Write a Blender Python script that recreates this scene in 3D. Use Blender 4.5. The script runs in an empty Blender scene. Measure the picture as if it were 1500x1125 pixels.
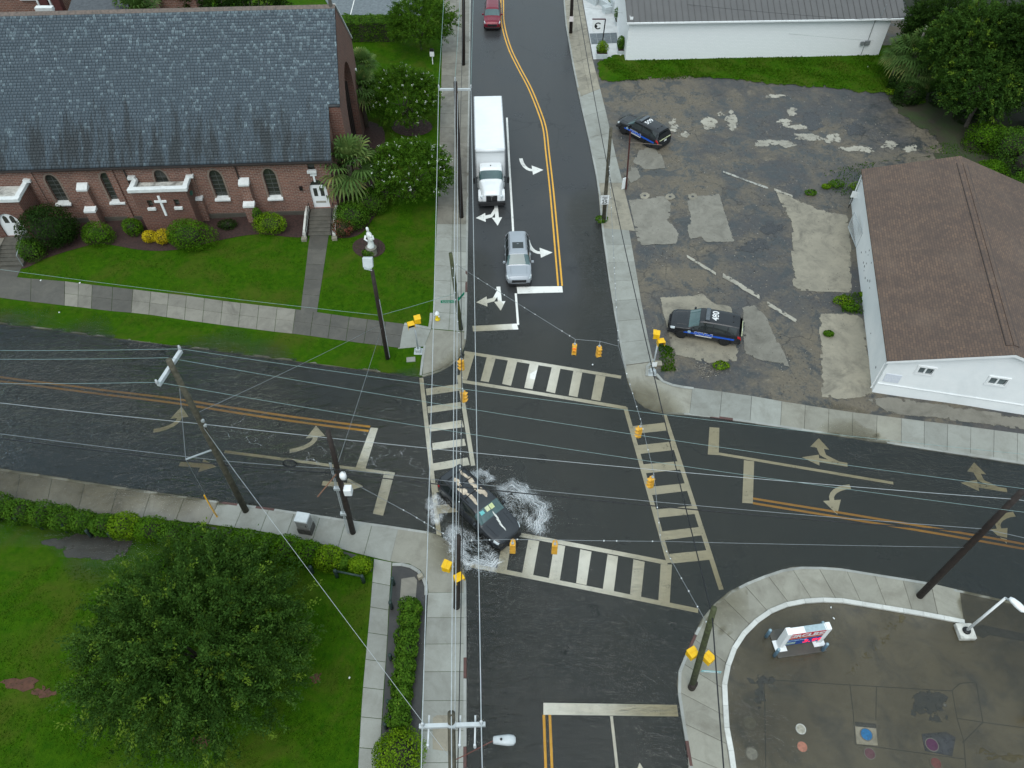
import bpy, bmesh, math, random
import numpy as np
from mathutils import Vector, Matrix
from mathutils.geometry import delaunay_2d_cdt
from mathutils.bvhtree import BVHTree

R = math.radians
scene = bpy.context.scene
COL = scene.collection

# ------------------------------------------------------------------ camera
FPX, CAMH = 1125.0, 40.2                 # focal length in pixels of a 1500 wide picture, height above the water
PITCH = math.atan(FPX / 930.0)           # the photograph's plumb lines meet 930 px under its centre
SP, CP = math.sin(PITCH), math.cos(PITCH)
cam_d = bpy.data.cameras.new('camera')
cam_d.sensor_width = 36.0
cam_d.lens = FPX / 1500.0 * 36.0
cam_d.clip_start = 0.5
cam_d.clip_end = 2000.0
cam = bpy.data.objects.new('camera', cam_d)
COL.objects.link(cam)
cam.location = (0, 0, CAMH)
cam.rotation_euler = (math.pi / 2 - PITCH, 0, 0)
scene.camera = cam

# ------------------------------------------------------------------ sky, sun, exposure (overcast day)
SUN_EL, SUN_AZ = 58.0, 195.0             # azimuth clockwise from +Y
world = bpy.data.worlds.new('World')
scene.world = world
world.use_nodes = True
wn = world.node_tree
for n in list(wn.nodes):
    wn.nodes.remove(n)
w_out = wn.nodes.new('ShaderNodeOutputWorld')
w_bg = wn.nodes.new('ShaderNodeBackground')
w_sky = wn.nodes.new('ShaderNodeTexSky')
w_sky.sky_type = 'NISHITA'
w_sky.sun_disc = False
w_sky.sun_elevation = R(SUN_EL)
w_sky.sun_rotation = R(SUN_AZ)
w_sky.air_density = 1.0
w_sky.dust_density = 3.0
w_hs = wn.nodes.new('ShaderNodeHueSaturation')
w_hs.inputs['Saturation'].default_value = 0.5
w_tc = wn.nodes.new('ShaderNodeTexCoord')
w_no = wn.nodes.new('ShaderNodeTexNoise')          # cloud deck: brighter overhead than at the horizon, unevenly thick
w_no.inputs['Scale'].default_value = 2.6
w_no.inputs['Detail'].default_value = 6.0
w_mr = wn.nodes.new('ShaderNodeMapRange')
w_mr.inputs[1].default_value = 0.3
w_mr.inputs[2].default_value = 0.7
w_mr.inputs[3].default_value = 0.5
w_mr.inputs[4].default_value = 1.5
w_sx = wn.nodes.new('ShaderNodeSeparateXYZ')
w_gr = wn.nodes.new('ShaderNodeMapRange')
w_gr.inputs[3].default_value = 0.78
w_gr.inputs[4].default_value = 1.0
w_ml = wn.nodes.new('ShaderNodeMath')
w_ml.operation = 'MULTIPLY'
w_cl = wn.nodes.new('ShaderNodeVectorMath')
w_cl.operation = 'SCALE'
w_cl.inputs[0].default_value = (8.9, 11.0, 12.0)
w_mx = wn.nodes.new('ShaderNodeMix')
w_mx.data_type = 'RGBA'
w_mx.inputs[0].default_value = 0.78
wn.links.new(w_tc.outputs['Generated'], w_no.inputs['Vector'])
wn.links.new(w_tc.outputs['Generated'], w_sx.inputs[0])
wn.links.new(w_sx.outputs[2], w_gr.inputs[0])
wn.links.new(w_no.outputs['Fac'], w_mr.inputs[0])
wn.links.new(w_mr.outputs[0], w_ml.inputs[0])
wn.links.new(w_gr.outputs[0], w_ml.inputs[1])
wn.links.new(w_ml.outputs[0], w_cl.inputs['Scale'])
wn.links.new(w_sky.outputs[0], w_hs.inputs['Color'])
wn.links.new(w_hs.outputs[0], w_mx.inputs[6])
wn.links.new(w_cl.outputs[0], w_mx.inputs[7])
wn.links.new(w_mx.outputs[2], w_bg.inputs['Color'])
w_bg.inputs['Strength'].default_value = 0.11
wn.links.new(w_bg.outputs[0], w_out.inputs['Surface'])

sun_d = bpy.data.lights.new('sun', 'SUN')
sun_d.energy = 1.4
sun_d.angle = R(42)
sun_d.color = (1.0, 0.98, 0.94)
sun = bpy.data.objects.new('sun', sun_d)
COL.objects.link(sun)
sv = Vector((math.sin(R(SUN_AZ)) * math.cos(R(SUN_EL)), math.cos(R(SUN_AZ)) * math.cos(R(SUN_EL)), math.sin(R(SUN_EL))))
sun.rotation_euler = (-sv).to_track_quat('-Z', 'Y').to_euler()
sun.location = (0, 0, 80)

vs = scene.view_settings
vs.view_transform = 'Standard'
vs.look = 'None'
vs.gamma = 1.0
vs.use_curve_mapping = False
vs.exposure = 0.16
scene.cycles.max_bounces = 6
scene.cycles.transparent_max_bounces = 10
scene.cycles.use_denoising = True
scene.cycles.use_adaptive_sampling = True
scene.cycles.adaptive_threshold = 0.004
scene.cycles.sample_clamp_indirect = 3.0
scene.cycles.caustics_reflective = False
scene.cycles.caustics_refractive = False

# ------------------------------------------------------------------ survey: where a sight line of the photograph meets the place
def ray(px, py):
    u = (px - 750.0) / FPX
    v = (py - 562.5) / FPX
    return np.array([u, CP - v * SP, -(SP + v * CP)])

def at(px, py, z=0.0):
    d = ray(px, py)
    t = (CAMH - z) / -d[2]
    return np.array([d[0] * t, d[1] * t, z])

def at2(px, py, z=0.0):
    p = at(px, py, z)
    return (float(p[0]), float(p[1]))

def on_plane(px, py, p0, nrm):
    d = ray(px, py)
    c = np.array([0, 0, CAMH])
    t = np.dot(np.array(p0) - c, nrm) / np.dot(d, nrm)
    return c + d * t

def V3(p):
    return Vector((float(p[0]), float(p[1]), float(p[2])))

# ------------------------------------------------------------------ object helpers
def tag(o, label=None, cat=None, group=None, kind=None):
    if label: o['label'] = label
    if cat: o['category'] = cat
    if group: o['group'] = group
    if kind: o['kind'] = kind
    return o

def empty(name, loc=(0, 0, 0), rz=0.0, parent=None):
    o = bpy.data.objects.new(name, None)
    o.empty_display_size = 0.3
    o.location = loc
    o.rotation_euler = (0, 0, rz)
    COL.objects.link(o)
    if parent: o.parent = parent
    return o

def thing(name, label, cat, loc=(0, 0, 0), rz=0.0, group=None):
    return tag(empty(name, loc, rz), label, cat, group)

def mesh_obj(name, me, mats=None, parent=None, smooth=False, loc=None, rot=None):
    if mats is not None:
        for m in (mats if isinstance(mats, (list, tuple)) else [mats]):
            me.materials.append(m)
    if smooth:
        me.polygons.foreach_set('use_smooth', [True] * len(me.polygons))
    o = bpy.data.objects.new(name, me)
    COL.objects.link(o)
    if parent: o.parent = parent
    if loc is not None: o.location = loc
    if rot is not None: o.rotation_euler = rot
    return o

def np_mesh(name, Vv, Fv, mats, parent=None, tint=None, smooth=False):
    me = bpy.data.meshes.new(name)
    Vv = np.asarray(Vv, dtype=np.float32)
    Fv = np.asarray(Fv, dtype=np.int32)
    k = Fv.shape[1]
    me.vertices.add(len(Vv))
    me.vertices.foreach_set('co', Vv.ravel())
    me.loops.add(Fv.size)
    me.loops.foreach_set('vertex_index', Fv.ravel())
    me.polygons.add(len(Fv))
    me.polygons.foreach_set('loop_start', np.arange(0, Fv.size, k, dtype=np.int32))
    me.update(calc_edges=True)
    if tint is not None:
        a = me.attributes.new('tint', 'FLOAT', 'FACE')
        a.data.foreach_set('value', np.asarray(tint, dtype=np.float32))
    return mesh_obj(name, me, mats, parent, smooth)

class MB:
    """collects shapes and links them as one mesh object"""
    def __init__(s):
        s.v = []; s.f = []; s.m = []
    def add(s, vs_, fs_, mi=0):
        k = len(s.v)
        s.v += [tuple(float(c) for c in p) for p in vs_]
        s.f += [tuple(i + k for i in f) for f in fs_]
        s.m += [mi] * len(fs_)
        return s
    def box(s, c, d, rz=0.0, mi=0, taper=1.0, rot=None):
        hx, hy, hz = d[0] / 2, d[1] / 2, d[2] / 2
        pts = []
        for z, t in ((-hz, 1.0), (hz, taper)):
            for x, y in ((-hx, -hy), (hx, -hy), (hx, hy), (-hx, hy)):
                pts.append(Vector((x * t, y * t, z)))
        M = Matrix.Rotation(rz, 3, 'Z') if rot is None else rot
        pts = [M @ p + Vector(c) for p in pts]
        return s.add(pts, [(0, 3, 2, 1), (4, 5, 6, 7), (0, 1, 5, 4), (1, 2, 6, 5), (2, 3, 7, 6), (3, 0, 4, 7)], mi)
    def tube(s, p0, p1, r0, r1=None, n=8, mi=0, cap=True):
        r1 = r0 if r1 is None else r1
        p0, p1 = V3(p0), V3(p1)
        q = (p1 - p0).to_track_quat('Z', 'Y')
        a = [p0 + q @ Vector((math.cos(2 * math.pi * i / n) * r0, math.sin(2 * math.pi * i / n) * r0, 0)) for i in range(n)]
        b = [p1 + q @ Vector((math.cos(2 * math.pi * i / n) * r1, math.sin(2 * math.pi * i / n) * r1, 0)) for i in range(n)]
        fs_ = [(i, (i + 1) % n, n + (i + 1) % n, n + i) for i in range(n)]
        if cap:
            fs_ += [tuple(range(n - 1, -1, -1)), tuple(range(n, 2 * n))]
        return s.add(a + b, fs_, mi)
    def path(s, pts, r, n=6, mi=0):
        pts = [V3(p) for p in pts]
        rs = r if isinstance(r, (list, tuple)) else [r] * len(pts)
        rings = []
        for i, p in enumerate(pts):
            a = pts[max(0, i - 1)]; b = pts[min(len(pts) - 1, i + 1)]
            q = (b - a).to_track_quat('Z', 'Y')
            rings += [p + q @ Vector((math.cos(2 * math.pi * j / n) * rs[i], math.sin(2 * math.pi * j / n) * rs[i], 0)) for j in range(n)]
        fs_ = []
        for i in range(len(pts) - 1):
            for j in range(n):
                fs_.append((i * n + j, i * n + (j + 1) % n, (i + 1) * n + (j + 1) % n, (i + 1) * n + j))
        fs_ += [tuple(range(n - 1, -1, -1)), tuple(range((len(pts) - 1) * n, len(pts) * n))]
        return s.add(rings, fs_, mi)
    def lathe(s, prof, n=16, c=(0, 0, 0), mi=0):
        vs_ = []
        for r, z in prof:
            vs_ += [(c[0] + r * math.cos(2 * math.pi * j / n), c[1] + r * math.sin(2 * math.pi * j / n), c[2] + z) for j in range(n)]
        fs_ = []
        for i in range(len(prof) - 1):
            for j in range(n):
                fs_.append((i * n + j, i * n + (j + 1) % n, (i + 1) * n + (j + 1) % n, (i + 1) * n + j))
        fs_ += [tuple(range(n - 1, -1, -1)), tuple(range((len(prof) - 1) * n, len(prof) * n))]
        return s.add(vs_, fs_, mi)
    def prism(s, poly, z0, z1, mi=0):
        """poly in xy, counter-clockwise, extruded upward"""
        n = len(poly)
        vs_ = [(p[0], p[1], z0) for p in poly] + [(p[0], p[1], z1) for p in poly]
        fs_ = [tuple(range(n - 1, -1, -1)), tuple(range(n, 2 * n))] + [(i, (i + 1) % n, n + (i + 1) % n, n + i) for i in range(n)]
        return s.add(vs_, fs_, mi)
    def plate(s, poly, a, b, mi=0):
        """polygon of 3d points given twice (front ring a, back offset vector b)"""
        n = len(poly)
        P = [V3(p) + Vector(a) for p in poly] + [V3(p) + Vector(b) for p in poly]
        fs_ = [tuple(range(n)), tuple(range(2 * n - 1, n - 1, -1))] + [((i + 1) % n, i, n + i, n + (i + 1) % n) for i in range(n)]
        return s.add(P, fs_, mi)
    def mesh(s, name):
        me = bpy.data.meshes.new(name)
        me.from_pydata(s.v, [], s.f)
        me.update()
        if any(s.m):
            me.polygons.foreach_set('material_index', s.m)
        bm = bmesh.new(); bm.from_mesh(me)
        bmesh.ops.recalc_face_normals(bm, faces=bm.faces)
        bm.to_mesh(me); bm.free()
        return me
    def build(s, name, mats, parent=None, smooth=False, bevel=0.0, seg=2, loc=None, rot=None):
        o = mesh_obj(name, s.mesh(name), mats, parent, smooth, loc, rot)
        if bevel:
            b = o.modifiers.new('bevel', 'BEVEL')
            b.width = bevel; b.segments = seg; b.limit_method = 'ANGLE'; b.angle_limit = R(35)
        return o

def smooth_by_angle(o, deg=40):
    me = o.data
    me.polygons.foreach_set('use_smooth', [True] * len(me.polygons))
    try:
        me.set_sharp_from_angle(angle=R(deg))
    except Exception:
        pass
    return o

def copy_tree(o, parent=None):
    c = o.copy()
    COL.objects.link(c)
    c.parent = parent
    for ch in o.children:
        copy_tree(ch, c)
    return c

def text_mesh(name, body, size, mat, parent, loc, rot, extrude=0.003, sx=1.0, align='CENTER', bold=0.0, shear=0.0):
    cu = bpy.data.curves.new('txt', 'FONT')
    cu.body = body; cu.size = size; cu.extrude = extrude; cu.offset = bold; cu.shear = shear
    cu.align_x = align; cu.align_y = 'CENTER'; cu.resolution_u = 3
    t = bpy.data.objects.new('txt', cu)
    COL.objects.link(t)
    bpy.context.view_layer.update()
    me = bpy.data.meshes.new_from_object(t.evaluated_get(bpy.context.evaluated_depsgraph_get()))
    bpy.data.objects.remove(t); bpy.data.curves.remove(cu)
    me.name = name
    me.materials.clear()
    o = mesh_obj(name, me, mat, parent, False, loc, rot)
    o.scale = (sx, 1, 1)
    return o

# ------------------------------------------------------------------ materials
MATS = {}
def nodes_of(name):
    m = bpy.data.materials.new(name)
    m.use_nodes = True
    nt = m.node_tree
    for n in list(nt.nodes):
        nt.nodes.remove(n)
    out = nt.nodes.new('ShaderNodeOutputMaterial')
    b = nt.nodes.new('ShaderNodeBsdfPrincipled')
    nt.links.new(b.outputs[0], out.inputs['Surface'])
    MATS[name] = m
    return m, nt, b, out

def nd(nt, kind, **kw):
    n = nt.nodes.new(kind)
    for k, v in kw.items():
        if k.startswith('i_'):
            key = k[2:]
            n.inputs[int(key) if key.isdigit() else key.replace('_', ' ')].default_value = v
        else:
            setattr(n, k, v)
    return n

def lk(nt, a, b):
    nt.links.new(a, b)

def coords(nt, space='geo', scale=(1, 1, 1)):
    if space == 'geo':
        g = nd(nt, 'ShaderNodeNewGeometry').outputs['Position']
    else:
        g = nd(nt, 'ShaderNodeTexCoord').outputs['Object']
    if scale != (1, 1, 1):
        mp = nd(nt, 'ShaderNodeMapping')
        mp.inputs['Scale'].default_value = scale
        lk(nt, g, mp.inputs['Vector'])
        return mp.outputs[0]
    return g

def noise(nt, vec, scale, detail=5, rough=0.6, dist=0.0):
    n = nd(nt, 'ShaderNodeTexNoise')
    n.inputs['Scale'].default_value = scale
    n.inputs['Detail'].default_value = detail
    n.inputs['Roughness'].default_value = rough
    n.inputs['Distortion'].default_value = dist
    lk(nt, vec, n.inputs['Vector'])
    return n.outputs['Fac']

def ramp(nt, fac, stops, interp='LINEAR'):
    r = nd(nt, 'ShaderNodeValToRGB')
    r.color_ramp.interpolation = interp
    e = r.color_ramp.elements
    while len(e) < len(stops):
        e.new(0.5)
    for i, (p, c) in enumerate(stops):
        e[i].position = p
        e[i].color = (c, c, c, 1) if isinstance(c, (int, float)) else (c[0], c[1], c[2], 1)
    lk(nt, fac, r.inputs['Fac'])
    return r.outputs['Color']

def mixc(nt, fac, a, b, mode='MIX'):
    m = nd(nt, 'ShaderNodeMix', data_type='RGBA', blend_type=mode)
    for sock, val in ((m.inputs[0], fac), (m.inputs[6], a), (m.inputs[7], b)):
        if isinstance(val, (int, float)):
            sock.default_value = val
        elif isinstance(val, (tuple, list)):
            sock.default_value = (val[0], val[1], val[2], 1)
        else:
            lk(nt, val, sock)
    return m.outputs[2]

def math_n(nt, op, a, b=None, clamp=False):
    m = nd(nt, 'ShaderNodeMath', operation=op, use_clamp=clamp)
    for i, v in enumerate((a, b)):
        if v is None: continue
        if isinstance(v, (int, float)): m.inputs[i].default_value = v
        else: lk(nt, v, m.inputs[i])
    return m.outputs[0]

def maprange(nt, v, a, b, c, d):
    m = nd(nt, 'ShaderNodeMapRange')
    lk(nt, v, m.inputs[0])
    for i, x in enumerate((a, b, c, d)):
        m.inputs[i + 1].default_value = x
    return m.outputs[0]

def bump(nt, b, h, strength, dist=0.02):
    n = nd(nt, 'ShaderNodeBump')
    n.inputs['Strength'].default_value = strength
    n.inputs['Distance'].default_value = dist
    lk(nt, h, n.inputs['Height'])
    lk(nt, n.outputs[0], b.inputs['Normal'])
    return n

def M(name, c1, c2=None, scale=3.0, rough=0.65, rvar=0.12, bmp=0.2, bscale=40.0, spec=0.4, metal=0.0, coat=0.0, space='obj', grime=0.0, gcol=(0.05, 0.045, 0.035)):
    """plain surface: two tones mixed by noise, uneven gloss, fine relief, optional patchy grime"""
    if name in MATS: return MATS[name]
    m, nt, b, out = nodes_of(name)
    c2 = c2 or tuple(x * 0.78 for x in c1)
    co = coords(nt, space)
    n1 = noise(nt, co, scale, 6, 0.62)
    f = ramp(nt, n1, [(0.34, 0.0), (0.66, 1.0)])
    col = mixc(nt, f, c1, c2)
    if grime:
        n3 = noise(nt, co, scale * 0.45, 7, 0.7, 0.4)
        g = ramp(nt, n3, [(0.5, 0.0), (0.72, grime)])
        col = mixc(nt, g, col, gcol)
    lk(nt, col, b.inputs['Base Color'])
    n2 = noise(nt, co, bscale, 4, 0.6)
    lk(nt, maprange(nt, n1, 0.3, 0.7, max(0.02, rough - rvar), min(1, rough + rvar)), b.inputs['Roughness'])
    b.inputs['Specular IOR Level'].default_value = spec
    b.inputs['Metallic'].default_value = metal
    b.inputs['Coat Weight'].default_value = coat
    b.inputs['Coat Roughness'].default_value = 0.05
    if bmp: bump(nt, b, n2, bmp, 0.01)
    return m

def leaf_mat(name, stops, rough=0.65, trans=0.22):
    """leaf colour picked per leaf from the tint attribute"""
    if name in MATS: return MATS[name]
    m, nt, b, out = nodes_of(name)
    a = nd(nt, 'ShaderNodeAttribute', attribute_name='tint')
    col = ramp(nt, a.outputs['Fac'], stops)
    lk(nt, col, b.inputs['Base Color'])
    b.inputs['Roughness'].default_value = rough
    b.inputs['Specular IOR Level'].default_value = 0.06
    tr = nd(nt, 'ShaderNodeBsdfTranslucent')
    lk(nt, mixc(nt, 0.5, col, (0.12, 0.2, 0.01)), tr.inputs['Color'])
    mx = nd(nt, 'ShaderNodeMixShader')
    mx.inputs[0].default_value = trans
    lk(nt, b.outputs[0], mx.inputs[1]); lk(nt, tr.outputs[0], mx.inputs[2])
    lk(nt, mx.outputs[0], out.inputs['Surface'])
    return m

def worn(mat, bite=0.75, scale=2.2):
    """the same surface with a crumbled, patchy rim: it gives way to what lies below where the edge attribute and noise are low"""
    key = mat.name + '_worn'
    if key in MATS: return MATS[key]
    m = mat.copy(); m.name = key; MATS[key] = m
    nt = m.node_tree
    out = [n for n in nt.nodes if n.type == 'OUTPUT_MATERIAL'][0]
    src = out.inputs['Surface'].links[0].from_socket
    e = nd(nt, 'ShaderNodeAttribute', attribute_name='edge').outputs['Fac']
    n1 = noise(nt, coords(nt), scale, 8, 0.72, 0.3)
    v = math_n(nt, 'ADD', e, math_n(nt, 'MULTIPLY', math_n(nt, 'SUBTRACT', n1, 0.5), bite * 4))
    a = ramp(nt, v, [(0.18, 0.0), (0.34, 1.0)])
    tr = nd(nt, 'ShaderNodeBsdfTransparent'); mx = nd(nt, 'ShaderNodeMixShader')
    lk(nt, a, mx.inputs[0]); lk(nt, tr.outputs[0], mx.inputs[1]); lk(nt, src, mx.inputs[2])
    lk(nt, mx.outputs[0], out.inputs['Surface'])
    return m

def cracks(nt, co, scale, width):
    """thin wandering crack lines: 1 on a crack"""
    n = nd(nt, 'ShaderNodeTexNoise'); n.inputs['Scale'].default_value = scale * 2.5; n.inputs['Detail'].default_value = 6
    lk(nt, co, n.inputs['Vector'])
    ad = nd(nt, 'ShaderNodeVectorMath', operation='MULTIPLY_ADD')
    lk(nt, n.outputs['Color'], ad.inputs[0]); ad.inputs[1].default_value = (1.6 / scale * .35,) * 3; lk(nt, co, ad.inputs[2])
    v = nd(nt, 'ShaderNodeTexVoronoi', feature='DISTANCE_TO_EDGE'); v.inputs['Scale'].default_value = scale
    lk(nt, ad.outputs[0], v.inputs['Vector'])
    return ramp(nt, v.outputs['Distance'], [(width * .5, 1.0), (width, 0.0)])

# ------------------------------------------------------------------ ground materials
def asphalt_mat():
    m, nt, b, out = nodes_of('wet_asphalt')
    co = coords(nt)
    big = noise(nt, co, 0.22, 6, 0.6, 0.5)
    fine = noise(nt, co, 14, 3, 0.7)
    streak = noise(nt, coords(nt, 'geo', (0.9, 0.07, 1)), 1.0, 4, 0.6)
    c = mixc(nt, ramp(nt, big, [(0.35, 0.0), (0.65, 1.0)]), (0.026, 0.027, 0.029), (0.040, 0.040, 0.040))
    c = mixc(nt, ramp(nt, streak, [(0.45, 0.0), (0.7, 0.45)]), c, (0.027, 0.028, 0.030))
    c = mixc(nt, ramp(nt, fine, [(0.5, 0.0), (0.8, 0.5)]), c, (0.065, 0.064, 0.062))
    c = mixc(nt, math_n(nt, 'MULTIPLY', cracks(nt, co, 0.13, 0.007), ramp(nt, noise(nt, co, .12, 3), [(.45, 0.0), (.6, .7)])), c, (0.012, 0.012, 0.013))
    lk(nt, c, b.inputs['Base Color'])
    lk(nt, maprange(nt, big, 0.3, 0.7, 0.24, 0.42), b.inputs['Roughness'])
    b.inputs['Specular IOR Level'].default_value = 0.38
    bump(nt, b, fine, 0.35, 0.01)
    return m

def paint_mat(name, col, worn):
    m, nt, b, out = nodes_of(name)
    co = coords(nt)
    n1 = noise(nt, co, 7, 6, 0.75)
    n2 = noise(nt, co, 1.3, 4, 0.6)
    dirty = mixc(nt, ramp(nt, n2, [(0.35, 0.0), (0.75, 0.4)]), col, tuple(c * 0.55 for c in col))
    w = math_n(nt, 'ADD', n1, math_n(nt, 'MULTIPLY', n2, 0.45))
    lk(nt, mixc(nt, ramp(nt, w, [(worn, 0.0), (worn + 0.1, 0.85)]), dirty, (0.07, 0.068, 0.064)), b.inputs['Base Color'])
    b.inputs['Roughness'].default_value = 0.42
    bump(nt, b, n1, 0.15, 0.004)
    return m

def grass_mat():
    m, nt, b, out = nodes_of('lawn_turf')
    co = coords(nt)
    big = noise(nt, co, 0.35, 5, 0.65, 0.6)
    mid = noise(nt, co, 2.2, 5, 0.7)
    fine = noise(nt, co, 26, 3, 0.7)
    c = mixc(nt, ramp(nt, mid, [(0.3, 0.0), (0.7, 1.0)]), (0.020, 0.072, 0.0025), (0.050, 0.118, 0.004))
    c = mixc(nt, ramp(nt, fine, [(0.4, 0.0), (0.75, 0.7)]), c, (0.014, 0.042, 0.002))
    c = mixc(nt, ramp(nt, big, [(0.46, 0.0), (0.68, 0.7)]), c, (0.066, 0.080, 0.012))
    lk(nt, c, b.inputs['Base Color'])
    b.inputs['Roughness'].default_value = 0.8
    b.inputs['Specular IOR Level'].default_value = 0.02
    h = math_n(nt, 'ADD', fine, mid)
    bump(nt, b, h, 0.9, 0.05)
    return m

def lot_mat():
    m, nt, b, out = nodes_of('worn_lot')
    co = coords(nt)
    big = noise(nt, co, 0.11, 9, 0.66, 0.25)
    mid = noise(nt, co, 0.55, 9, 0.74, 0.3)
    fine = noise(nt, co, 5, 8, 0.8)
    c = mixc(nt, ramp(nt, big, [(0.44, 0.0), (0.56, 1.0)]), (0.115, 0.096, 0.070), (0.056, 0.054, 0.054))
    c = mixc(nt, ramp(nt, mid, [(0.50, 0.0), (0.58, 0.85)]), c, (0.034, 0.039, 0.042))
    c = mixc(nt, ramp(nt, mid, [(0.34, 0.7), (0.43, 0.0)]), c, (0.16, 0.135, 0.098))
    c = mixc(nt, ramp(nt, fine, [(0.36, 0.65), (0.47, 0.0)]), c, (0.026, 0.025, 0.025))
    c = mixc(nt, ramp(nt, fine, [(0.58, 0.0), (0.70, 0.65)]), c, (0.25, 0.23, 0.19))
    c = mixc(nt, math_n(nt, 'MULTIPLY', cracks(nt, co, 0.28, 0.018), ramp(nt, noise(nt, co, .2, 3), [(.42, 0.0), (.6, .6)])), c, (0.022, 0.021, 0.02))
    lk(nt, c, b.inputs['Base Color'])
    lk(nt, maprange(nt, mid, 0.4, 0.62, 0.75, 0.3), b.inputs['Roughness'])
    bump(nt, b, math_n(nt, 'ADD', fine, mid), 0.5, 0.04)
    return m

def concrete_mat(name, c1, c2, stain, amt, rough=0.6):
    m, nt, b, out = nodes_of(name)
    co = coords(nt)
    oi = nd(nt, 'ShaderNodeObjectInfo')
    mid = noise(nt, co, 0.9, 7, 0.7, 0.5)
    fine = noise(nt, co, 12, 4, 0.7)
    c = mixc(nt, ramp(nt, mid, [(0.3, 0.0), (0.7, 1.0)]), c1, c2)
    c = mixc(nt, ramp(nt, noise(nt, co, 0.5, 8, 0.72, 0.8), [(0.48, 0.0), (0.75, amt)]), c, stain)
    c = mixc(nt, ramp(nt, fine, [(0.55, 0.0), (0.8, 0.35)]), c, stain)
    v = maprange(nt, oi.outputs['Random'], 0, 1, 0.86, 1.1)
    sc = nd(nt, 'ShaderNodeVectorMath', operation='SCALE')
    lk(nt, c, sc.inputs[0]); lk(nt, v, sc.inputs['Scale'])
    lk(nt, sc.outputs[0], b.inputs['Base Color'])
    lk(nt, maprange(nt, mid, 0.3, 0.7, rough - 0.2, rough + 0.1), b.inputs['Roughness'])
    bump(nt, b, fine, 0.25, 0.008)
    return m

def water_mat():
    """shallow murky flood water: what lies below shows through, tinted by the depth stored on the sheet"""
    m, nt, b, out = nodes_of('flood_water')
    nt.nodes.remove(b)
    dep = nd(nt, 'ShaderNodeAttribute', attribute_name='depth').outputs['Fac']
    agit = nd(nt, 'ShaderNodeAttribute', attribute_name='stir').outputs['Fac']
    ex = []
    for k in (2.1, 3.2, 6.6):
        ex.append(math_n(nt, 'POWER', 2.71828, math_n(nt, 'MULTIPLY', dep, -k)))
    cb = nd(nt, 'ShaderNodeCombineColor')
    for i in range(3): lk(nt, ex[i], cb.inputs[i])
    tr = nd(nt, 'ShaderNodeBsdfTransparent')
    lk(nt, cb.outputs[0], tr.inputs['Color'])
    df = nd(nt, 'ShaderNodeBsdfDiffuse')
    df.inputs['Color'].default_value = (0.018, 0.030, 0.037, 1)
    turb = math_n(nt, 'SUBTRACT', 1.0, math_n(nt, 'POWER', 2.71828, math_n(nt, 'MULTIPLY', dep, -4.2)), clamp=True)
    body = nd(nt, 'ShaderNodeMixShader')
    lk(nt, turb, body.inputs[0]); lk(nt, tr.outputs[0], body.inputs[1]); lk(nt, df.outputs[0], body.inputs[2])
    # wind ripples, wakes where traffic stirs the water
    co = coords(nt)
    wa = noise(nt, coords(nt, 'geo', (1.0, 1.7, 1)), 2.2, 3, 0.5, 1.4)
    wb = noise(nt, coords(nt, 'geo', (0.45, 1.3, 1)), 0.9, 4, 0.55, 1.6)
    wc = noise(nt, co, 9.0, 3, 0.6)
    h = math_n(nt, 'ADD', math_n(nt, 'MULTIPLY', wa, 0.5), math_n(nt, 'MULTIPLY', wb, 1.0))
    h = math_n(nt, 'ADD', h, math_n(nt, 'MULTIPLY', wc, 0.06))
    h = math_n(nt, 'MULTIPLY', h, math_n(nt, 'ADD', agit, 0.08))
    bp = nd(nt, 'ShaderNodeBump')
    bp.inputs['Strength'].default_value = 0.9
    bp.inputs['Distance'].default_value = 0.26
    lk(nt, h, bp.inputs['Height'])
    gl = nd(nt, 'ShaderNodeBsdfGlossy')
    gl.inputs['Roughness'].default_value = 0.03
    gl.inputs['Color'].default_value = (1, 1, 1, 1)
    lk(nt, bp.outputs[0], gl.inputs['Normal'])
    fr = nd(nt, 'ShaderNodeFresnel')
    fr.inputs['IOR'].default_value = 1.37
    lk(nt, bp.outputs[0], fr.inputs['Normal'])
    mx = nd(nt, 'ShaderNodeMixShader')
    lk(nt, math_n(nt, 'MULTIPLY', fr.outputs[0], ramp(nt, math_n(nt, 'MULTIPLY', dep, 30.0), [(0.0, 0.0), (1.0, 1.0)])), mx.inputs[0]); lk(nt, body.outputs[0], mx.inputs[1]); lk(nt, gl.outputs[0], mx.inputs[2])
    lk(nt, mx.outputs[0], out.inputs['Surface'])
    return m

ASPHALT = asphalt_mat()
P_WHITE = paint_mat('white_road_paint', (0.76, 0.75, 0.71), 0.84)
P_FADED = paint_mat('faded_road_paint', (0.36, 0.35, 0.31), 0.70)
P_YELLOW = paint_mat('yellow_road_paint', (0.70, 0.36, 0.03), 0.88)
GRASS = grass_mat()
LOT = lot_mat()
WATER = water_mat()
CONC = concrete_mat('pale_concrete', (0.285, 0.29, 0.262), (0.225, 0.226, 0.20), (0.13, 0.12, 0.095), 0.6)
CONC_OLD = concrete_mat('old_concrete', (0.215, 0.20, 0.165), (0.16, 0.148, 0.122), (0.07, 0.063, 0.05), 0.75)
CONC_DARK = concrete_mat('dark_mossy_concrete', (0.085, 0.078, 0.066), (0.062, 0.058, 0.049), (0.16, 0.145, 0.115), 0.4)
CONC_TAN = concrete_mat('tan_concrete', (0.32, 0.285, 0.215), (0.225, 0.205, 0.16), (0.085, 0.076, 0.06), 0.9)
CONC_WET = concrete_mat('oily_wet_concrete', (0.112, 0.094, 0.062), (0.078, 0.066, 0.045), (0.028, 0.029, 0.031), 0.85, 0.45)
CONC_BEIGE = concrete_mat('beige_concrete', (0.265, 0.255, 0.21), (0.205, 0.195, 0.16), (0.115, 0.10, 0.075), 0.7)
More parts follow.
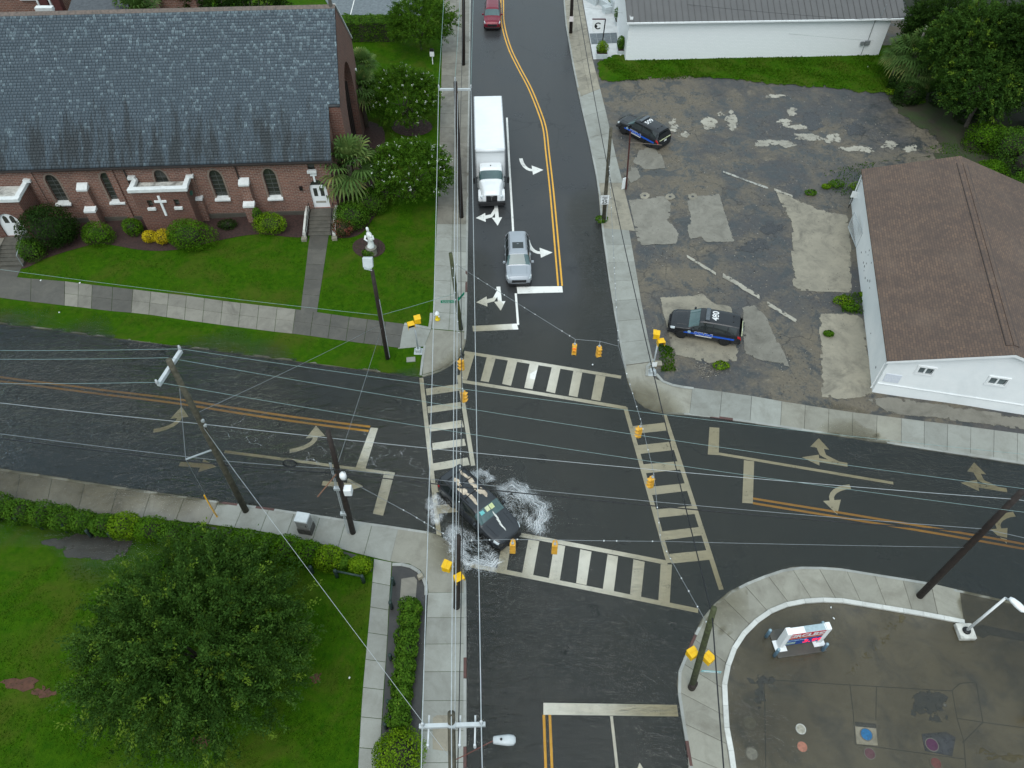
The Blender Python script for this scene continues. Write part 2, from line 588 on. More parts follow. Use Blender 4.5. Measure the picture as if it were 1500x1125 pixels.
KERB = concrete_mat('kerb_concrete', (0.33, 0.335, 0.315), (0.25, 0.255, 0.235), (0.17, 0.16, 0.13), 0.6)
KERB_RED = M('red_kerb', (0.105, 0.045, 0.038), (0.07, 0.04, 0.034), 4, 0.6, grime=0.5)
DIRT = M('bare_dirt', (0.075, 0.062, 0.048), (0.045, 0.04, 0.034), 1.2, 0.7, bmp=0.6, bscale=12, space='geo', grime=0.5)
MUD = M('wet_mud', (0.05, 0.046, 0.042), (0.034, 0.033, 0.033), 1.6, 0.35, bmp=0.5, bscale=10, space='geo')
MULCH = M('bark_mulch', (0.050, 0.024, 0.020), (0.026, 0.015, 0.013), 6, 0.8, bmp=1.0, bscale=35, space='geo')
PAVER = M('slate_paving', (0.13, 0.15, 0.16), (0.09, 0.105, 0.115), 3, 0.5, space='geo')
TERRACE = M('pale_terrace', (0.56, 0.57, 0.57), (0.47, 0.48, 0.48), 1.5, 0.6, space='geo', bmp=0.1)

# ------------------------------------------------------------------ levels: the flood stands at z = 0
class Level:
    def __init__(s, ctrl):
        c = np.array([[*at2(p[0], p[1]), p[2]] for p in ctrl])
        s.x, s.y, s.z = c[:, 0], c[:, 1], c[:, 2]
    def __call__(s, x, y):
        x = np.atleast_1d(np.asarray(x, float)); y = np.atleast_1d(np.asarray(y, float))
        d2 = (x[:, None] - s.x[None]) ** 2 + (y[:, None] - s.y[None]) ** 2
        w = 1.0 / (d2 + 0.8) ** 1.6
        return (w * s.z[None]).sum(1) / w.sum(1)
    def one(s, x, y):
        return float(s(x, y)[0])

Z_ROAD = Level([(700, -80, .07), (770, -80, .1), (830, -80, .07), (700, 100, .04), (760, 100, .08), (830, 100, .03), (700, 220, .03), (770, 220, .06), (850, 220, .0),
    (700, 320, .01), (770, 320, .04), (870, 320, -.02), (690, 400, -.02), (770, 400, .03), (830, 400, .01), (885, 400, -.05), (700, 480, -.045), (750, 478, -.01), (800, 425, .012), (820, 470, -.005), (880, 480, -.04),
    (690, 530, -.06), (730, 540, -.03), (785, 550, -.008), (830, 560, -.02), (880, 568, -.045), (940, 590, -.075), (790, 620, -.03), (800, 700, -.03), (860, 650, -.032), (740, 600, -.03), (700, 640, -.03),
    (650, 570, -.05), (655, 600, -.03), (655, 640, -.012), (660, 680, -.018), (660, 740, -.05), (600, 600, -.04), (545, 650, -.012), (570, 700, -.025), (560, 740, -.05), (500, 700, -.07), (460, 650, -.05),
    (400, 600, -.055), (250, 590, -.075), (100, 565, -.10), (0, 555, -.12), (-100, 550, -.13), (300, 680, -.14), (300, 540, -.13), (480, 560, -.10), (100, 620, -.13), (0, 680, -.16), (200, 690, -.15), (400, 730, -.13), (0, 500, -.15), (560, 550, -.10),
    (740, 800, -.045), (780, 815, -.012), (850, 825, -.012), (900, 840, -.015), (950, 850, -.04), (990, 860, -.06), (880, 750, -.035), (940, 690, -.045), (960, 640, -.055), (985, 740, -.05), (1010, 800, -.055), (1040, 860, -.09), (1050, 640, -.065), (1100, 700, -.055),
    (1200, 670, -.07), (1200, 720, -.05), (1200, 800, -.08), (1350, 760, -.06), (1300, 700, -.075), (1400, 690, -.10), (1450, 830, -.10), (1600, 760, -.10), (1600, 700, -.13), (1600, 850, -.15), (1250, 650, -.11), (1150, 640, -.09),
    (800, 950, -.04), (700, 900, -.09), (700, 1100, -.08), (800, 1050, -.012), (800, 1120, -.012), (880, 1040, -.02), (960, 1040, -.05), (900, 1120, -.02), (985, 1040, -.09), (980, 950, -.08), (750, 1200, -.05), (900, 1200, -.03), (690, 800, -.10)])
Z_NW = Level([(-100, 465, -.05), (0, 478, -.045), (0, 455, -.01), (60, 465, -.015), (0, 420, .10), (130, 492, -.04), (150, 470, -.01), (215, 445, .12), (300, 514, -.035), (300, 480, .02), (300, 495, -.02), (400, 527, -.03), (400, 500, -.005), (440, 473, .14), (390, 515, -.03), (340, 500, -.02),
    (500, 520, .05), (540, 545, -.03), (560, 530, .01), (570, 515, .10), (600, 551, -.03), (619, 552, -.045), (615, 530, .02), (650, 541, -.07), (672, 525, -.07), (640, 520, -.025), (665, 500, -.02), (683, 500, -.05), (610, 495, .08), (640, 490, .02), (600, 480, .12), (660, 470, .04),
    (685, 440, .05), (660, 420, .08), (686, 330, .10), (660, 330, .12), (688, 200, .13), (690, 0, .18), (691, -100, .2), (640, 330, .12), (550, 420, .22), (450, 430, .22), (400, 400, .3), (300, 400, .3), (200, 390, .3), (100, 400, .25), (470, 360, .35), (400, 340, .4), (200, 340, .4), (0, 350, .35), (-150, 350, .35), (560, 300, .35), (600, 200, .3), (600, 60, .3), (400, 100, .4), (0, 100, .4), (-200, 100, .4), (550, -80, .3)])
Z_NE = Level([(825, -80, .2), (825, 0, .17), (838, 94, .15), (848, 144, .13), (866, 210, .10), (880, 288, .09), (881, 336, .09), (896, 440, .06), (907, 500, .02), (915, 540, -.03), (930, 590, -.085), (975, 608, -.085), (945, 560, -.05), (935, 520, -.005), (925, 470, .045), (960, 580, -.06), (990, 590, -.04),
    (1025, 609, -.02), (1040, 590, .015), (1100, 600, .03), (1143, 626, .0), (1165, 612, -.01), (1180, 620, -.03), (1230, 630, -.08), (1271, 645, -.08), (1280, 630, -.07), (1310, 640, -.02), (1335, 645, .02), (1500, 660, .05), (1700, 690, .05), (1015, 566, .0), (1055, 570, .06), (1110, 578, .03), (1170, 590, -.005), (1225, 602, -.02), (1300, 608, .05), (1400, 615, .1), (1500, 625, .1),
    (960, 540, .06), (1000, 540, .08), (1060, 545, .09), (1140, 560, .06), (1180, 575, .02), (1240, 560, .1), (970, 480, .15), (950, 400, .14), (1000, 400, .2), (1100, 400, .22), (1200, 450, .22), (1250, 520, .18), (920, 250, .18), (1000, 250, .25), (1200, 250, .3), (900, 100, .25), (1100, 100, .3), (1300, 100, .35), (1500, 100, .4), (1500, 300, .35), (1400, 580, .2), (1700, 100, .4), (1700, 400, .35), (1000, -80, .3), (1500, -80, .4)])
Z_SE = Level([(1010, 1125, .045), (1012, 1250, .05), (998, 1052, .03), (991, 1003, .02), (1030, 1003, .02), (994, 981, .015), (1007, 951, .0), (1026, 909, -.06), (1050, 890, -.08), (1045, 925, -.03), (1040, 960, .005), (1066, 867, -.06), (1090, 870, -.02), (1139, 836, .0), (1140, 860, .03), (1221, 831, .015), (1221, 855, .04), (1353, 852, .01), (1340, 875, .03), (1406, 864, -.04), (1420, 890, -.06), (1500, 890, -.09), (1700, 920, -.10),
    (1065, 961, -.01), (1081, 932, -.02), (1130, 900, -.02), (1200, 890, -.015), (1300, 905, -.015), (1170, 940, -.03), (1100, 960, -.03), (1100, 1050, -.055), (1150, 1050, -.03), (1200, 1000, -.02), (1300, 1000, -.012), (1350, 1040, -.03), (1250, 1080, -.012), (1200, 1100, -.015), (1400, 950, -.02), (1500, 950, -.04), (1450, 1050, -.012), (1450, 1110, -.02), (1200, 1250, -.02), (1500, 1250, -.02), (1650, 1000, -.03)])
Z_SW = Level([(-120, 675, -.10), (0, 687, -.10), (0, 715, -.10), (-100, 720, -.10), (140, 709, -.095), (150, 730, -.085), (250, 735, -.07), (330, 737, -.05), (320, 755, -.04), (345, 750, -.01), (380, 745, .01), (400, 765, .04), (440, 754, .03), (480, 780, .05), (528, 765, .04), (552, 768, .035), (560, 800, .05), (590, 800, .03), (600, 780, -.01), (626, 780, -.05), (630, 810, -.045), (660, 800, -.085), (676, 815, -.09), (655, 830, -.05), (650, 855, -.015), (683, 880, .01), (650, 890, .03), (683, 950, .04), (650, 950, .045), (683, 1125, .05), (650, 1125, .05), (650, 1250, .05),
    (600, 840, -.015), (600, 880, -.02), (590, 950, -.035), (610, 950, -.035), (590, 1050, -.03), (560, 830, .04), (557, 900, .02), (553, 960, .006), (548, 1000, .012), (545, 1060, .02), (540, 1120, .006), (535, 1250, .02),
    (500, 850, .08), (450, 900, .12), (500, 1000, .10), (510, 950, .04), (450, 1100, .15), (250, 1000, .2), (130, 800, -.03), (100, 780, -.03), (60, 790, -.01), (110, 830, -.015), (50, 840, .06), (0, 780, -.005), (30, 900, .12), (0, 1050, .2), (-100, 900, .15), (-100, 760, -.03), (100, 765, -.03), (200, 770, -.01), (300, 780, .02), (420, 800, .05), (500, 825, .06), (540, 830, .05), (200, 1250, .2)])

GROUND = []          # meshes the water lies on
def dense(pts, step):
    out = []
    n = len(pts)
    for i in range(n):
        a, b = np.array(pts[i]), np.array(pts[(i + 1) % n])
        k = max(1, int(np.linalg.norm(b - a) / step))
        for j in range(k):
            out.append(a + (b - a) * j / k)
    return out

def inside(poly, X, Y):
    P = np.array(poly)
    c = np.zeros(len(X), bool)
    for i in range(len(P)):
        x1, y1 = P[i]; x2, y2 = P[i - 1]
        k = ((y1 > Y) != (y2 > Y)) & (X < (x2 - x1) * (Y - y1) / ((y2 - y1) or 1e-9) + x1)
        c ^= k
    return c

def catmull(pts, per=4, closed=False):
    P = [np.array(p, float) for p in pts]
    n = len(P); out = []
    rng = range(n) if closed else range(n - 1)
    for i in rng:
        p0 = P[(i - 1) % n] if closed or i > 0 else P[0]
        p1, p2 = P[i], P[(i + 1) % n]
        p3 = P[(i + 2) % n] if closed or i + 2 < n else P[-1]
        for j in range(per):
            t = j / per
            out.append(0.5 * ((2 * p1) + (-p0 + p2) * t + (2 * p0 - 5 * p1 + 4 * p2 - p3) * t * t + (-p0 + 3 * p1 - 3 * p2 + p3) * t ** 3))
    if not closed: out.append(P[-1])
    return out

def patch(name, px_poly, level, mat, off=0.0, cell=1.2, parent=None, ground=True, world=False, jag=0.0, seed=0, step=None):
    """ground sheet with the outline px_poly, following a level"""
    W = [tuple(p) for p in px_poly] if world else [at2(*p) for p in px_poly]
    B = dense(W, step or cell)
    if jag:
        rg = np.random.default_rng(seed)
        B = [b + rg.normal(0, jag, 2) for b in B]
    A = np.array(B)
    x0, y0 = A.min(0); x1, y1 = A.max(0)
    gx, gy = np.meshgrid(np.arange(x0 + cell / 2, x1, cell), np.arange(y0 + cell / 2, y1, cell))
    gx, gy = gx.ravel(), gy.ravel()
    k = inside(B, gx, gy)
    vs_ = [Vector((float(p[0]), float(p[1]))) for p in B] + [Vector((float(a), float(b))) for a, b in zip(gx[k], gy[k])]
    nb = len(B)
    res = delaunay_2d_cdt(vs_, [], [list(range(nb))], 1, 1e-4)
    co = np.array([(v.x, v.y) for v in res[0]])
    z = level(co[:, 0], co[:, 1]) + off
    me = bpy.data.meshes.new(name)
    fs_ = []
    for f in res[2]:
        a, b, c = co[f[0]], co[f[1]], co[f[2]]
        fs_.append(f if (b[0] - a[0]) * (c[1] - a[1]) - (b[1] - a[1]) * (c[0] - a[0]) > 0 else f[::-1])
    me.from_pydata([(float(a), float(b), float(c)) for (a, b), c in zip(co, z)], [], fs_)
    me.update()
    ea = np.ones(len(co), np.float32); ea[:nb] = 0.0
    at_ = me.attributes.new('edge', 'FLOAT', 'POINT'); at_.data.foreach_set('value', ea)
    o = mesh_obj(name, me, mat, parent, True)
    if ground: GROUND.append(o)
    return o

def resample(pts, n):
    P = np.array(pts, float)
    d = np.r_[0, np.cumsum(np.linalg.norm(np.diff(P, axis=0), axis=1))]
    t = np.linspace(0, d[-1], n + 1)
    return np.stack([np.interp(t, d, P[:, 0]), np.interp(t, d, P[:, 1])], 1)

def slab_mesh(name, q, level, off, gap=0.012, thick=0.06):
    """one paving slab from four world corners (counter-clockwise), with its own chamfered edge"""
    q = [np.array(p) for p in q]
    c = sum(q) / len(q)
    mb = MB()
    ring = []
    for inset, dz in ((gap, -thick), (gap, -0.008), (gap + 0.012, 0.0)):
        for i, p in enumerate(q):
            d = c - p
            L = np.linalg.norm(d)
            pp = p + d / max(L, 1e-6) * inset * 1.4
            ring.append((pp[0], pp[1], level.one(pp[0], pp[1]) + off + dz))
    n = len(q)
    fs_ = []
    for k in range(2):
        for i in range(n):
            fs_.append((k * n + i, k * n + (i + 1) % n, (k + 1) * n + (i + 1) % n, (k + 1) * n + i))
    fs_.append(tuple(range(2 * n, 3 * n)))
    mb.add(ring, fs_)
    return mb.mesh(name)

def slabs(parent, ea, eb, n, level, mats, off=0.03, rows=1, seed=0, name='slab', world=False):
    """a strip of slabs between two edges given in picture points"""
    A = resample(ea if world else [at2(*p) for p in ea], n)
    B = resample(eb if world else [at2(*p) for p in eb], n)
    rg = random.Random(seed)
    for i in range(n):
        for r in range(rows):
            f0, f1 = r / rows, (r + 1) / rows
            q = [A[i] + (B[i] - A[i]) * f0, A[i + 1] + (B[i + 1] - A[i + 1]) * f0, A[i + 1] + (B[i + 1] - A[i + 1]) * f1, A[i] + (B[i] - A[i]) * f1]
            ar = sum(q[k][0] * q[(k + 1) % 4][1] - q[(k + 1) % 4][0] * q[k][1] for k in range(4))
            if ar < 0: q = q[::-1]
            m = mats if not isinstance(mats, list) else rg.choice(mats)
            if callable(m): m = m(i / n)
            o = mesh_obj(name, slab_mesh(name, q, level, off + rg.uniform(-.004, .004)), m, parent)
            GROUND.append(o)

def kerb(parent, pts, level, n, width=0.16, off=0.035, red=(), side=1, mat=None, drop=0.35):
    """kerb stones along an edge; the stones stand on the block's side of it"""
    P = resample([at2(*p) for p in pts], n)
    nr = []
    for i in range(n + 1):
        t = P[min(n, i + 1)] - P[max(0, i - 1)]
        t /= np.linalg.norm(t)
        nr.append(np.array([-t[1], t[0]]) * side)
    for i in range(n):
        a, b = P[i], P[i + 1]
        t = (b - a) / np.linalg.norm(b - a)
        a, b = a + t * 0.006, b - t * 0.006
        za, zb = level.one(*a) + off, level.one(*b) + off
        c, d = b + nr[i + 1] * width, a + nr[i] * width
        ch = 0.02
        a2, b2 = a + nr[i] * ch, b + nr[i + 1] * ch
        vs_ = [(*a, za - drop), (*b, zb - drop), (*c, zb - drop), (*d, za - drop), (*a, za - ch), (*b, zb - ch), (*a2, za), (*b2, zb), (*c, zb), (*d, za)]
        mb = MB().add(vs_, [(0, 1, 5, 4), (4, 5, 7, 6), (6, 7, 8, 9), (1, 2, 8, 7, 5), (3, 0, 4, 6, 9), (2, 3, 9, 8)])
        o = mb.build('kerb_stone', KERB_RED if i in red else (mat or KERB), parent)
        GROUND.append(o)

# ------------------------------------------------------------------ ground to the horizon, the road, the four corner blocks
FLAT = Level([(0, 0, -.9), (10, 10, -.9)])
g = patch('ground', [(-700, -700), (700, -700), (700, 900), (-700, 900)], FLAT, DIRT, cell=200, world=True, ground=False)
tag(g, kind='structure')

road = patch('road', [(-260, 440), (-60, 455), (300, 500), (600, 540), (655, 510), (670, 400), (675, 100), (676, -130), (845, -130), (850, 60), (860, 160), (890, 300), (930, 480), (960, 570), (1300, 625), (1750, 690), (1750, 960), (1500, 930), (1300, 890), (1120, 880), (1060, 960), (1050, 1150), (1060, 1330), (650, 1330), (650, 900), (620, 810), (400, 770), (0, 715), (-260, 680)], Z_ROAD, ASPHALT, cell=0.9)
tag(road, kind='structure')

NW_K = [(-260, 440), (-60, 467), (0, 474), (125, 490), (300, 512), (400, 525), (540, 543), (600, 551), (619, 552)]
NW_C = [(619, 552), (640, 546), (655, 539), (670, 527), (679, 513), (683, 497)]
NW_N = [(683, 497), (684, 470), (685, 400), (686, 330), (687.5, 200), (689, 100), (690, 0), (691, -130)]
nw = patch('lawn', NW_K + NW_C[1:] + NW_N[1:] + [(300, -130), (-500, -130), (-400, 300)], Z_NW, GRASS, cell=1.0)
tag(nw, kind='structure')
NE_N = [(823, -130), (825, 0), (828, 36), (838, 94), (848, 144), (862, 205), (876, 275), (881, 336), (896, 440), (907, 500), (915, 540)]
NE_C = [(915, 540), (920, 562), (930, 585), (945, 598), (975, 606)]
NE_E = [(975, 606), (1025, 609), (1143, 626), (1271, 645), (1327, 654), (1500, 681), (1750, 722)]
ne = patch('dirt_lot', NE_N + NE_C[1:] + NE_E[1:] + [(1750, 300), (1750, -130)], Z_NE, LOT, cell=1.0)
tag(ne, kind='structure')
SE_K = [(1012, 1330), (1010, 1125), (998, 1052), (991, 1003), (994, 981), (1007, 951), (1026, 909), (1045, 885), (1066, 867), (1100, 850), (1139, 836), (1163, 830), (1221, 831), (1353, 852), (1406, 864), (1500, 884), (1750, 930)]
SE_I = [(1074, 1330), (1071, 1125), (1060, 1065), (1057, 1003), (1065, 961), (1081, 932), (1100, 912), (1118, 897), (1140, 886), (1165, 879), (1200, 876), (1230, 877), (1300, 888), (1370, 900), (1412, 908)]
se = patch('forecourt', SE_K + [(1750, 1330)], Z_SE, CONC_WET, cell=1.0)
tag(se, kind='structure')
SW_W = [(-260, 645), (0, 685), (140, 707), (330, 735), (380, 742), (438, 751), (480, 757), (528, 765), (552, 768), (626, 778)]
SW_C = [(626, 778), (645, 784), (662, 796), (676, 815), (683, 850)]
SW_S = [(683, 850), (683.5, 900), (683.5, 1125), (683, 1330)]
sw = patch('grass_plot', SW_W + SW_C[1:] + SW_S[1:] + [(300, 1330), (-260, 1330)], Z_SW, GRASS, cell=1.0)
tag(sw, kind='structure')

# ---- NW: pavement along the church, corner, path, mulch
wk = tag(empty('sidewalk'), kind='structure')
def nw_mix(t):
    return CONC_OLD
NWa = [(-200, 378), (0, 405), (215, 428), (440, 456), (592, 476)]
NWb = [(-200, 408), (0, 437), (215, 462), (430, 490), (586, 511)]
def cut(pts, a, b, n=40):
    Q = resample(pts, n); i, j = int(round(a * n)), int(round(b * n))
    return [tuple(p) for p in Q[i:j + 1]]
for a, b, n, m, rows in ((0, .25, 5, CONC_DARK, 1), (.25, .375, 2, CONC_DARK, 1), (.375, .425, 2, CONC_OLD, 2), (.425, .5, 2, CONC_DARK, 2), (.5, .8, 9, CONC_OLD, 2), (.8, 1.0, 6, CONC_DARK, 2)):
    slabs(wk, cut(NWa, a, b), cut(NWb, a, b), n, Z_NW, m, rows=rows, seed=int(a * 100))
slabs(wk, [(592, 476), (632, 482)], [(583, 512), (622, 508)], 1, Z_NW, CONC, seed=3)
slabs(wk, [(632, 482), (634, 462), (638, 380), (640, 330)], [(683, 486), (684, 462), (685.5, 380), (686, 330)], 7, Z_NW, CONC, seed=4, rows=2)
slabs(wk, [(640, 330), (644, 210), (647, 110), (649, 0), (650, -100)], [(686, 330), (687.5, 210), (689, 110), (690, 0), (691, -100)], 26, Z_NW, CONC_OLD, seed=5, rows=2)
cn = patch('corner_slab', [(622, 508), (632, 483), (681, 487), (682, 500), (677, 514), (668, 526), (653, 537), (638, 543), (619, 549)], Z_NW, CONC_BEIGE, off=.03, cell=.5, parent=wk)
k = tag(empty('kerb'), kind='structure')
kerb(k, NW_K, Z_NW, 30, side=1, off=.0, mat=CONC_OLD)
kerb(k, NW_C, Z_NW, 7, side=1, off=.02)
kerb(k, NW_N, Z_NW, 34, side=1, red=(2,))
kerb(k, [(618, 550), (621, 525), (624, 507)], Z_NW, 2, side=1, off=.07)
kerb(k, [(592, 478), (612, 481), (631, 484)], Z_NW, 2, side=1, off=.08, width=.2)
kerb(k, [(631, 484), (633, 472), (634, 460)], Z_NW, 2, side=1, off=.08, width=.2)
pth = tag(empty('footpath'), kind='structure')
slabs(pth, [(455, 350), (441, 457)], [(483, 350), (465, 460)], 5, Z_NW, CONC_DARK, seed=6)
slabs(pth, [(-25, 382), (-45, 402)], [(38, 385), (26, 408)], 1, Z_NW, CONC_DARK, seed=7)
mulch = patch('mulch_bed', catmull([(28, 392), (70, 381), (110, 369), (150, 362), (210, 371), (260, 370), (330, 355), (380, 349), (452, 350), (452, 300), (200, 300), (40, 310)], 4, True), Z_NW, MULCH, off=.03, cell=.8)
tag(mulch, kind='structure')
mulch2 = patch('mulch_bed', catmull([(486, 350), (510, 353), (530, 346), (545, 328), (562, 305), (570, 280), (565, 230), (560, 190), (520, 190), (500, 280), (484, 320)], 4, True), Z_NW, MULCH, off=.03, cell=.8)
tag(mulch2, kind='structure')
def ell(cx, cy, rx, ry, n=20):
    return [(cx + rx * math.cos(2 * math.pi * i / n), cy + ry * math.sin(2 * math.pi * i / n)) for i in range(n)]
for e in ((541, 366, 24, 15), (593, 287, 18, 8), (604, 190, 30, 14)):
    tag(patch('mulch_bed', ell(*e), Z_NW, MULCH, off=.035, cell=.5), kind='structure')
court = patch('sports_court', [(490, 26), (618, 26), (625, -60), (440, -60)], Z_NW, PAVER, off=.03, cell=3)
tag(court, kind='structure')

# ---- NE: pavements, grass strip, broken slabs of the lot
wk = tag(empty('sidewalk'), kind='structure')
slabs(wk, [(823, -130), (825, 0), (838, 94), (848, 144)], [(850, -130), (852, 0), (868, 92), (879, 132)], 15, Z_NE, CONC_TAN, seed=11, rows=2)
slabs(wk, [(848, 144), (866, 215), (875, 270)], [(879, 132), (890, 176), (904, 240), (912, 270)], 4, Z_NE, CONC, seed=12)
slabs(wk, [(875, 270), (881, 336)], [(912, 270), (930, 340)], 3, Z_NE, CONC_TAN, seed=13)
slabs(wk, [(881, 336), (896, 440), (907, 500), (914, 535)], [(921, 336), (940, 448), (955, 524), (957, 530)], 7, Z_NE, CONC, seed=14)
patch('corner_slab', [(914, 536), (957, 531), (951, 548), (962, 556), (985, 564), (1014, 568), (1010, 606), (975, 605), (945, 597), (930, 584), (920, 561)], Z_NE, CONC_BEIGE, off=.03, cell=.5, parent=wk)
slabs(wk, [(1014, 568), (1055, 574), (1105, 581), (1145, 588)], [(1010, 607), (1056, 613), (1100, 620), (1143, 626)], 3, Z_NE, CONC, seed=15)
slabs(wk, [(1145, 588), (1230, 601), (1320, 613)], [(1143, 626), (1230, 639), (1320, 653)], 5, Z_NE, CONC_BEIGE, seed=16)
slabs(wk, [(1320, 613), (1400, 624), (1500, 637), (1700, 664)], [(1320, 653), (1400, 665), (1500, 681), (1700, 713)], 11, Z_NE, CONC, seed=17)
k = tag(empty('kerb'), kind='structure')
kerb(k, NE_N, Z_NE, 30, side=1)
kerb(k, NE_C, Z_NE, 5, side=1, off=.01)
kerb(k, NE_E, Z_NE, 22, side=1, red=(2,))
kerb(k, [(956, 527), (946, 537), (945, 551)], Z_NE, 2, side=1, off=.1, width=.2)
kerb(k, [(963, 548), (975, 561), (1000, 566), (1016, 568)], Z_NE, 4, side=-1, off=.08, width=.2)
strip = patch('grass_strip', catmull([(874, 96), (880, 118), (905, 124), (960, 118), (1050, 119), (1130, 128), (1200, 133), (1290, 141), (1400, 130), (1400, 60), (1300, 70), (1150, 76), (1000, 80), (900, 84)], 3, True), Z_NE, GRASS, off=.05, cell=.9, jag=.12, step=.5)
strip.data.materials[0] = worn(GRASS, .6, 1.3)
tag(strip, kind='structure')
east = patch('scrub_ground', catmull([(1340, 190), (1380, 220), (1340, 236), (1290, 240), (1420, 250), (1560, 330), (1750, 330), (1750, -130), (1330, -130), (1325, 40), (1290, 110), (1300, 150)], 3, True), Z_NE, M('leaf_litter', (0.04, 0.034, 0.024), (0.03, 0.05, 0.014), 0.8, 0.8, bmp=.9, bscale=14, space='geo'), off=.03, cell=1.2, jag=.15, step=.6)
east.data.materials[0] = worn(MATS['leaf_litter'], .9, .9)
tag(east, kind='structure')
LS = [('slab', [(919, 294), (975, 289), (984, 302), (980, 325), (996, 345), (990, 360), (936, 362), (930, 340)], CONC_OLD), ('slab', [(1003, 298), (1013, 289), (1054, 287), (1065, 322), (1077, 357), (1033, 358), (1025, 350), (1010, 355), (1005, 340), (1010, 320)], CONC_OLD),
      ('slab', [(1133, 281), (1157, 291), (1200, 310), (1240, 318), (1246, 345), (1247, 432), (1200, 431), (1160, 428), (1158, 380), (1157, 330)], CONC_TAN), ('slab', [(1197, 460), (1264, 463), (1272, 520), (1281, 580), (1240, 586), (1203, 582), (1200, 520)], CONC_TAN),
      ('slab', [(965, 437), (1000, 435), (1030, 433), (1052, 447), (1070, 450), (1085, 500), (1080, 530), (1040, 534), (985, 520), (976, 480)], CONC_TAN), ('slab', [(1085, 452), (1105, 447), (1125, 470), (1140, 500), (1160, 540), (1148, 536), (1120, 530), (1090, 520)], CONC_OLD),
      ('slab', [(935, 222), (958, 217), (970, 232), (975, 250), (945, 252), (925, 240)], CONC_OLD), ('slab', [(922, 246), (935, 248), (940, 262), (925, 272), (918, 262)], CONC_OLD),
      ('slab', [(1270, 585), (1300, 582), (1400, 597), (1500, 612), (1600, 625), (1600, 645), (1400, 618), (1300, 606)], CONC_OLD)]
broken = tag(empty('broken_paving'), kind='structure')
for i, (nm, pl, m) in enumerate(LS):
    patch(nm, pl, Z_NE, worn(m, .32), off=.022, cell=.6, parent=broken, jag=.03, seed=i, step=.45)
rg = random.Random(5)
def blob(cx, cy, rx, ry, seed, n=22, rough=.32):
    r = random.Random(seed)
    ph = [r.uniform(0, 6.28) for _ in range(5)]
    return [(cx + rx * (1 + rough * sum(math.sin((q + 1) * a + ph[q]) / (q + 1) ** .6 for q in range(5)) * .6) * math.cos(a), cy + ry * (1 + rough * sum(math.sin((q + 1) * a + ph[q]) / (q + 1) ** .6 for q in range(5)) * .6) * math.sin(a)) for a in [2 * math.pi * i / n for i in range(n)]]
PALE = concrete_mat('pale_screed', (0.38, 0.355, 0.295), (0.27, 0.25, 0.205), (0.12, 0.11, 0.09), 0.8)
for i, (cx, cy, rx, ry) in enumerate([(1040, 182, 13, 8), (1070, 178, 9, 13), (1055, 170, 5, 3), (1120, 213, 22, 5), (1150, 215, 12, 6), (1160, 168, 8, 6), (1150, 182, 12, 5), (1165, 190, 14, 4), (1180, 205, 22, 6), (1218, 208, 12, 8), (1250, 222, 22, 4), (1300, 217, 12, 6), (1330, 222, 12, 5), (985, 187, 7, 9), (1000, 200, 9, 4), (1270, 224, 10, 4), (1130, 145, 16, 2.5)]):
    patch('screed_remnant', blob(cx, cy, rx, ry, i), Z_NE, worn(PALE, 2.0, 2.4), off=.018, cell=.35, parent=broken, jag=.07, seed=i, step=.3)
TARD = M('dark_tar', (0.03, 0.03, 0.032), (0.045, 0.045, 0.047), 3, 0.3, space='geo')
for i, (cx, cy, rx, ry) in enumerate([(1188, 184, 17, 13), (1250, 195, 14, 11), (1245, 420 + 30, 14, 10), (1130, 335, 20, 9), (1100, 365, 26, 10)]):
    patch('tar_patch', blob(cx, cy, rx, ry, 40 + i), Z_NE, worn(TARD, 1.5), off=.012, cell=.5, parent=broken, jag=.05, seed=i, step=.3)
for i, (a, b, w) in enumerate([((1058, 255), (1124, 279), 1.4), ((1005, 378), (1048, 404), 2.2), ((1058, 406), (1112, 438), 3.4), ((1122, 446), (1166, 473), 3.0), ((1133, 281), (1160, 291), 1.6)]):
    patch('bay_line', [(a[0], a[1] - w), (b[0], b[1] - w), (b[0], b[1] + w), (a[0], a[1] + w)], Z_NE, P_FADED if i == 0 else worn(PALE, .45, 3.5), off=.03, cell=.12, parent=broken, jag=.02, seed=i, step=.35)
for i, (cx, cy) in enumerate([(944, 289), (981, 291), (1014, 291)]):
    patch('drain_collar', ell(cx, cy, 7, 4.5), Z_NE, CONC_TAN, off=.04, cell=.3, parent=broken, jag=.04, seed=i)
    patch('drain_hole', ell(cx, cy, 2.2, 1.3, 10), Z_NE, TARD, off=.046, cell=.3, parent=broken)

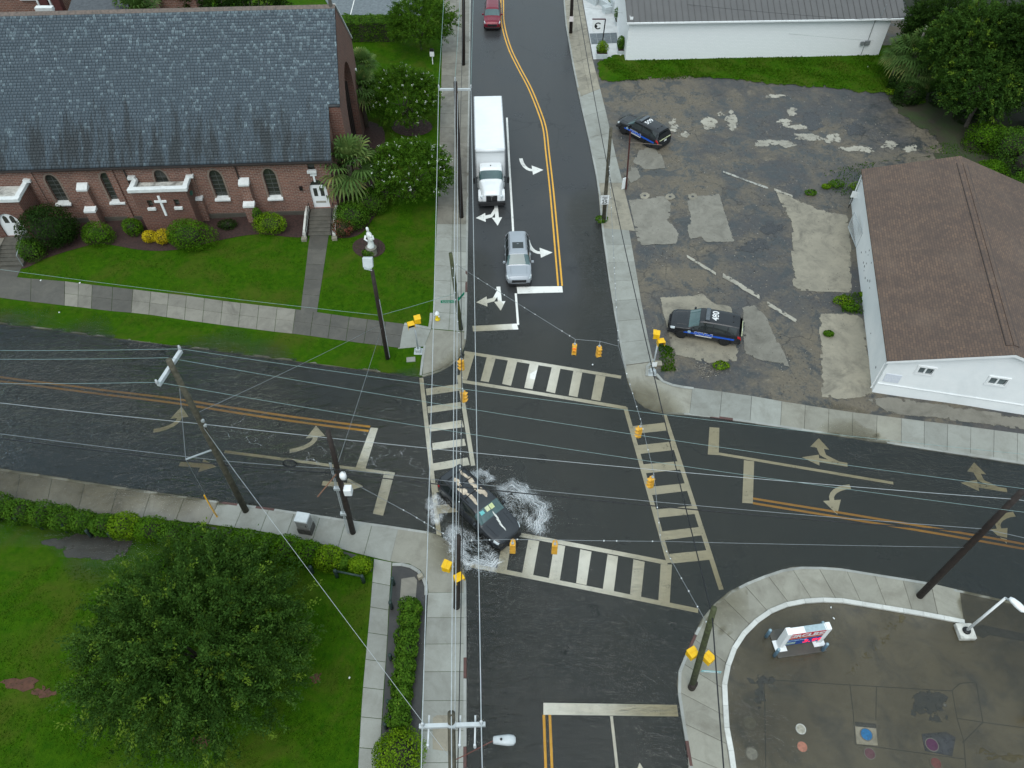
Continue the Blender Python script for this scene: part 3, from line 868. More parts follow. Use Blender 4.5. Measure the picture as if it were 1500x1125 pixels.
# ---- SE: rounded pavement, forecourt kerb, covers
wk = tag(empty('sidewalk'), kind='structure')
cutk = [p for p in SE_K[:-2]]
slabs(wk, cutk, SE_I, 19, Z_SE, CONC_BEIGE, seed=21)
k = tag(empty('kerb'), kind='structure')
kerb(k, SE_K, Z_SE, 36, side=-1, red=(5, 10))
kerb(k, SE_I, Z_SE, 24, side=-1, off=.12, width=.26, mat=concrete_mat('white_kerb', (0.58, 0.58, 0.55), (0.48, 0.48, 0.45), (0.22, 0.2, 0.16), 0.5))
fc = tag(empty('forecourt_paving'), kind='structure')
FC = [((1068, 1125), (1130, 1000), 2), ((1130, 1000), (1240, 1005), 2)]
JT = M('dark_joint', (0.045, 0.042, 0.036), None, 3, 0.5, space='geo')
for pl in ([(1120, 995), (1240, 1003), (1395, 1012)], [(1395, 1012), (1402, 1052), (1440, 1058), (1500, 1066)], [(1245, 1002), (1250, 1045), (1253, 1090)], [(1120, 997), (1122, 1125)], [(1284, 1006), (1283, 1055)], [(1253, 1090), (1415, 1112)], [(1402, 1052), (1412, 1085), (1415, 1125)], [(1430, 1000), (1440, 1058), (1410, 1088)], [(1394, 1012), (1406, 1001), (1430, 999)]):
    Wp = [np.array(at2(*p)) for p in pl]
    for a, b in zip(Wp[:-1], Wp[1:]):
        t = (b - a) / np.linalg.norm(b - a); nn = np.array([-t[1], t[0]]) * .02
        patch('joint', [a - nn, b - nn, b + nn, a + nn], Z_SE, JT, off=.006, cell=.8, parent=fc, world=True, ground=False)
for i, (pl, m) in enumerate([([(1252, 1057), (1283, 1060), (1286, 1092), (1255, 1090)], CONC_TAN), ([(1252, 1057), (1283, 1060), (1284, 1067), (1253, 1064)], JT), ([(1416, 920), (1440, 915), (1560, 940), (1560, 950), (1450, 930), (1440, 935)], JT), ([(1350, 1075), (1385, 1072), (1400, 1080), (1395, 1108), (1355, 1100)], TARD)]):
    patch('paving_patch', pl, Z_SE, m, off=.008 + .004 * i, cell=.5, parent=fc)
STAIN = M('oil_stain', (0.035, 0.036, 0.037), (0.05, 0.048, 0.043), 3, 0.35, space='geo')
for i, (cx, cy, rx, ry) in enumerate([(1355, 1030, 26, 18), (1375, 1050, 14, 10), (1120, 995, 22, 6), (1112, 1020, 7, 28)]):
    patch('oil_stain', blob(cx, cy, rx, ry, 60 + i), Z_SE, worn(STAIN, .9), off=.005 + .002 * i, cell=.4, parent=fc, jag=.09, seed=i, step=.25)
SILT = M('brown_silt', (0.085, 0.066, 0.028), (0.06, 0.05, 0.025), 6, 0.6, space='geo')
for i, (cx, cy, rx, ry) in enumerate([(1318, 907, 6, 5), (1305, 920, 8, 5), (1295, 935, 7, 5), (1282, 950, 8, 4), (1270, 962, 7, 4), (1255, 975, 8, 4), (1250, 985, 6, 3), (1470, 1108, 22, 6), (1440, 1104, 14, 5)]):
    patch('silt_patch', blob(cx, cy, rx, ry, 80 + i, rough=.6), Z_SE, worn(SILT, 1.1, 4.0), off=.0075, cell=.2, parent=fc, jag=.07, seed=i, step=.2)

# ---- SW: pavements, planted strip
wk = tag(empty('sidewalk'), kind='structure')
slabs(wk, [(-200, 656), (0, 687), (140, 709), (320, 735)], [(-200, 705), (0, 735), (93, 747), (221, 760), (305, 768)], 11, Z_SW, CONC_OLD, seed=31)
slabs(wk, [(320, 735), (438, 752), (528, 766), (584, 774)], [(305, 768), (373, 777), (470, 797), (548, 818), (572, 823)], 7, Z_SW, CONC, seed=32)
patch('corner_slab', [(584, 773), (626, 779), (645, 785), (661, 797), (675, 815), (681, 845), (681, 868), (628, 868), (626, 852), (616, 835), (600, 826), (572, 823)], Z_SW, CONC_BEIGE, off=.03, cell=.5, parent=wk)
slabs(wk, [(681.5, 868), (682, 1125), (682, 1330)], [(627, 868), (618, 1031), (614, 1125), (608, 1330)], 10, Z_SW, CONC, seed=33)
slabs(wk, [(548, 819), (542, 896), (537, 948), (530, 1027), (525, 1120), (516, 1300)], [(574, 824), (570, 882), (567, 948), (561, 1027), (556, 1120), (548, 1300)], 11, Z_SW, CONC, seed=34)
bed = patch('planting_bed', [(575, 826), (600, 827), (616, 836), (626, 853), (627, 869), (618, 1031), (614, 1125), (608, 1330), (548, 1300), (556, 1120), (567, 948), (573, 850)], Z_SW, MUD, off=.012, cell=.6)
tag(bed, kind='structure')
patch('utility_cover', [(588, 848), (607, 845), (611, 850), (609, 878), (602, 884), (590, 883), (586, 876)], Z_SW, CONC_OLD, off=.03, cell=.5, parent=wk)
patch('hatch_cover', [(634, 1052), (640, 1048), (660, 1048), (661, 1098), (655, 1101), (634, 1098)], Z_SW, CONC_TAN, off=.036, cell=.5, parent=wk)
bed2 = patch('planting_bed', [(-200, 706), (0, 737), (93, 749), (221, 762), (373, 779), (470, 799), (545, 820), (545, 838), (450, 822), (300, 800), (150, 775), (0, 760), (-200, 730)], Z_SW, MUD, off=.012, cell=.8)
tag(bed2, kind='structure')
tag(patch('flooded_turf', blob(125, 800, 62, 22, 7, rough=.25), Z_SW, worn(MUD, .8, 1.2), off=.006, cell=.8, jag=.1, step=.5), kind='structure')
for i, (cx, cy, rx, ry) in enumerate([(25, 1003, 26, 8), (65, 1015, 16, 8), (462, 995, 7, 6), (300, 1085, 16, 9)]):
    tag(patch('bare_earth', blob(cx, cy, rx, ry, 90 + i), Z_SW, M('red_earth', (0.10, 0.038, 0.02), (0.06, 0.028, 0.018), 4, .8, bmp=.8, bscale=20, space='geo'), off=.02, cell=.4, jag=.08, seed=i, step=.25), kind='structure')
k = tag(empty('kerb'), kind='structure')
kerb(k, SW_W, Z_SW, 34, side=-1, red=(23, 25))
kerb(k, SW_C, Z_SW, 6, side=-1, off=.01)
kerb(k, SW_S, Z_SW, 14, side=-1, red=(4, 8))
kerb(k, [(575, 825), (592, 825), (606, 829), (616, 836), (623, 846), (627, 858), (627, 872)], Z_SW, 6, side=-1, off=.07, width=.2)

# ------------------------------------------------------------------ painted markings, laid on the road
bm_ = bmesh.new(); bm_.from_mesh(road.data)
ROAD_BVH = BVHTree.FromBMesh(bm_); bm_.free()
def road_z(x, y):
    h = ROAD_BVH.ray_cast(Vector((x, y, 5)), Vector((0, 0, -1)))
    return h[0].z if h[0] else Z_ROAD.one(x, y)

def mark(name, W, mat, off=0.007):
    off += 0.006
    """flat marking with world outline W, split finely so that it follows the camber"""
    B = dense(W, 0.5)
    A = np.array(B)
    x0, y0 = A.min(0); x1, y1 = A.max(0)
    gx, gy = np.meshgrid(np.arange(x0 + .3, x1, .6), np.arange(y0 + .3, y1, .6))
    gx, gy = gx.ravel(), gy.ravel()
    kk = inside(B, gx, gy)
    vs_ = [Vector((float(p[0]), float(p[1]))) for p in B] + [Vector((float(a), float(b))) for a, b in zip(gx[kk], gy[kk])]
    res = delaunay_2d_cdt(vs_, [], [list(range(len(B)))], 1, 1e-5)
    me = bpy.data.meshes.new(name)
    fs_ = []
    for f in res[2]:
        a, b, c = (res[0][i] for i in f)
        fs_.append(f if (b - a).cross(c - a) > 0 else f[::-1])
    me.from_pydata([(v.x, v.y, road_z(v.x, v.y) + off) for v in res[0]], [], fs_)
    return mesh_obj(name, me, mat, road, True)

def markq(name, q, mat, off=0.007):
    return mark(name, [at2(*p) for p in q], mat, off)

def line(name, px, width, mat, shift=0.0, off=0.007, n=None):
    P = [np.array(at2(*p)) for p in px]
    if len(P) > 2: P = catmull(P, 6)
    L, Rr = [], []
    for i, p in enumerate(P):
        t = P[min(len(P) - 1, i + 1)] - P[max(0, i - 1)]
        t = t / np.linalg.norm(t); nn = np.array([-t[1], t[0]])
        L.append(p + nn * (shift + width / 2)); Rr.append(p + nn * (shift - width / 2))
    return mark(name, L + Rr[::-1], mat, off)

for a, b in (((680, 515.5), (910, 552)), ((671, 557), (917, 597)), ((916, 596), (980, 824)), ((973.5, 607), (1057, 863)), ((617, 553), (643, 785)), ((672, 549), (693, 682)), ((740, 779), (978, 824)), ((689, 827), (1023, 894))):
    line('crosswalk_edge', [a, b], .27, P_WHITE, off=.008)
for q in (((681, 517), (695, 519), (684, 556), (672, 555)), ((713, 523), (726, 524.5), (716, 559.5), (704, 557.5)), ((744, 527.5), (757.5, 530), (748.5, 565), (735.5, 562)), ((776, 532), (789, 534), (780, 570), (768, 568)), ((808.5, 537), (821, 539.5), (813, 576), (800, 573)), ((840, 543), (853, 545.5), (846, 581.5), (833, 579)), ((873, 548.5), (887, 551), (879.5, 587), (866, 584.5)),
          ((927, 623.6), (977, 618), (981, 629.6), (930, 635)), ((934, 651.7), (987, 646), (989, 658.4), (937.6, 664.4)), ((940, 680), (995, 675), (999, 687), (945, 693)), ((949, 713), (1008, 707), (1011, 718), (953, 725)), ((959, 746), (1018, 740), (1021, 752), (963, 758)), ((970, 778), (1028, 771), (1032, 783), (974, 791)), ((980, 811), (1039, 805), (1043, 819), (984, 825)),
          ((623.6, 569), (671.5, 562), (674, 571.6), (625, 578.6)), ((626, 595), (674.5, 588.5), (675.6, 598), (626.7, 605)), ((628, 622.4), (677, 615), (679.5, 625.5), (630, 632)), ((633, 649), (680, 642.5), (682.5, 652.5), (634, 659.4)), ((633, 679), (685, 670), (688, 681), (635, 689.4)), ((634, 708), (690, 702), (693, 714), (637, 721)), ((640, 740), (700, 733), (703, 746), (642, 752)),
          ((735, 798), (748, 800), (742, 836), (728, 833)), ((774, 790), (790, 792.4), (781, 842), (765, 839)), ((812, 796.5), (828, 799.6), (820, 850), (804, 847.6)), ((850, 804.5), (866.5, 808), (859, 857), (844, 854)), ((890, 812), (905.5, 815), (899, 866.5), (883, 863)), ((928, 819), (944.5, 822.6), (939, 875), (923, 870)), ((968, 826), (984.5, 826.5), (981, 885), (964.5, 880))):
    markq('crosswalk_bar', q, P_WHITE)
for q in (((757, 420.5), (823.5, 419.5), (824.5, 428.5), (758, 430.5)), ((692, 477), (757, 474), (759.5, 482.5), (693, 485)), ((543, 626), (553.7, 627), (535, 687), (521, 684)), ((562, 695), (577, 696), (561, 755), (546, 752)), ((1039.6, 625), (1054, 626), (1053, 666), (1037, 665)), ((1090, 673.5), (1105, 675), (1103, 737), (1087.5, 736)), ((796, 1029.5), (992, 1032), (994, 1049), (796, 1047))):
    markq('stop_line', q, P_WHITE)
line('lane_line', [(755.5, 430), (759, 476)], .16, P_WHITE, off=.011)
line('lane_line', [(742.5, 173), (746, 240), (752, 345), (755, 418)], .17, P_WHITE)
line('lane_line', [(328, 660), (578, 694)], .2, P_WHITE, off=.011)
line('lane_line', [(1053, 664), (1309, 707)], .2, P_WHITE, off=.011)
line('lane_line', [(895.7, 1049), (904, 1125), (925, 1330)], .14, P_WHITE)
for s in (-.15, .15):
    line('centre_line', [(735.6, -120), (735.6, 0), (737, 36), (746, 70), (760, 100), (776, 130), (790, 164), (798, 190), (802, 225), (809, 288), (820.5, 419)], .13, P_YELLOW, s)
    line('centre_line', [(-240, 522), (0, 554), (133, 571), (267, 588), (400, 609), (541, 628)], .16, P_YELLOW, s * 1.15)
    line('centre_line', [(1103, 733), (1257, 758), (1431, 787), (1500, 799), (1740, 840)], .15, P_YELLOW, s * 1.1)
    line('centre_line', [(801, 1047), (804, 1125), (812, 1330)], .13, P_YELLOW, s)

def arrow(kind, tail, tip, mat, wid=1.0):
    """lane arrow: tail and tip are picture points along the direction of travel"""
    a, b = np.array(at2(*tail)), np.array(at2(*tip))
    L = np.linalg.norm(b - a)
    f = (b - a) / L; r = np.array([f[1], -f[0]])
    s = wid
    def put(poly, off=.007):
        mark('turn_arrow', [a + r * x * s + f * y * L for x, y in poly], mat, off)
    def turn(sd, y0, reach, head):
        w = .12 * 2.2
        pts_o, pts_i = [(-.14, y0), ], [(.14, y0)]
        out = []; inn = []
        for i in range(7):
            t = math.pi / 2 * i / 6
            out.append((sd * (reach - reach * math.cos(t) - .14 * math.cos(t)), y0 + (1 - y0) * .62 * math.sin(t) + .05 * math.sin(t)))
            inn.append((sd * (reach - reach * math.cos(t) + .14 * math.cos(t)), y0 + (1 - y0) * .62 * math.sin(t) - .07 * math.sin(t)))
        ye = y0 + (1 - y0) * .62
        poly = out + [(sd * reach, ye + .22), (sd * (reach + head), ye), (sd * reach, ye - .24)] + inn[::-1]
        if sd > 0: poly = poly[::-1]
        put(poly)
    if kind == 'straight':
        put([(-.16, 0), (.16, 0), (.16, .58), (.5, .58), (0, 1), (-.5, .58), (-.16, .58)])
    if kind in ('both_right', 'both_left'):
        put([(-.15, 0), (.15, 0), (.15, .62), (.42, .62), (0, 1), (-.42, .62), (-.15, .62)])
        sd = 1 if kind == 'both_right' else -1
        q = [(sd * .15, .18), (sd * .5, .46), (sd * .95, .50), (sd * .95, .38), (sd * 1.75, .60), (sd * .95, .80), (sd * .95, .66), (sd * .4, .60), (sd * .15, .42)]
        put(q if sd > 0 else q[::-1])
    if kind == 'left': turn(-1, 0, .75, .85)
    if kind == 'right': turn(1, 0, .75, .85)
arrow('both_right', (726.5, 300), (729, 331), P_WHITE)
arrow('both_right', (730, 420), (733.5, 455), P_WHITE)
arrow('left', (763, 233), (767, 262), P_WHITE, 1.15)
arrow('left', (773, 352), (777, 384), P_WHITE, 1.15)
arrow('left', (224, 630), (283, 623), P_WHITE, 1.1)
arrow('left', (424, 660), (486, 652), P_WHITE, 1.1)
arrow('straight', (472, 707), (532, 712), P_WHITE)
arrow('straight', (262, 678), (316, 682), P_WHITE)
arrow('both_right', (1242, 680), (1175, 669), P_WHITE)
arrow('both_right', (1476, 717), (1408, 706), P_WHITE)
arrow('left', (1246, 712), (1190, 716), P_WHITE, 1.15)
arrow('left', (1487, 752), (1433, 756), P_WHITE, 1.15)
arrow('straight', (946, 1190), (937, 1117), P_WHITE)

for pl in ([(492, 3), (604, 2)], [(520, 2), (514, 26)], [(560, -20), (554, 3)], [(600, -10), (594, 15)]):
    Wp = [np.array(at2(*p)) for p in pl]
    t = (Wp[1] - Wp[0]) / np.linalg.norm(Wp[1] - Wp[0]); nn = np.array([-t[1], t[0]]) * .05
    patch('court_line', [Wp[0] - nn, Wp[1] - nn, Wp[1] + nn, Wp[0] + nn], Z_NW, P_WHITE, off=.045, cell=2, parent=court, world=True, ground=False)
_cc = np.array(at2(560, 12))
_arc = [_cc + np.array([math.cos(a) * 2.2, math.sin(a) * 3.2]) for a in np.linspace(-1.4, 1.4, 14)]
_arc2 = [_cc + np.array([math.cos(a) * 2.32, math.sin(a) * 3.32]) for a in np.linspace(1.4, -1.4, 14)]
patch('court_line', _arc + _arc2, Z_NW, P_WHITE, off=.046, cell=2, parent=court, world=True, ground=False)

# ------------------------------------------------------------------ the flood: one level sheet, its depth measured down to the ground
_vs, _fs = [], []
for o in GROUND:
    k0 = len(_vs)
    _vs += [v.co.copy() for v in o.data.vertices]
    _fs += [tuple(i + k0 for i in p.vertices) for p in o.data.polygons]
GBVH = BVHTree.FromPolygons(_vs, _fs)
def ground_z(x, y):
    h = GBVH.ray_cast(Vector((x, y, 3)), Vector((0, 0, -1)))
    return h[0].z if h[0] else 0.0
_step = 0.32
WX = np.arange(-46, 50, _step); WY = np.arange(2, 62, _step)
_nx, _ny = len(WX), len(WY)
_dep = np.array([[max(0.0, -ground_z(float(x), float(y))) for x in WX] for y in WY])
_gx, _gy = np.meshgrid(WX, WY)
# keep the cells where ground is near or under the water
_pad = np.zeros_like(_dep, bool)
_g = np.array(_dep > 0)
for dx in (-1, 0, 1):
    for dy in (-1, 0, 1):
        _pad |= np.roll(np.roll(_g, dx, 1), dy, 0)
_idx = -np.ones(_dep.shape, int)
_cell = _pad[:-1, :-1] & _pad[1:, :-1] & _pad[:-1, 1:] & _pad[1:, 1:]
_use = np.zeros_like(_pad)
_use[:-1, :-1] |= _cell; _use[1:, :-1] |= _cell; _use[:-1, 1:] |= _cell; _use[1:, 1:] |= _cell
_idx[_use] = np.arange(_use.sum())
_V = np.stack([_gx[_use], _gy[_use], np.zeros(_use.sum())], 1)
_r, _c = np.nonzero(_cell)
_F = np.stack([_idx[_r, _c], _idx[_r, _c + 1], _idx[_r + 1, _c + 1], _idx[_r + 1, _c]], 1)
water = np_mesh('water', _V, _F, WATER, smooth=True)
tag(water, kind='structure')
_a = water.data.attributes.new('depth', 'FLOAT', 'POINT')
_a.data.foreach_set('value', _dep[_use].astype(np.float32))
# how much wind and traffic stir it, place by place
STIR = Level([(0, 560, 1.7), (200, 600, 1.8), (400, 620, 1.7), (550, 680, 1.6), (300, 700, 1.2), (600, 650, .7), (500, 560, .6), (0, 480, .6), (700, 700, .7), (800, 650, .12), (780, 560, .1), (820, 480, .18), (885, 420, .5), (870, 450, .35), (900, 650, .1), (960, 700, .1), (900, 800, .2), (1000, 850, .35), (1150, 700, .12), (1300, 760, .15), (1300, 690, .5), (1420, 690, .7), (1250, 640, .6), (1450, 800, .2), (800, 900, 1.3), (900, 960, 1.2), (750, 1050, 1.4), (850, 1100, 1.2), (700, 950, 1.4), (985, 1040, .7), (950, 560, .2), (1200, 950, .12), (1300, 1050, .1), (100, 720, .4), (450, 760, .5), (600, 1000, .1), (640, 820, .4), (690, 430, .4)])
_a = water.data.attributes.new('stir', 'FLOAT', 'POINT')
_a.data.foreach_set('value', STIR(_V[:, 0], _V[:, 1]).astype(np.float32))

# ------------------------------------------------------------------ building materials
def brick_mat(name, c1, c2, mortar, dark=0.35):
    m, nt, b, out = nodes_of(name)
    tc = nd(nt, 'ShaderNodeTexCoord')
    sp = nd(nt, 'ShaderNodeSeparateXYZ'); lk(nt, tc.outputs['Object'], sp.inputs[0])
    cb = nd(nt, 'ShaderNodeCombineXYZ')
    lk(nt, math_n(nt, 'ADD', sp.outputs[0], sp.outputs[1]), cb.inputs[0]); lk(nt, sp.outputs[2], cb.inputs[1])
    br = nd(nt, 'ShaderNodeTexBrick')
    lk(nt, cb.outputs[0], br.inputs['Vector'])
    br.inputs['Scale'].default_value = 1.0
    br.inputs['Brick Width'].default_value = 0.40
    br.inputs['Row Height'].default_value = 0.15
    br.inputs['Mortar Size'].default_value = 0.02
    br.inputs['Bias'].default_value = -0.1
    br.inputs['Color1'].default_value = (*c1, 1); br.inputs['Color2'].default_value = (*c2, 1); br.inputs['Mortar'].default_value = (*mortar, 1)
    n1 = noise(nt, tc.outputs['Object'], 0.5, 6, 0.65, 0.5)
    n2 = noise(nt, tc.outputs['Object'], 11, 2, 0.6)
    c = mixc(nt, ramp(nt, n2, [(0.35, 0.0), (0.65, 0.55)]), br.outputs['Color'], tuple(x * 0.5 for x in c1))
    c = mixc(nt, ramp(nt, n1, [(0.5, 0.0), (0.75, dark)]), c, (0.05, 0.035, 0.03))
    lk(nt, c, b.inputs['Base Color'])
    b.inputs['Roughness'].default_value = 0.85
    bump(nt, b, br.outputs['Fac'], -0.4, 0.01)
    return m

def slate_mat():
    m, nt, b, out = nodes_of('roof_slate')
    a = nd(nt, 'ShaderNodeAttribute', attribute_name='tint')
    co = coords(nt, 'obj')
    base = ramp(nt, a.outputs['Fac'], [(0.0, (0.044, 0.065, 0.084)), (0.45, (0.061, 0.089, 0.113)), (0.7, (0.080, 0.110, 0.135)), (0.75, (0.14, 0.195, 0.225)), (1.0, (0.21, 0.275, 0.305))])
    # pale flakes cover only a share of a slate
    fl = noise(nt, coords(nt, 'obj', (17, 6, 6)), 1.0, 2, 0.5)
    base = mixc(nt, ramp(nt, fl, [(0.38, 0.0), (0.44, 0.88)]), base, mixc(nt, 0.78, base, (0.056, 0.077, 0.094)))
    st = noise(nt, coords(nt, 'obj', (1.6, 0.22, 0.22)), 1.0, 6, 0.7, 0.3)
    sp = nd(nt, 'ShaderNodeSeparateXYZ'); lk(nt, co, sp.inputs[0])
    low = maprange(nt, sp.outputs[1], 1.0, 6.5, 0.42, 0.0)
    amt = math_n(nt, 'ADD', low, math_n(nt, 'SUBTRACT', st, 0.72))
    base = mixc(nt, ramp(nt, amt, [(0.10, 0.0), (0.26, 0.9)]), base, (0.022, 0.028, 0.031))
    lk(nt, base, b.inputs['Base Color'])
    b.inputs['Roughness'].default_value = 0.5
    b.inputs['Specular IOR Level'].default_value = 0.45
    bump(nt, b, noise(nt, co, 20, 3), 0.2, 0.005)
    return m

def shingle_mat():
    m, nt, b, out = nodes_of('brown_shingle')
    tc = nd(nt, 'ShaderNodeTexCoord')
    sp = nd(nt, 'ShaderNodeSeparateXYZ'); lk(nt, tc.outputs['Object'], sp.inputs[0])
    cb = nd(nt, 'ShaderNodeCombineXYZ'); lk(nt, sp.outputs[1], cb.inputs[0]); lk(nt, sp.outputs[0], cb.inputs[1])
    br = nd(nt, 'ShaderNodeTexBrick'); lk(nt, cb.outputs[0], br.inputs['Vector'])
    br.inputs['Scale'].default_value = 1.0
    br.inputs['Brick Width'].default_value = 0.32; br.inputs['Row Height'].default_value = 0.16
    br.inputs['Mortar Size'].default_value = 0.012
    br.inputs['Color1'].default_value = (0.138, 0.086, 0.058, 1); br.inputs['Color2'].default_value = (0.090, 0.057, 0.043, 1); br.inputs['Mortar'].default_value = (0.045, 0.034, 0.03, 1)
    n1 = noise(nt, coords(nt, 'obj', (0.25, 1.0, 1)), 0.9, 6, 0.65, 0.4)
    n2 = noise(nt, tc.outputs['Object'], 0.35, 5, 0.6)
    c = mixc(nt, ramp(nt, n1, [(0.42, 0.0), (0.68, 0.6)]), br.outputs['Color'], (0.060, 0.042, 0.034))
    c = mixc(nt, ramp(nt, n2, [(0.5, 0.0), (0.75, 0.4)]), c, (0.145, 0.102, 0.076))
    lk(nt, c, b.inputs['Base Color'])
    b.inputs['Roughness'].default_value = 0.75
    bump(nt, b, br.outputs['Fac'], -0.5, 0.01)
    return m

BRICK = brick_mat('red_brick', (0.24, 0.100, 0.068), (0.12, 0.053, 0.042), (0.32, 0.265, 0.22))
BRICK_P = brick_mat('porch_brick', (0.165, 0.062, 0.042), (0.10, 0.042, 0.034), (0.20, 0.15, 0.12), 0.5)
SLATE = slate_mat()
SHINGLE = shingle_mat()
WHITE = M('white_paint', (0.80, 0.81, 0.81), (0.74, 0.75, 0.75), 1.2, 0.5, bmp=.08, grime=.25, gcol=(0.4, 0.4, 0.37))
WHITE_STONE = M('white_stone', (0.70, 0.71, 0.70), (0.58, 0.59, 0.58), 2.5, 0.6, bmp=.15, grime=.35, gcol=(0.3, 0.3, 0.28))
STAINED = M('stained_white', (0.62, 0.61, 0.57), (0.4, 0.39, 0.35), 2.0, 0.6, grime=.95, gcol=(0.06, 0.055, 0.05))
GLASS_D = M('dark_leaded_glass', (0.030, 0.034, 0.030), (0.045, 0.047, 0.038), 5, 0.18, spec=.6, bmp=.1)
GLASS_G = M('grey_window_glass', (0.11, 0.135, 0.14), (0.07, 0.09, 0.095), 2, 0.1, spec=.6, bmp=0)
LEAD = M('lead_bar', (0.10, 0.105, 0.10), None, 4, 0.5)
RUST = M('rusty_ridge', (0.16, 0.12, 0.10), (0.10, 0.085, 0.075), 6, 0.7)
IRON = M('black_iron', (0.015, 0.015, 0.016), None, 5, 0.4, metal=.3)
STEP_M = M('mossy_step', (0.11, 0.10, 0.082), (0.07, 0.066, 0.055), 2, 0.6, grime=.6)
SEAM = M('grey_metal_roof', (0.105, 0.10, 0.098), (0.088, 0.085, 0.084), 0.6, 0.42, spec=.5, bmp=.05)
GUTTER = M('dark_gutter', (0.035, 0.028, 0.026), None, 3, 0.4)

def wall_mesh(outline, holes, depth, axis='xz'):
    """wall face in the xz plane at y = 0 with openings; reveals go back by depth"""
    vs_ = []; eds = []
    def ring(pts):
        k0 = len(vs_)
        for p in pts: vs_.append(Vector((p[0], p[1])))
        n = len(pts)
        for i in range(n): eds.append((k0 + i, k0 + (i + 1) % n))
    ring(outline)
    for h in holes: ring(h)
    r = delaunay_2d_cdt(vs_, eds, [], 0, 1e-5)
    co = [(v.x, v.y) for v in r[0]]
    mb = MB()
    fs_ = []
    for f in r[2]:
        cx = np.array([sum(co[i][0] for i in f) / len(f)]); cz = np.array([sum(co[i][1] for i in f) / len(f)])
        if not inside(outline, cx, cz)[0]: continue
        if any(inside(h, cx, cz)[0] for h in holes): continue
        fs_.append(tuple(f))
    mb.add([(x, 0, z) for x, z in co], fs_)
    for h in holes:
        n = len(h)
        mb.add([(x, 0, z) for x, z in h] + [(x, depth, z) for x, z in h], [(i, (i + 1) % n, n + (i + 1) % n, n + i) for i in range(n)])
    return mb

def arch(cx, z0, z1, w, pointed=0.25, n=7):
    """window outline: straight sides, pointed arch"""
    zs = z1 - w * 0.75
    pts = [(cx - w / 2, z0), (cx + w / 2, z0)]
    for i in range(n + 1):
        t = i / n
        a = t * math.pi / 2
        pts.append((cx + w / 2 * math.cos(a) ** (1 - pointed * .4), zs + (z1 - zs) * math.sin(a)))
    for i in range(n - 1, -1, -1):
        a = i / n * math.pi / 2
        pts.append((cx - w / 2 * math.cos(a) ** (1 - pointed * .4), zs + (z1 - zs) * math.sin(a)))
    return pts

# ------------------------------------------------------------------ the church
CH_A, CH_Z = R(3.0), 0.35
CH_O = np.array([-14.05, 51.26, CH_Z])
CH_U = np.array([math.cos(CH_A), math.sin(CH_A), 0]); CH_N = np.array([-math.sin(CH_A), math.cos(CH_A), 0])
church = thing('church', 'brick church with weathered grey slate roof and white trimmed arched windows', 'church', tuple(CH_O), CH_A)
def cl(px, py, y=0.0):
    """picture point on the church plane at local y -> local x, z"""
    p = on_plane(px, py, CH_O + CH_N * y, CH_N) - CH_O
    return float(np.dot(p, CH_U)), float(p[2])
WEST, RIDGE_Y, RIDGE_Z, SLOPE = -36.0, 8.05, 13.2, .955
EAVE_Z = RIDGE_Z - SLOPE * RIDGE_Y
wins = []
for tp, sl in (((70, 256), (94, 298)), ((150, 253), (173, 296)), ((232, 249), (249, 292)), ((313, 249), (327, 291)), ((392, 247), (404, 290))):
    x, z0 = cl(*sl); _, z1 = cl(*tp)
    wins.append((x, z0 + .1, z1, .98))
dx0, dz0 = cl(472, 305)
slit = cl(457, 251)
holes = [arch(x, a, b, w) for x, a, b, w in wins]
door_hole = arch(dx0 + .02, dz0, dz0 + 2.75, 1.35, 0)
holes.append(door_hole)
sx, sz = slit
holes.append([(sx - .28, sz), (sx + .28, sz), (sx + .28, EAVE_Z - .3), (sx - .28, EAVE_Z - .3)])
wm = wall_mesh([(WEST, -.6), (0, -.6), (0, EAVE_Z - .02), (WEST, EAVE_Z - .02)], holes, .28)
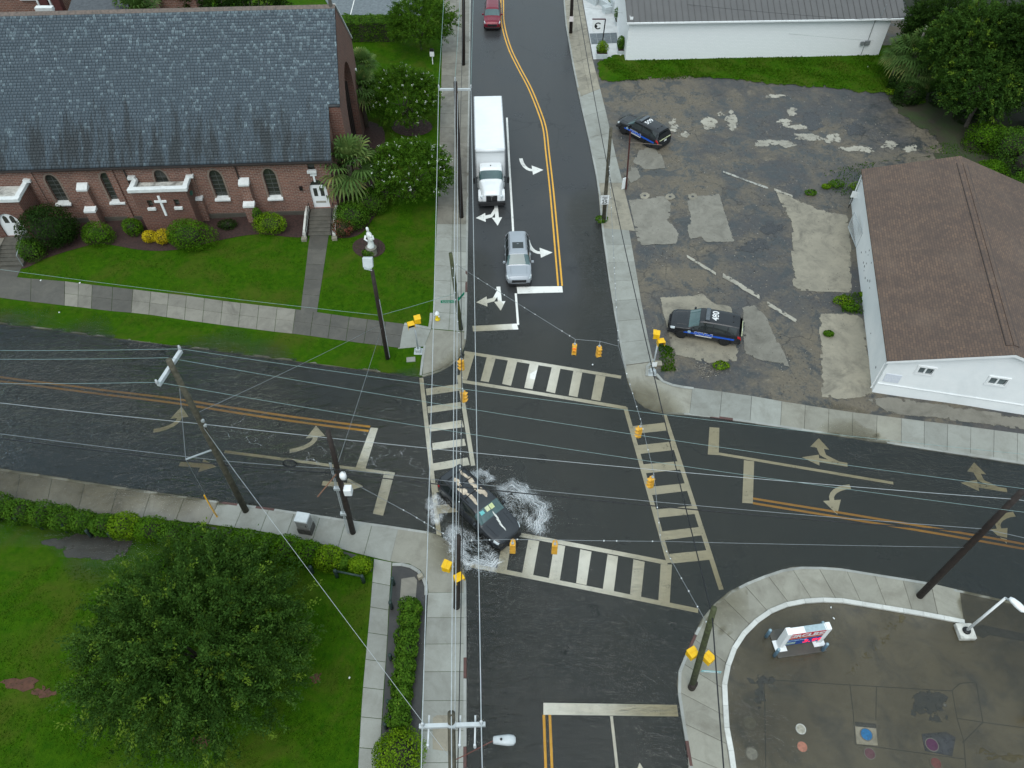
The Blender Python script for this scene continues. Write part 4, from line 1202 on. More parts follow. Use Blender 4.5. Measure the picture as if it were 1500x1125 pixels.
# remaining sides of the nave
yb = 2 * RIDGE_Y
wm.add([(0, 0, -.6), (0, yb, -.6), (0, yb, EAVE_Z), (0, RIDGE_Y, RIDGE_Z - .15), (0, 0, EAVE_Z - .02), (WEST, 0, -.6), (WEST, yb, -.6), (WEST, yb, EAVE_Z), (WEST, RIDGE_Y, RIDGE_Z - .15), (WEST, 0, EAVE_Z)], [(0, 1, 2, 3, 4), (9, 8, 7, 6, 5), (1, 6, 7, 2)])
wm.build('wall', BRICK, church)
pl = MB().box((WEST / 2, -.04, -.1), (-WEST, .14, .95)).build('plinth', CONC_DARK, church)
for i, (x, a, b, w) in enumerate(wins):
    win = MB().plate([(p[0], 0, p[1]) for p in arch(x, a, b, w)], (0, .2, 0), (0, .26, 0)).build('window', GLASS_D, church)
    fr = MB()
    A0, A1 = arch(x, a, b, w), arch(x, a - .0, b + .16, w + .3)
    n = len(A0)
    fr.add([(p[0], -.03, p[1]) for p in A0] + [(p[0], -.03, p[1]) for p in A1] + [(p[0], .02, p[1]) for p in A1], [(j, (j + 1) % n, n + (j + 1) % n, n + j) for j in range(1, n)] + [(n + j, n + (j + 1) % n, 2 * n + (j + 1) % n, 2 * n + j) for j in range(1, n)])
    fr.build('arch_surround', M('arch_brick', (0.24, 0.19, 0.15), (0.16, 0.11, 0.09), 9, 0.85), win)
    bars = MB()
    for q in range(1, 6):
        z = a + (b - a - .3) * q / 6
        bars.box((x, .185, z), (w * .98, .03, .035))
    bars.box((x, .19, (a + b) / 2 - .1), (.03, .025, (b - a) * .85))
    bars.build('glazing_bar', LEAD, win)
    if i != 2:
        MB().add([(x - .62, -.26, a - .17), (x + .62, -.26, a - .17), (x + .62, -.26, a - .05), (x - .62, -.26, a - .05), (x - .58, .2, a - .17), (x + .58, .2, a - .17), (x + .58, .2, a + .06), (x - .58, .2, a + .06)], [(0, 1, 2, 3), (3, 2, 6, 7), (4, 0, 3, 7), (1, 5, 6, 2), (0, 4, 5, 1)]).build('sill', WHITE_STONE, win)
# east front: narrower gabled block with a blind arch
EX0, EX1, SY0, SY1 = -.35, 1.0, 2.65, 2 * RIDGE_Y - 2.65
zs_ = RIDGE_Z - SLOPE * (RIDGE_Y - SY0)
gab = [(SY0, -.6), (SY1, -.6), (SY1, zs_ - .12), (RIDGE_Y, RIDGE_Z - .18), (SY0, zs_ - .12)]
ah = arch(RIDGE_Y - .1, .6, 8.6, 5.2, 0, 10)
gm = wall_mesh(gab, [ah], .7)
gm.v = [(EX1 - y, x, z) for x, y, z in gm.v]
gm.add([(EX0, y, z) for y, z in gab] + [(EX1, y, z) for y, z in gab], [(0, 5, 9, 4), (1, 2, 7, 6), (0, 4, 3, 2, 1)])
gm.build('gable_front', BRICK_P, church)
MB().plate([(EX1 - .65, y, z) for y, z in ah], (0, 0, 0), (-.06, 0, 0)).build('blind_arch_panel', BRICK_P, church)
mu = MB()
for q in range(7):
    y = RIDGE_Y - 2.4 + q * .78
    mu.box((EX1 - .55, y, 4.0 - abs(q - 3) * .25), (.14, .1, 6.6 - abs(q - 3) * .5))
mu.build('arch_mullion', GUTTER, church)
for y, z in ((SY0 + .7, 4.2), (SY0 + .7, 2.6), (SY1 - .7, 5.4), (SY1 - .7, 3.6)):
    MB().box((EX1 + .04, y, z), (.12, .28, .5)).build('white_block', WHITE_STONE, church)
cp = MB()
for y0, y1, z0, z1 in ((SY0 - .1, RIDGE_Y, zs_ - .12, RIDGE_Z + .02), (SY1 + .1, RIDGE_Y, zs_ - .12, RIDGE_Z + .02)):
    if y0 > y1:
        cp.add([(EX1 - .3, y0, z0), (EX1 + .07, y0, z0), (EX1 + .07, y1, z1), (EX1 - .3, y1, z1), (EX1 - .3, y0, z0 + .14), (EX1 + .07, y0, z0 + .14), (EX1 + .07, y1, z1 + .14), (EX1 - .3, y1, z1 + .14)], [(0, 1, 2, 3), (4, 7, 6, 5), (0, 4, 5, 1), (1, 5, 6, 2), (3, 2, 6, 7), (0, 3, 7, 4)])
cp.build('gable_coping', WHITE_STONE, church)
# roof: boarding with slates laid on it course by course
rf = MB()
t_ = .10
for sgn in (1, -1):
    for x0, x1, ya in ((WEST - .3, .12, -.3), (.12, EX1 - .02, SY0)):
        za = EAVE_Z + SLOPE * ya - .03; zr = RIDGE_Z - .03
        y_a = ya if sgn > 0 else yb - ya
        rf.add([(x0, y_a, za), (x1, y_a, za), (x1, RIDGE_Y, zr), (x0, RIDGE_Y, zr), (x0, y_a, za - t_), (x1, y_a, za - t_), (x1, RIDGE_Y, zr - t_), (x0, RIDGE_Y, zr - t_)], [(0, 1, 2, 3), (7, 6, 5, 4), (0, 4, 5, 1), (2, 1, 5, 6), (0, 3, 7, 4)])
roof = rf.build('roof', M('roof_boarding', (0.018, 0.022, 0.026), None, 3, 0.6), church)
rg = np.random.default_rng(3)
SL = math.hypot(1, SLOPE); cs, sn = 1 / SL, SLOPE / SL
slv, slf, slt = [], [], []
expo, wd = .222, .27
L_tot = (RIDGE_Y + .3) * SL
ncourse = int(L_tot / expo)
for r in range(ncourse + 1):
    d0 = r * expo; d1 = min(d0 + expo * 1.35, L_tot)
    y0 = -.3 + d0 * cs
    xr = .13 if y0 < SY0 else EX1
    x = WEST + (r % 2) * wd / 2 + rg.uniform(-.02, .02)
    if x < -30: x += 4.05
    while x < xr - .02:
        w = min(wd * rg.uniform(.86, 1.12), xr - x)
        lift = .034 + rg.uniform(-.004, .006); j = rg.uniform(-.008, .008)
        def pt(xx, dd, h):
            return (xx, -.3 + dd * cs - h * sn, EAVE_Z - .3 * SLOPE + dd * sn + h * cs)
        k0 = len(slv)
        g_ = .014
        slv += [pt(x + g_, d0 + j, lift), pt(x + w - g_, d0 + j, lift), pt(x + w - g_, d1, .006), pt(x + g_, d1, .006), pt(x + g_, d0 + j, .004), pt(x + w - g_, d0 + j, .004)]
        slf += [(k0, k0 + 1, k0 + 2, k0 + 3), (k0 + 4, k0 + 5, k0 + 1, k0)]
        up = r / ncourse
        east = max(0, (x + 26) / 26)
        pale = rg.random() < .05 + .16 * up ** 1.6 + .14 * up * east + (.35 if r > ncourse - 3 else 0)
        tv = rg.uniform(.74, 1.0) if pale else rg.uniform(0, .7)
        slt += [tv, tv]
        x += w
sl = np_mesh('slates', slv, slf, SLATE, roof, tint=slt)
sl['kind'] = 'stuff'
rc = MB()
x = WEST - .3
while x < EX1:
    x1 = min(x + .62, EX1 + .02)
    rc.add([(x, RIDGE_Y - .2, RIDGE_Z - .13), (x1 - .01, RIDGE_Y - .2, RIDGE_Z - .13), (x1 - .01, RIDGE_Y, RIDGE_Z + .09), (x, RIDGE_Y, RIDGE_Z + .09), (x, RIDGE_Y + .2, RIDGE_Z - .13), (x1 - .01, RIDGE_Y + .2, RIDGE_Z - .13)], [(0, 1, 2, 3), (3, 2, 5, 4)])
    x += .62
rc.build('ridge_cap', RUST, roof)
MB().tube((EX1 - .3, RIDGE_Y, RIDGE_Z - .1), (EX1 - .3, RIDGE_Y, RIDGE_Z + .95), .16, .10, 8).build('finial', CONC_DARK, roof)
gt = MB().box(((WEST + .1) / 2, -.38, EAVE_Z - .40), (-WEST + .2, .14, .12)).build('gutter', GUTTER, church)
for px, py in ((183, 252), (345, 245), (484, 245)):
    x, _ = cl(px, py)
    MB().tube((x, -.1, EAVE_Z - .4), (x, -.1, -.1), .055, n=8).tube((x, -.36, EAVE_Z - .36), (x, -.1, EAVE_Z - .55), .05, n=6).build('downpipe', GUTTER, church)
# buttresses: two stages with white sloping caps
def buttress(x, zt=3.55, zl=1.75):
    b = MB().box((x, -.26, (zt - .6) / 2), (.72, .5, zt + .6)).box((x, -.62, (zl - .6) / 2), (.80, .62, zl + .6)).build('buttress', BRICK, church)
    for y0, y1, z, h, w in ((-.58, .0, zt, .42, .82), (-1.0, -.48, zl, .30, .90)):
        MB().add([(x - w / 2, y0, z), (x + w / 2, y0, z), (x + w / 2, y1, z), (x - w / 2, y1, z), (x - w / 2, y0, z + .16), (x + w / 2, y0, z + .16), (x + w / 2, y1, z + h), (x - w / 2, y1, z + h)], [(3, 2, 1, 0), (0, 1, 5, 4), (4, 5, 6, 7), (0, 4, 7, 3), (1, 2, 6, 5), (2, 3, 7, 6)]).build('buttress_cap', WHITE_STONE, b)
for px, py in ((131, 305), (364, 298), (292, 296), (-70, 300)):
    buttress(cl(px, py, -.75)[0], 3.3, 1.55) if px != 292 else None
x, _ = cl(291, 292)
MB().box((x + .1, -.2, .7), (.6, .4, 2.6)).build('pilaster', BRICK, church)
MB().box((x + .1, -.22, 2.08), (.7, .5, .18)).build('pilaster_cap', WHITE_STONE, church)
for px in (40, 275, 160):
    x, _ = cl(px, 250)
    MB().box((x, -.06, EAVE_Z / 2 - .4), (.5, .12, EAVE_Z - .5)).build('pilaster', BRICK, church)
# middle porch: a brick box with an open white parapet, a cross and two slits
def porch(x0, x1, yf, zt, front=None):
    p = MB()
    fw = wall_mesh([(x0, -.6), (x1, -.6), (x1, zt), (x0, zt)], front or [], .25)
    p.add([(a, yf + b, c) for a, b, c in fw.v], fw.f)
    p.add([(x0, yf, -.6), (x1, yf, -.6), (x1, 0, -.6), (x0, 0, -.6), (x0, yf, zt), (x1, yf, zt), (x1, 0, zt), (x0, 0, zt)], [(1, 2, 6, 5), (3, 0, 4, 7)])
    b = p.build('porch', BRICK_P, church)
    MB().box(((x0 + x1) / 2, yf / 2, zt - .22), (x1 - x0 - .1, -yf - .1, .04)).build('porch_roof', STAINED, b)
    c = MB()
    c.box(((x0 + x1) / 2, yf + .10, zt + .12), (x1 - x0 + .36, .42, .26))
    c.box((x0 + .04, yf / 2 + .05, zt + .121), (.36, -yf - .32, .26)).box((x1 - .04, yf / 2 + .05, zt + .121), (.36, -yf - .32, .26))
    c.build('parapet_coping', WHITE_STONE, b)
    for sx_ in (x0 - .16, x1 + .16):
        MB().box((sx_, -.16, zt + .34), (.55, .34, .22)).build('parapet_block', WHITE_STONE, b)
    return b
PY = -1.55
xa, za = cl(191, 281, PY); xb, zb = cl(271, 278, PY)
PZ = (za + zb) / 2 - .05
lx1, lz1 = cl(223, 305, PY); lx2, _ = cl(262, 304, PY)
sl_h = [[(c - .2, lz1 + .1), (c + .2, lz1 + .1), (c + .2, lz1 + .75), (c - .2, lz1 + .75)] for c in (lx1, lx2)]
pr = porch(xa, xb, PY, PZ, sl_h)
for c in (lx1, lx2):
    MB().box((c, PY + .22, lz1 + .42), (.4, .04, .65)).build('slit_pane', GLASS_D, pr)
    MB().box((c, PY - .06, lz1), (.62, .24, .2)).build('slit_sill', WHITE_STONE, pr)
cx_, cz_ = cl(238, 301, PY)
MB().box((cx_, PY - .05, cz_), (.17, .1, 1.85)).box((cx_, PY - .053, cz_ + .42), (.92, .1, .17)).build('wall_cross', WHITE, pr)
MB().box((xb + .08, PY + .7, PZ - .75), (.16, .3, .25)).build('wall_lamp', M('green_lamp', (0.04, 0.12, 0.09), None, 4, .4), pr)
# west porch with its door and steps
PY2 = -2.3
xr2, zr2 = cl(25, 294, PY2)
dxl, dzl = cl(27, 346, PY2)
dxt, dzt = cl(12, 313, PY2)
dh = arch(dxl, dzl, dzt, 1.75, 0)
pr2 = porch(xr2 - 4.9, xr2, PY2, zr2 - .05, [dh])
dr = MB().plate([(p[0], PY2, p[1]) for p in dh], (0, .12, 0), (0, .2, 0)).build('door', WHITE, pr2)
for c in (-.26, .26):
    MB().plate([(p[0] + c, PY2, p[1]) for p in arch(dxl, dzt - .95, dzt - .28, .34, 0)], (0, .1, 0), (0, .125, 0)).build('pane', GLASS_D, dr)
def steps(parent, xc, yf, ztop, w, n, run, name='step', z_end=-.1):
    """flight of steps down toward the street; each step its own block"""
    for i in range(n):
        z = ztop - (ztop - z_end) * i / n
        d = 1.0 if i == 0 else run
        y = yf - (0 if i == 0 else 1.0 + (i - 1) * run)
        MB().box((xc, y - d / 2 + .02, z / 2 - .3), (w, d + .04, z + .6 - .004 * i)).build(name, STEP_M, parent, bevel=.02)
steps(church, dxl, PY2, dzl, 2.1, 6, .36, z_end=-.05)
def rail(parent, xc, yf, ztop, n, run, side, mat, z_end=-.1):
    y1 = yf - 1.0 - (n - 1) * run
    o = MB().tube((xc, yf - .3, ztop + .8), (xc, yf - 1.0, ztop + .8), .03).tube((xc, yf - 1.0, ztop + .8), (xc, y1, z_end + .95), .03).tube((xc, y1, z_end + .95), (xc, y1, z_end - .1), .03)
    for q in range(5):
        t = q / 4
        yy = (yf - .3) * (1 - t) + y1 * t
        zz = ztop + .8 if yy > yf - 1 else ztop + .8 + (z_end + .15 - ztop) * ((yf - 1 - yy) / (yf - 1 - y1))
        o.tube((xc, yy, zz), (xc, yy, zz - .85), .018)
    return o.build('handrail', mat, parent)
rail(church, dxl + 1.0, PY2, dzl, 6, .36, 1, M('pale_steel', (0.35, 0.38, 0.4), None, 4, .4, metal=.3), -.05)
MB().box((dxl - 1.15, PY2 - 1.6, dzl / 2 - .1), (.35, 2.8, dzl + .3), taper=1).build('cheek_wall', CONC_OLD, church)
# east door, its cross and its steps
dr = MB().plate([(p[0], 0, p[1]) for p in arch(dx0 + .02, dz0, dz0 + 2.15, 1.34, 0, 2)][:2] + [(dx0 + .69, 0, dz0 + 2.15), (dx0 - .65, 0, dz0 + 2.15)], (0, .14, 0), (0, .2, 0)).build('door', WHITE, church)
MB().plate([(p[0], 0, p[1]) for p in door_hole], (0, .18, 0), (0, .24, 0)).build('door_fanlight', GLASS_D, church)
for c in (-.26, .28):
    MB().box((dx0 + c, .13, dz0 + 1.5), (.3, .03, .75)).build('pane', GLASS_D, dr)
MB().box((dx0, .13, dz0 + .55), (.8, .03, .18)).build('letter_plate', M('worn_brass', (0.35, 0.33, 0.28), None, 5, .5), dr)
MB().tube((dx0 + .55, .08, dz0 + .95), (dx0 + .55, .08, dz0 + 1.2), .025).build('handle', IRON, dr)
x, z = cl(457, 250)
MB().box((x, -.1, z), (.72, .3, .2)).build('sill', WHITE_STONE, church)
MB().plate([(sx - .28, 0, sz), (sx + .28, 0, sz), (sx + .28, 0, EAVE_Z - .3), (sx - .28, 0, EAVE_Z - .3)], (0, .2, 0), (0, .26, 0)).build('slit_pane', GLASS_D, church)
x, z = cl(459.5, 257)
MB().box((x, -.06, z - .12), (.14, .1, .85)).box((x, -.062, z + .1), (.5, .1, .15)).build('wall_cross', WHITE, church)
MB().box((cl(441, 275)[0], -.08, cl(441, 275)[1]), (.22, .2, .3)).build('wall_lamp', IRON, church)
steps(church, dx0 + .05, 0, dz0, 1.95, 7, .36)
for s in (-1, 1):
    rail(church, dx0 + .05 + s * .98, 0, dz0, 7, .36, s, IRON)
    ba = MB().add([(dx0 + .05 + s * 1.18 + e, y, z) for e in (-.12, .12) for y, z in ((-.1, dz0 + .35), (-1.0, dz0 + .35), (-3.2, .45), (-3.2, .1), (-1.0, dz0 - .05), (-.1, dz0 - .05))], [(0, 1, 2, 3, 4, 5), (11, 10, 9, 8, 7, 6), (0, 6, 7, 1), (1, 7, 8, 2), (2, 8, 9, 3), (3, 9, 10, 4), (4, 10, 11, 5)]).build('balustrade', STAINED, church)
    MB().box((dx0 + .05 + s * 1.2, -3.3, .0), (.42, .42, .5)).build('newel_block', CONC_TAN, church, bevel=.02)
MB().box((.35, 3.0, 2.0), (.5, .7, 4.6)).build('buttress', BRICK_P, church)

# ------------------------------------------------------------------ buildings behind the church
def zy(px, py, Y):
    d = ray(px, py); t = Y / d[1]
    return float(d[0] * t), float(CAMH + d[2] * t)
x0, zt = zy(-40, -14, 72); x1, _ = zy(54, 0, 72)
an = thing('brick_annex', 'brick wing with white trim and red downpipes behind the church ridge', 'building', (0, 0, 0))
MB().box(((x0 + x1) / 2 - 4, 75, zt / 2), (x1 - x0 + 8, 6, zt)).build('wall', BRICK, an)
xx, zz = zy(43, 1, 71.9)
MB().box((xx, 71.92, zz + .3), (1.6, .2, .5)).build('sill', WHITE_STONE, an)
for px in (66, 84):
    xx, zz = zy(px, 5, 71.5)
    MB().box((xx, 71.6, zz / 2), (.7, .6, zz + 1.2)).build('pilaster', M('dark_red_brick', (0.10, 0.03, 0.028), (0.07, 0.025, 0.022), 5, .8), an)
    MB().tube((xx - .5, 71.3, zz + 1), (xx - .5, 71.3, .2), .09, n=8).build('downpipe', WHITE, an)
gr = thing('slate_hall', 'low hall with a grey slate roof rising behind the church ridge', 'building', (0, 0, 0))
xa_, za_ = zy(92, 14, 68); xb_, zb_ = zy(168, 9, 68)
MB().add([(xa_, 68, za_ - .6), (xb_ + 1, 68, za_ - .6), (xb_ - 3, 80, za_ + 2.6), (xa_, 80, za_ + 2.6), (xa_, 68, za_ - .8), (xb_ + 1, 68, za_ - .8)], [(0, 1, 2, 3), (4, 5, 1, 0)]).build('roof', M('plain_slate', (0.075, 0.083, 0.092), (0.05, 0.056, 0.064), 4, .55), gr)
MB().box(((xa_ + xb_) / 2, 74, za_ / 2 - .5), (xb_ - xa_ - .4, 11, za_ - .6)).build('wall', BRICK, gr)
MB().box(((xa_ + xb_) / 2 - 4, 68.2, za_ + .0), (1.5, .5, .3)).build('coping', WHITE_STONE, gr)
lw = thing('low_brick_wing', 'low brick wall between palm and trees behind the church ridge', 'building', (0, 0, 0))
xa_, za_ = zy(232, 3, 72); xb_, _ = zy(287, 3, 72)
MB().box(((xa_ + xb_) / 2, 73, (za_ + .4) / 2), (xb_ - xa_, 2, za_ + .4)).build('wall', BRICK, lw)
MB().box(((xa_ + xb_) / 2, 73, za_ + .5), (xb_ - xa_ + .3, 2.3, .16)).build('coping', RUST, lw)

# ------------------------------------------------------------------ white house with brown shingle roof
HO = np.array([*at2(1278, 573, .15), .15])
HN = np.array([.205, .979, 0]); HN /= np.linalg.norm(HN); HE = np.array([HN[1], -HN[0], 0])
HROT = math.atan2(HE[1], HE[0])
house = thing('white_house', 'white painted house with brown shingle roof beside the dirt lot', 'house', tuple(HO), HROT)
def hl(px, py, y=0.0):
    p = on_plane(px, py, HO + HN * y, HN) - HO
    return float(np.dot(p, HE)), float(p[2])
HEZ = hl(1302, 525)[1]
HRX, HRZ = hl(1488, 518, -.2)
HLEN, HW = 20.6, 2 * HRX
hw = []
for tl, br_ in (((1348, 537), (1366, 549)), ((1452, 552), (1473, 565))):
    a = hl(*tl); b = hl(*br_)
    hw.append([(a[0], b[1]), (b[0] - .1, b[1]), (b[0] - .1, a[1]), (a[0], a[1])])
HWALL = M('white_clapboard', (0.82, 0.83, 0.83), (0.76, 0.78, 0.785), 0.7, 0.5, bmp=.05, grime=.3, gcol=(0.55, 0.57, 0.58))
w_ = wall_mesh([(0, -.5), (HW, -.5), (HW, HEZ), (HRX, HRZ - .1), (0, HEZ)], hw, .1)
w_.add([(0, 0, -.5), (0, HLEN, -.5), (0, HLEN, HEZ), (0, 0, HEZ), (HW, 0, -.5), (HW, HLEN, -.5), (HW, HLEN, HEZ), (HW, 0, HEZ), (HRX, HLEN, HRZ - .1)], [(0, 3, 2, 1), (4, 5, 6, 7), (1, 2, 8, 6, 5)])
w_.build('wall', HWALL, house)
for q in hw:
    (xa_, za_), _, (xb_, zb_), _ = q
    f = MB()
    for c, d in ((((xa_ + xb_) / 2, -.02, za_ - .06), (xb_ - xa_ + .3, .1, .12)), (((xa_ + xb_) / 2, -.02, zb_ + .06), (xb_ - xa_ + .3, .1, .12)), ((xa_ - .07, -.025, (za_ + zb_) / 2), (.14, .1, zb_ - za_)), ((xb_ + .07, -.025, (za_ + zb_) / 2), (.14, .1, zb_ - za_)), (((xa_ + xb_) / 2, .04, (za_ + zb_) / 2), (.1, .06, zb_ - za_))):
        f.box(c, d)
    wf = f.build('window', WHITE, house)
    for s in (-1, 1):
        MB().box(((xa_ + xb_) / 2 + s * (xb_ - xa_) / 4, .07, (za_ + zb_) / 2), ((xb_ - xa_) / 2 - .1, .02, zb_ - za_)).build('pane', GLASS_G, wf)
q1, q2 = hl(1300, 549), hl(1314, 559)
MB().box(((q1[0] + q2[0]) / 2, -.02, (q1[1] + q2[1]) / 2), (abs(q2[0] - q1[0]) + .2, .03, .75)).build('wall_notice', M('faded_notice', (0.55, 0.58, 0.66), (0.68, 0.7, 0.74), 14, .5, bmp=0), house)
_, zb1 = hl(1300, 563)
MB().box((HW / 2, -.03, zb1), (HW, .05, .05)).build('base_trim', WHITE, house)
rr = MB()
for s in (0, 1):
    xe = -.25 if s == 0 else HW + .25
    ze = HEZ + .02
    rr.add([(xe, -.28, ze), (xe, HLEN + .2, ze), (HRX, HLEN + .2, HRZ), (HRX, -.28, HRZ), (xe, -.28, ze - .12), (xe, HLEN + .2, ze - .12), (HRX, HLEN + .2, HRZ - .12), (HRX, -.28, HRZ - .12)], [(0, 3, 2, 1), (4, 5, 6, 7), (0, 1, 5, 4), (0, 4, 7, 3), (1, 2, 6, 5)])
hr = rr.build('roof', SHINGLE, house)
sn_ = (HRZ - HEZ) / (HRX + .25)
for s in (-1, 1):
    MB().add([(HRX + s * .02, .5, HRZ + .035), (HRX + s * .02, HLEN - .7, HRZ + .035), (HRX + s * .36, HLEN - .7, HRZ - .36 * sn_ + .045), (HRX + s * .36, .5, HRZ - .36 * sn_ + .045), (HRX + s * .36, .5, HRZ - .36 * sn_ - .02), (HRX + s * .36, HLEN - .7, HRZ - .36 * sn_ - .02)], [(0, 1, 2, 3), (3, 2, 5, 4)]).build('ridge_vent', SHINGLE, hr)
    MB().box((HRX + s * .375, HLEN / 2 - .1, HRZ - .375 * sn_ + .01), (.035, HLEN - 1.2, .05)).build('vent_slot', GUTTER, hr)
MB().box((HW / 2 + 2.5, -.3, HEZ + .7), (0.02, .02, .02)).build('rake_trim', WHITE, hr) if False else None
fa = MB().add([(-.27, -.3, HEZ - .2), (HRX, -.3, HRZ - .24), (HW + .27, -.3, HEZ - .2), (HW + .27, -.3, HEZ + .0), (HRX, -.3, HRZ - .02), (-.27, -.3, HEZ)], [(0, 1, 4, 5), (1, 2, 3, 4)]).build('rake_board', WHITE, hr)
for i, (px, py) in enumerate([(1272, 262), (1280, 330), (1303, 518), (1299, 486)]):
    y = i * 6.2 if i < 3 else 2.2
dm = M('dark_wear', (0.06, 0.06, 0.06), (0.2, 0.2, 0.2), 20, .7)
rg = random.Random(9)
for i in range(16):
    y = 11.5 + rg.uniform(-2.4, 2.4) if i < 12 else rg.uniform(1, 19)
    MB().box((-.008, y, rg.uniform(.8, HEZ - .6)), (.012, rg.uniform(.06, .25), rg.uniform(.04, .12))).build('wall_scuff', dm, house)
for y in (0.1, 20.4):
    MB().tube((-.12, y + .1, HEZ - .1), (-.12, y + .1, .1), .05, n=8).build('downpipe', WHITE, house)

# ------------------------------------------------------------------ long white building with a standing-seam roof
BO = np.array([*at2(916, 88, .3), .3]); B2 = np.array([*at2(1286, 82, .3), .3])
BU = (B2 - BO) / np.linalg.norm(B2 - BO); BN = np.array([-BU[1], BU[0], 0])
BLEN = float(np.linalg.norm(B2 - BO))
hall = thing('white_hall', 'long white painted brick building with grey standing seam metal roof', 'building', tuple(BO), math.atan2(BU[1], BU[0]))
p_ = on_plane(1000, 28, BO, BN) - BO
BZ = float(p_[2]); BD, BSL = 14.0, .42
WB = brick_mat('white_brick', (0.82, 0.83, 0.835), (0.77, 0.785, 0.79), (0.72, 0.735, 0.74), 0.0)
WB.node_tree.nodes['Principled BSDF'].inputs['Roughness'].default_value = .55
for n_ in WB.node_tree.nodes:
    if n_.type == 'MIX': n_.inputs[7].default_value = (0.74, 0.76, 0.77, 1)
MB().add([(0, 0, -.6), (BLEN, 0, -.6), (BLEN, BD, -.6), (0, BD, -.6), (0, 0, BZ), (BLEN, 0, BZ), (BLEN, BD, BZ), (0, BD, BZ), (0, BD / 2, BZ + BD / 2 * BSL), (BLEN, BD / 2, BZ + BD / 2 * BSL)], [(0, 1, 5, 4), (1, 2, 6, 9, 5), (3, 0, 4, 8, 7), (2, 3, 7, 6)]).build('wall', WB, hall)
r_ = MB()
for s in (0, 1):
    ya, yc = (-.35, BD / 2) if s == 0 else (BD + .35, BD / 2)
    za, zc = BZ - .35 * BSL + .04, BZ + BD / 2 * BSL + .04
    r_.add([(-.3, ya, za), (BLEN + 1.3, ya, za), (BLEN + 1.3, yc, zc), (-.3, yc, zc), (-.3, ya, za - .1), (BLEN + 1.3, ya, za - .1), (BLEN + 1.3, yc, zc - .1), (-.3, yc, zc - .1)], [(0, 1, 2, 3), (4, 5, 6, 7), (0, 4, 5, 1), (0, 3, 7, 4), (1, 5, 6, 2)])
rf = r_.build('roof', SEAM, hall)
rib = None
for i in range(int((BLEN + 1.6) / .62)):
    x = -.28 + i * .62
    if rib is None:
        ya, yc, za, zc = -.35, BD / 2, BZ - .35 * BSL + .04, BZ + BD / 2 * BSL + .04
        rib = MB().add([(-.025, ya, za), (.025, ya, za), (.025, yc, zc), (-.025, yc, zc), (-.02, ya, za + .07), (.02, ya, za + .07), (.02, yc, zc + .07), (-.02, yc, zc + .07)], [(0, 1, 5, 4), (1, 2, 6, 5), (4, 5, 6, 7), (3, 0, 4, 7)]).build('seam_rib', SEAM, rf)
        rib.location = (x, 0, 0)
    else:
        c = rib.copy(); COL.objects.link(c); c.parent = rf; c.location = (x, 0, 0)
MB().box((BLEN / 2 + .5, -.40, BZ - .16), (BLEN + 1.7, .12, .14)).build('fascia', WHITE, hall)
mt = on_plane(1270, 62, BO, BN) - BO
mx_ = float(np.dot(mt, BU)); mz_ = float(mt[2])
me_ = MB().box((mx_, -.1, mz_), (.5, .2, .45)).box((mx_ - .5, -.1, mz_ - .05), (.35, .18, .35)).build('meter_box', M('galvanised', (0.34, 0.36, 0.37), None, 5, .4, metal=.5), hall)
MB().tube((mx_, -.08, mz_), (mx_, -.08, BZ - .2), .035).tube((mx_ - .2, -.08, mz_), (mx_ - .2, -.08, -.2), .03).tube((mx_ + .3, -.2, BZ - .2), (mx_ + .5, -.2, BZ + 1.2), .04).build('service_pipe', MATS['galvanised'], hall)
for i in range(9):
    MB().box((-.012, .14, .25 + i * .5), (.03, .32, .4)).build('quoin', WHITE, hall)
    MB().box((.15, -.012, .25 + i * .5), (.4 if i % 2 else .28, .03, .4)).build('quoin', WHITE, hall)

# terrace beside the hall
ter = patch('terrace', [(852, -60), (853, 0), (869, 90), (915, 89), (914, 40), (914, -60)], Z_NE, TERRACE, off=.04, cell=1.5)
tag(ter, kind='structure')
for i, (a, b) in enumerate([((863, 52), (903, 51)), ((864.5, 58.5), (904, 57.5))]):
    A = resample([at2(*a), at2(*b)], 5); q = [(863, 52), (903, 51), (905, 66.5), (866, 68.5)]
    Lf = resample([at2(863 + i * 1.6, 52 + i * 8), at2(903 + i, 51 + i * 8)], 4); Rt = resample([at2(864.6 + i * 1.5, 60 + i * 8), at2(904 + i, 59 + i * 7.5)], 4)
    for j in range(4):
        qq = [Lf[j], Rt[j], Rt[j + 1], Lf[j + 1]]
        mesh_obj('paving_slab', slab_mesh('paving_slab', qq, Z_NE, .055), PAVER, ter)
CREAM = M('pale_render', (0.50, 0.54, 0.55), (0.43, 0.47, 0.48), 2, .55)
def lump(name, label, cat, px, py, d, rz=0, z0=.28, group=None, mat=CREAM):
    x, y = at2(px, py, z0)
    t = thing(name, label, cat, (x, y, z0), rz, group)
    return t
t = lump('garden_wall', 'low pale rendered wall with stepped bench ends at the top of the terrace', 'wall', 880, 10, None)
P = [at2(856, -3, .3), at2(872, 6, .3), at2(876, 3, .3), at2(893, 15, .3)]
for a, b, h in zip(P[:-1], P[1:], (1.0, .9, .8)):
    a, b = np.array(a), np.array(b); c = (a + b) / 2 - np.array([t.location.x, t.location.y]); L = np.linalg.norm(b - a)
    MB().box((c[0], c[1], h / 2 - .1), (L + .35, .4, h), rz=math.atan2(*(b - a)[::-1])).build('wall_section', CREAM, t, bevel=.02)
c = np.array(at2(889, 17, .3)) - np.array([t.location.x, t.location.y])
MB().box((c[0], c[1], .2), (.9, .8, .9), rz=.4).box((c[0] + .75, c[1] + .3, .5), (.5, 1.3, 1.5), rz=.1).build('bench_end', CREAM, t, bevel=.02)

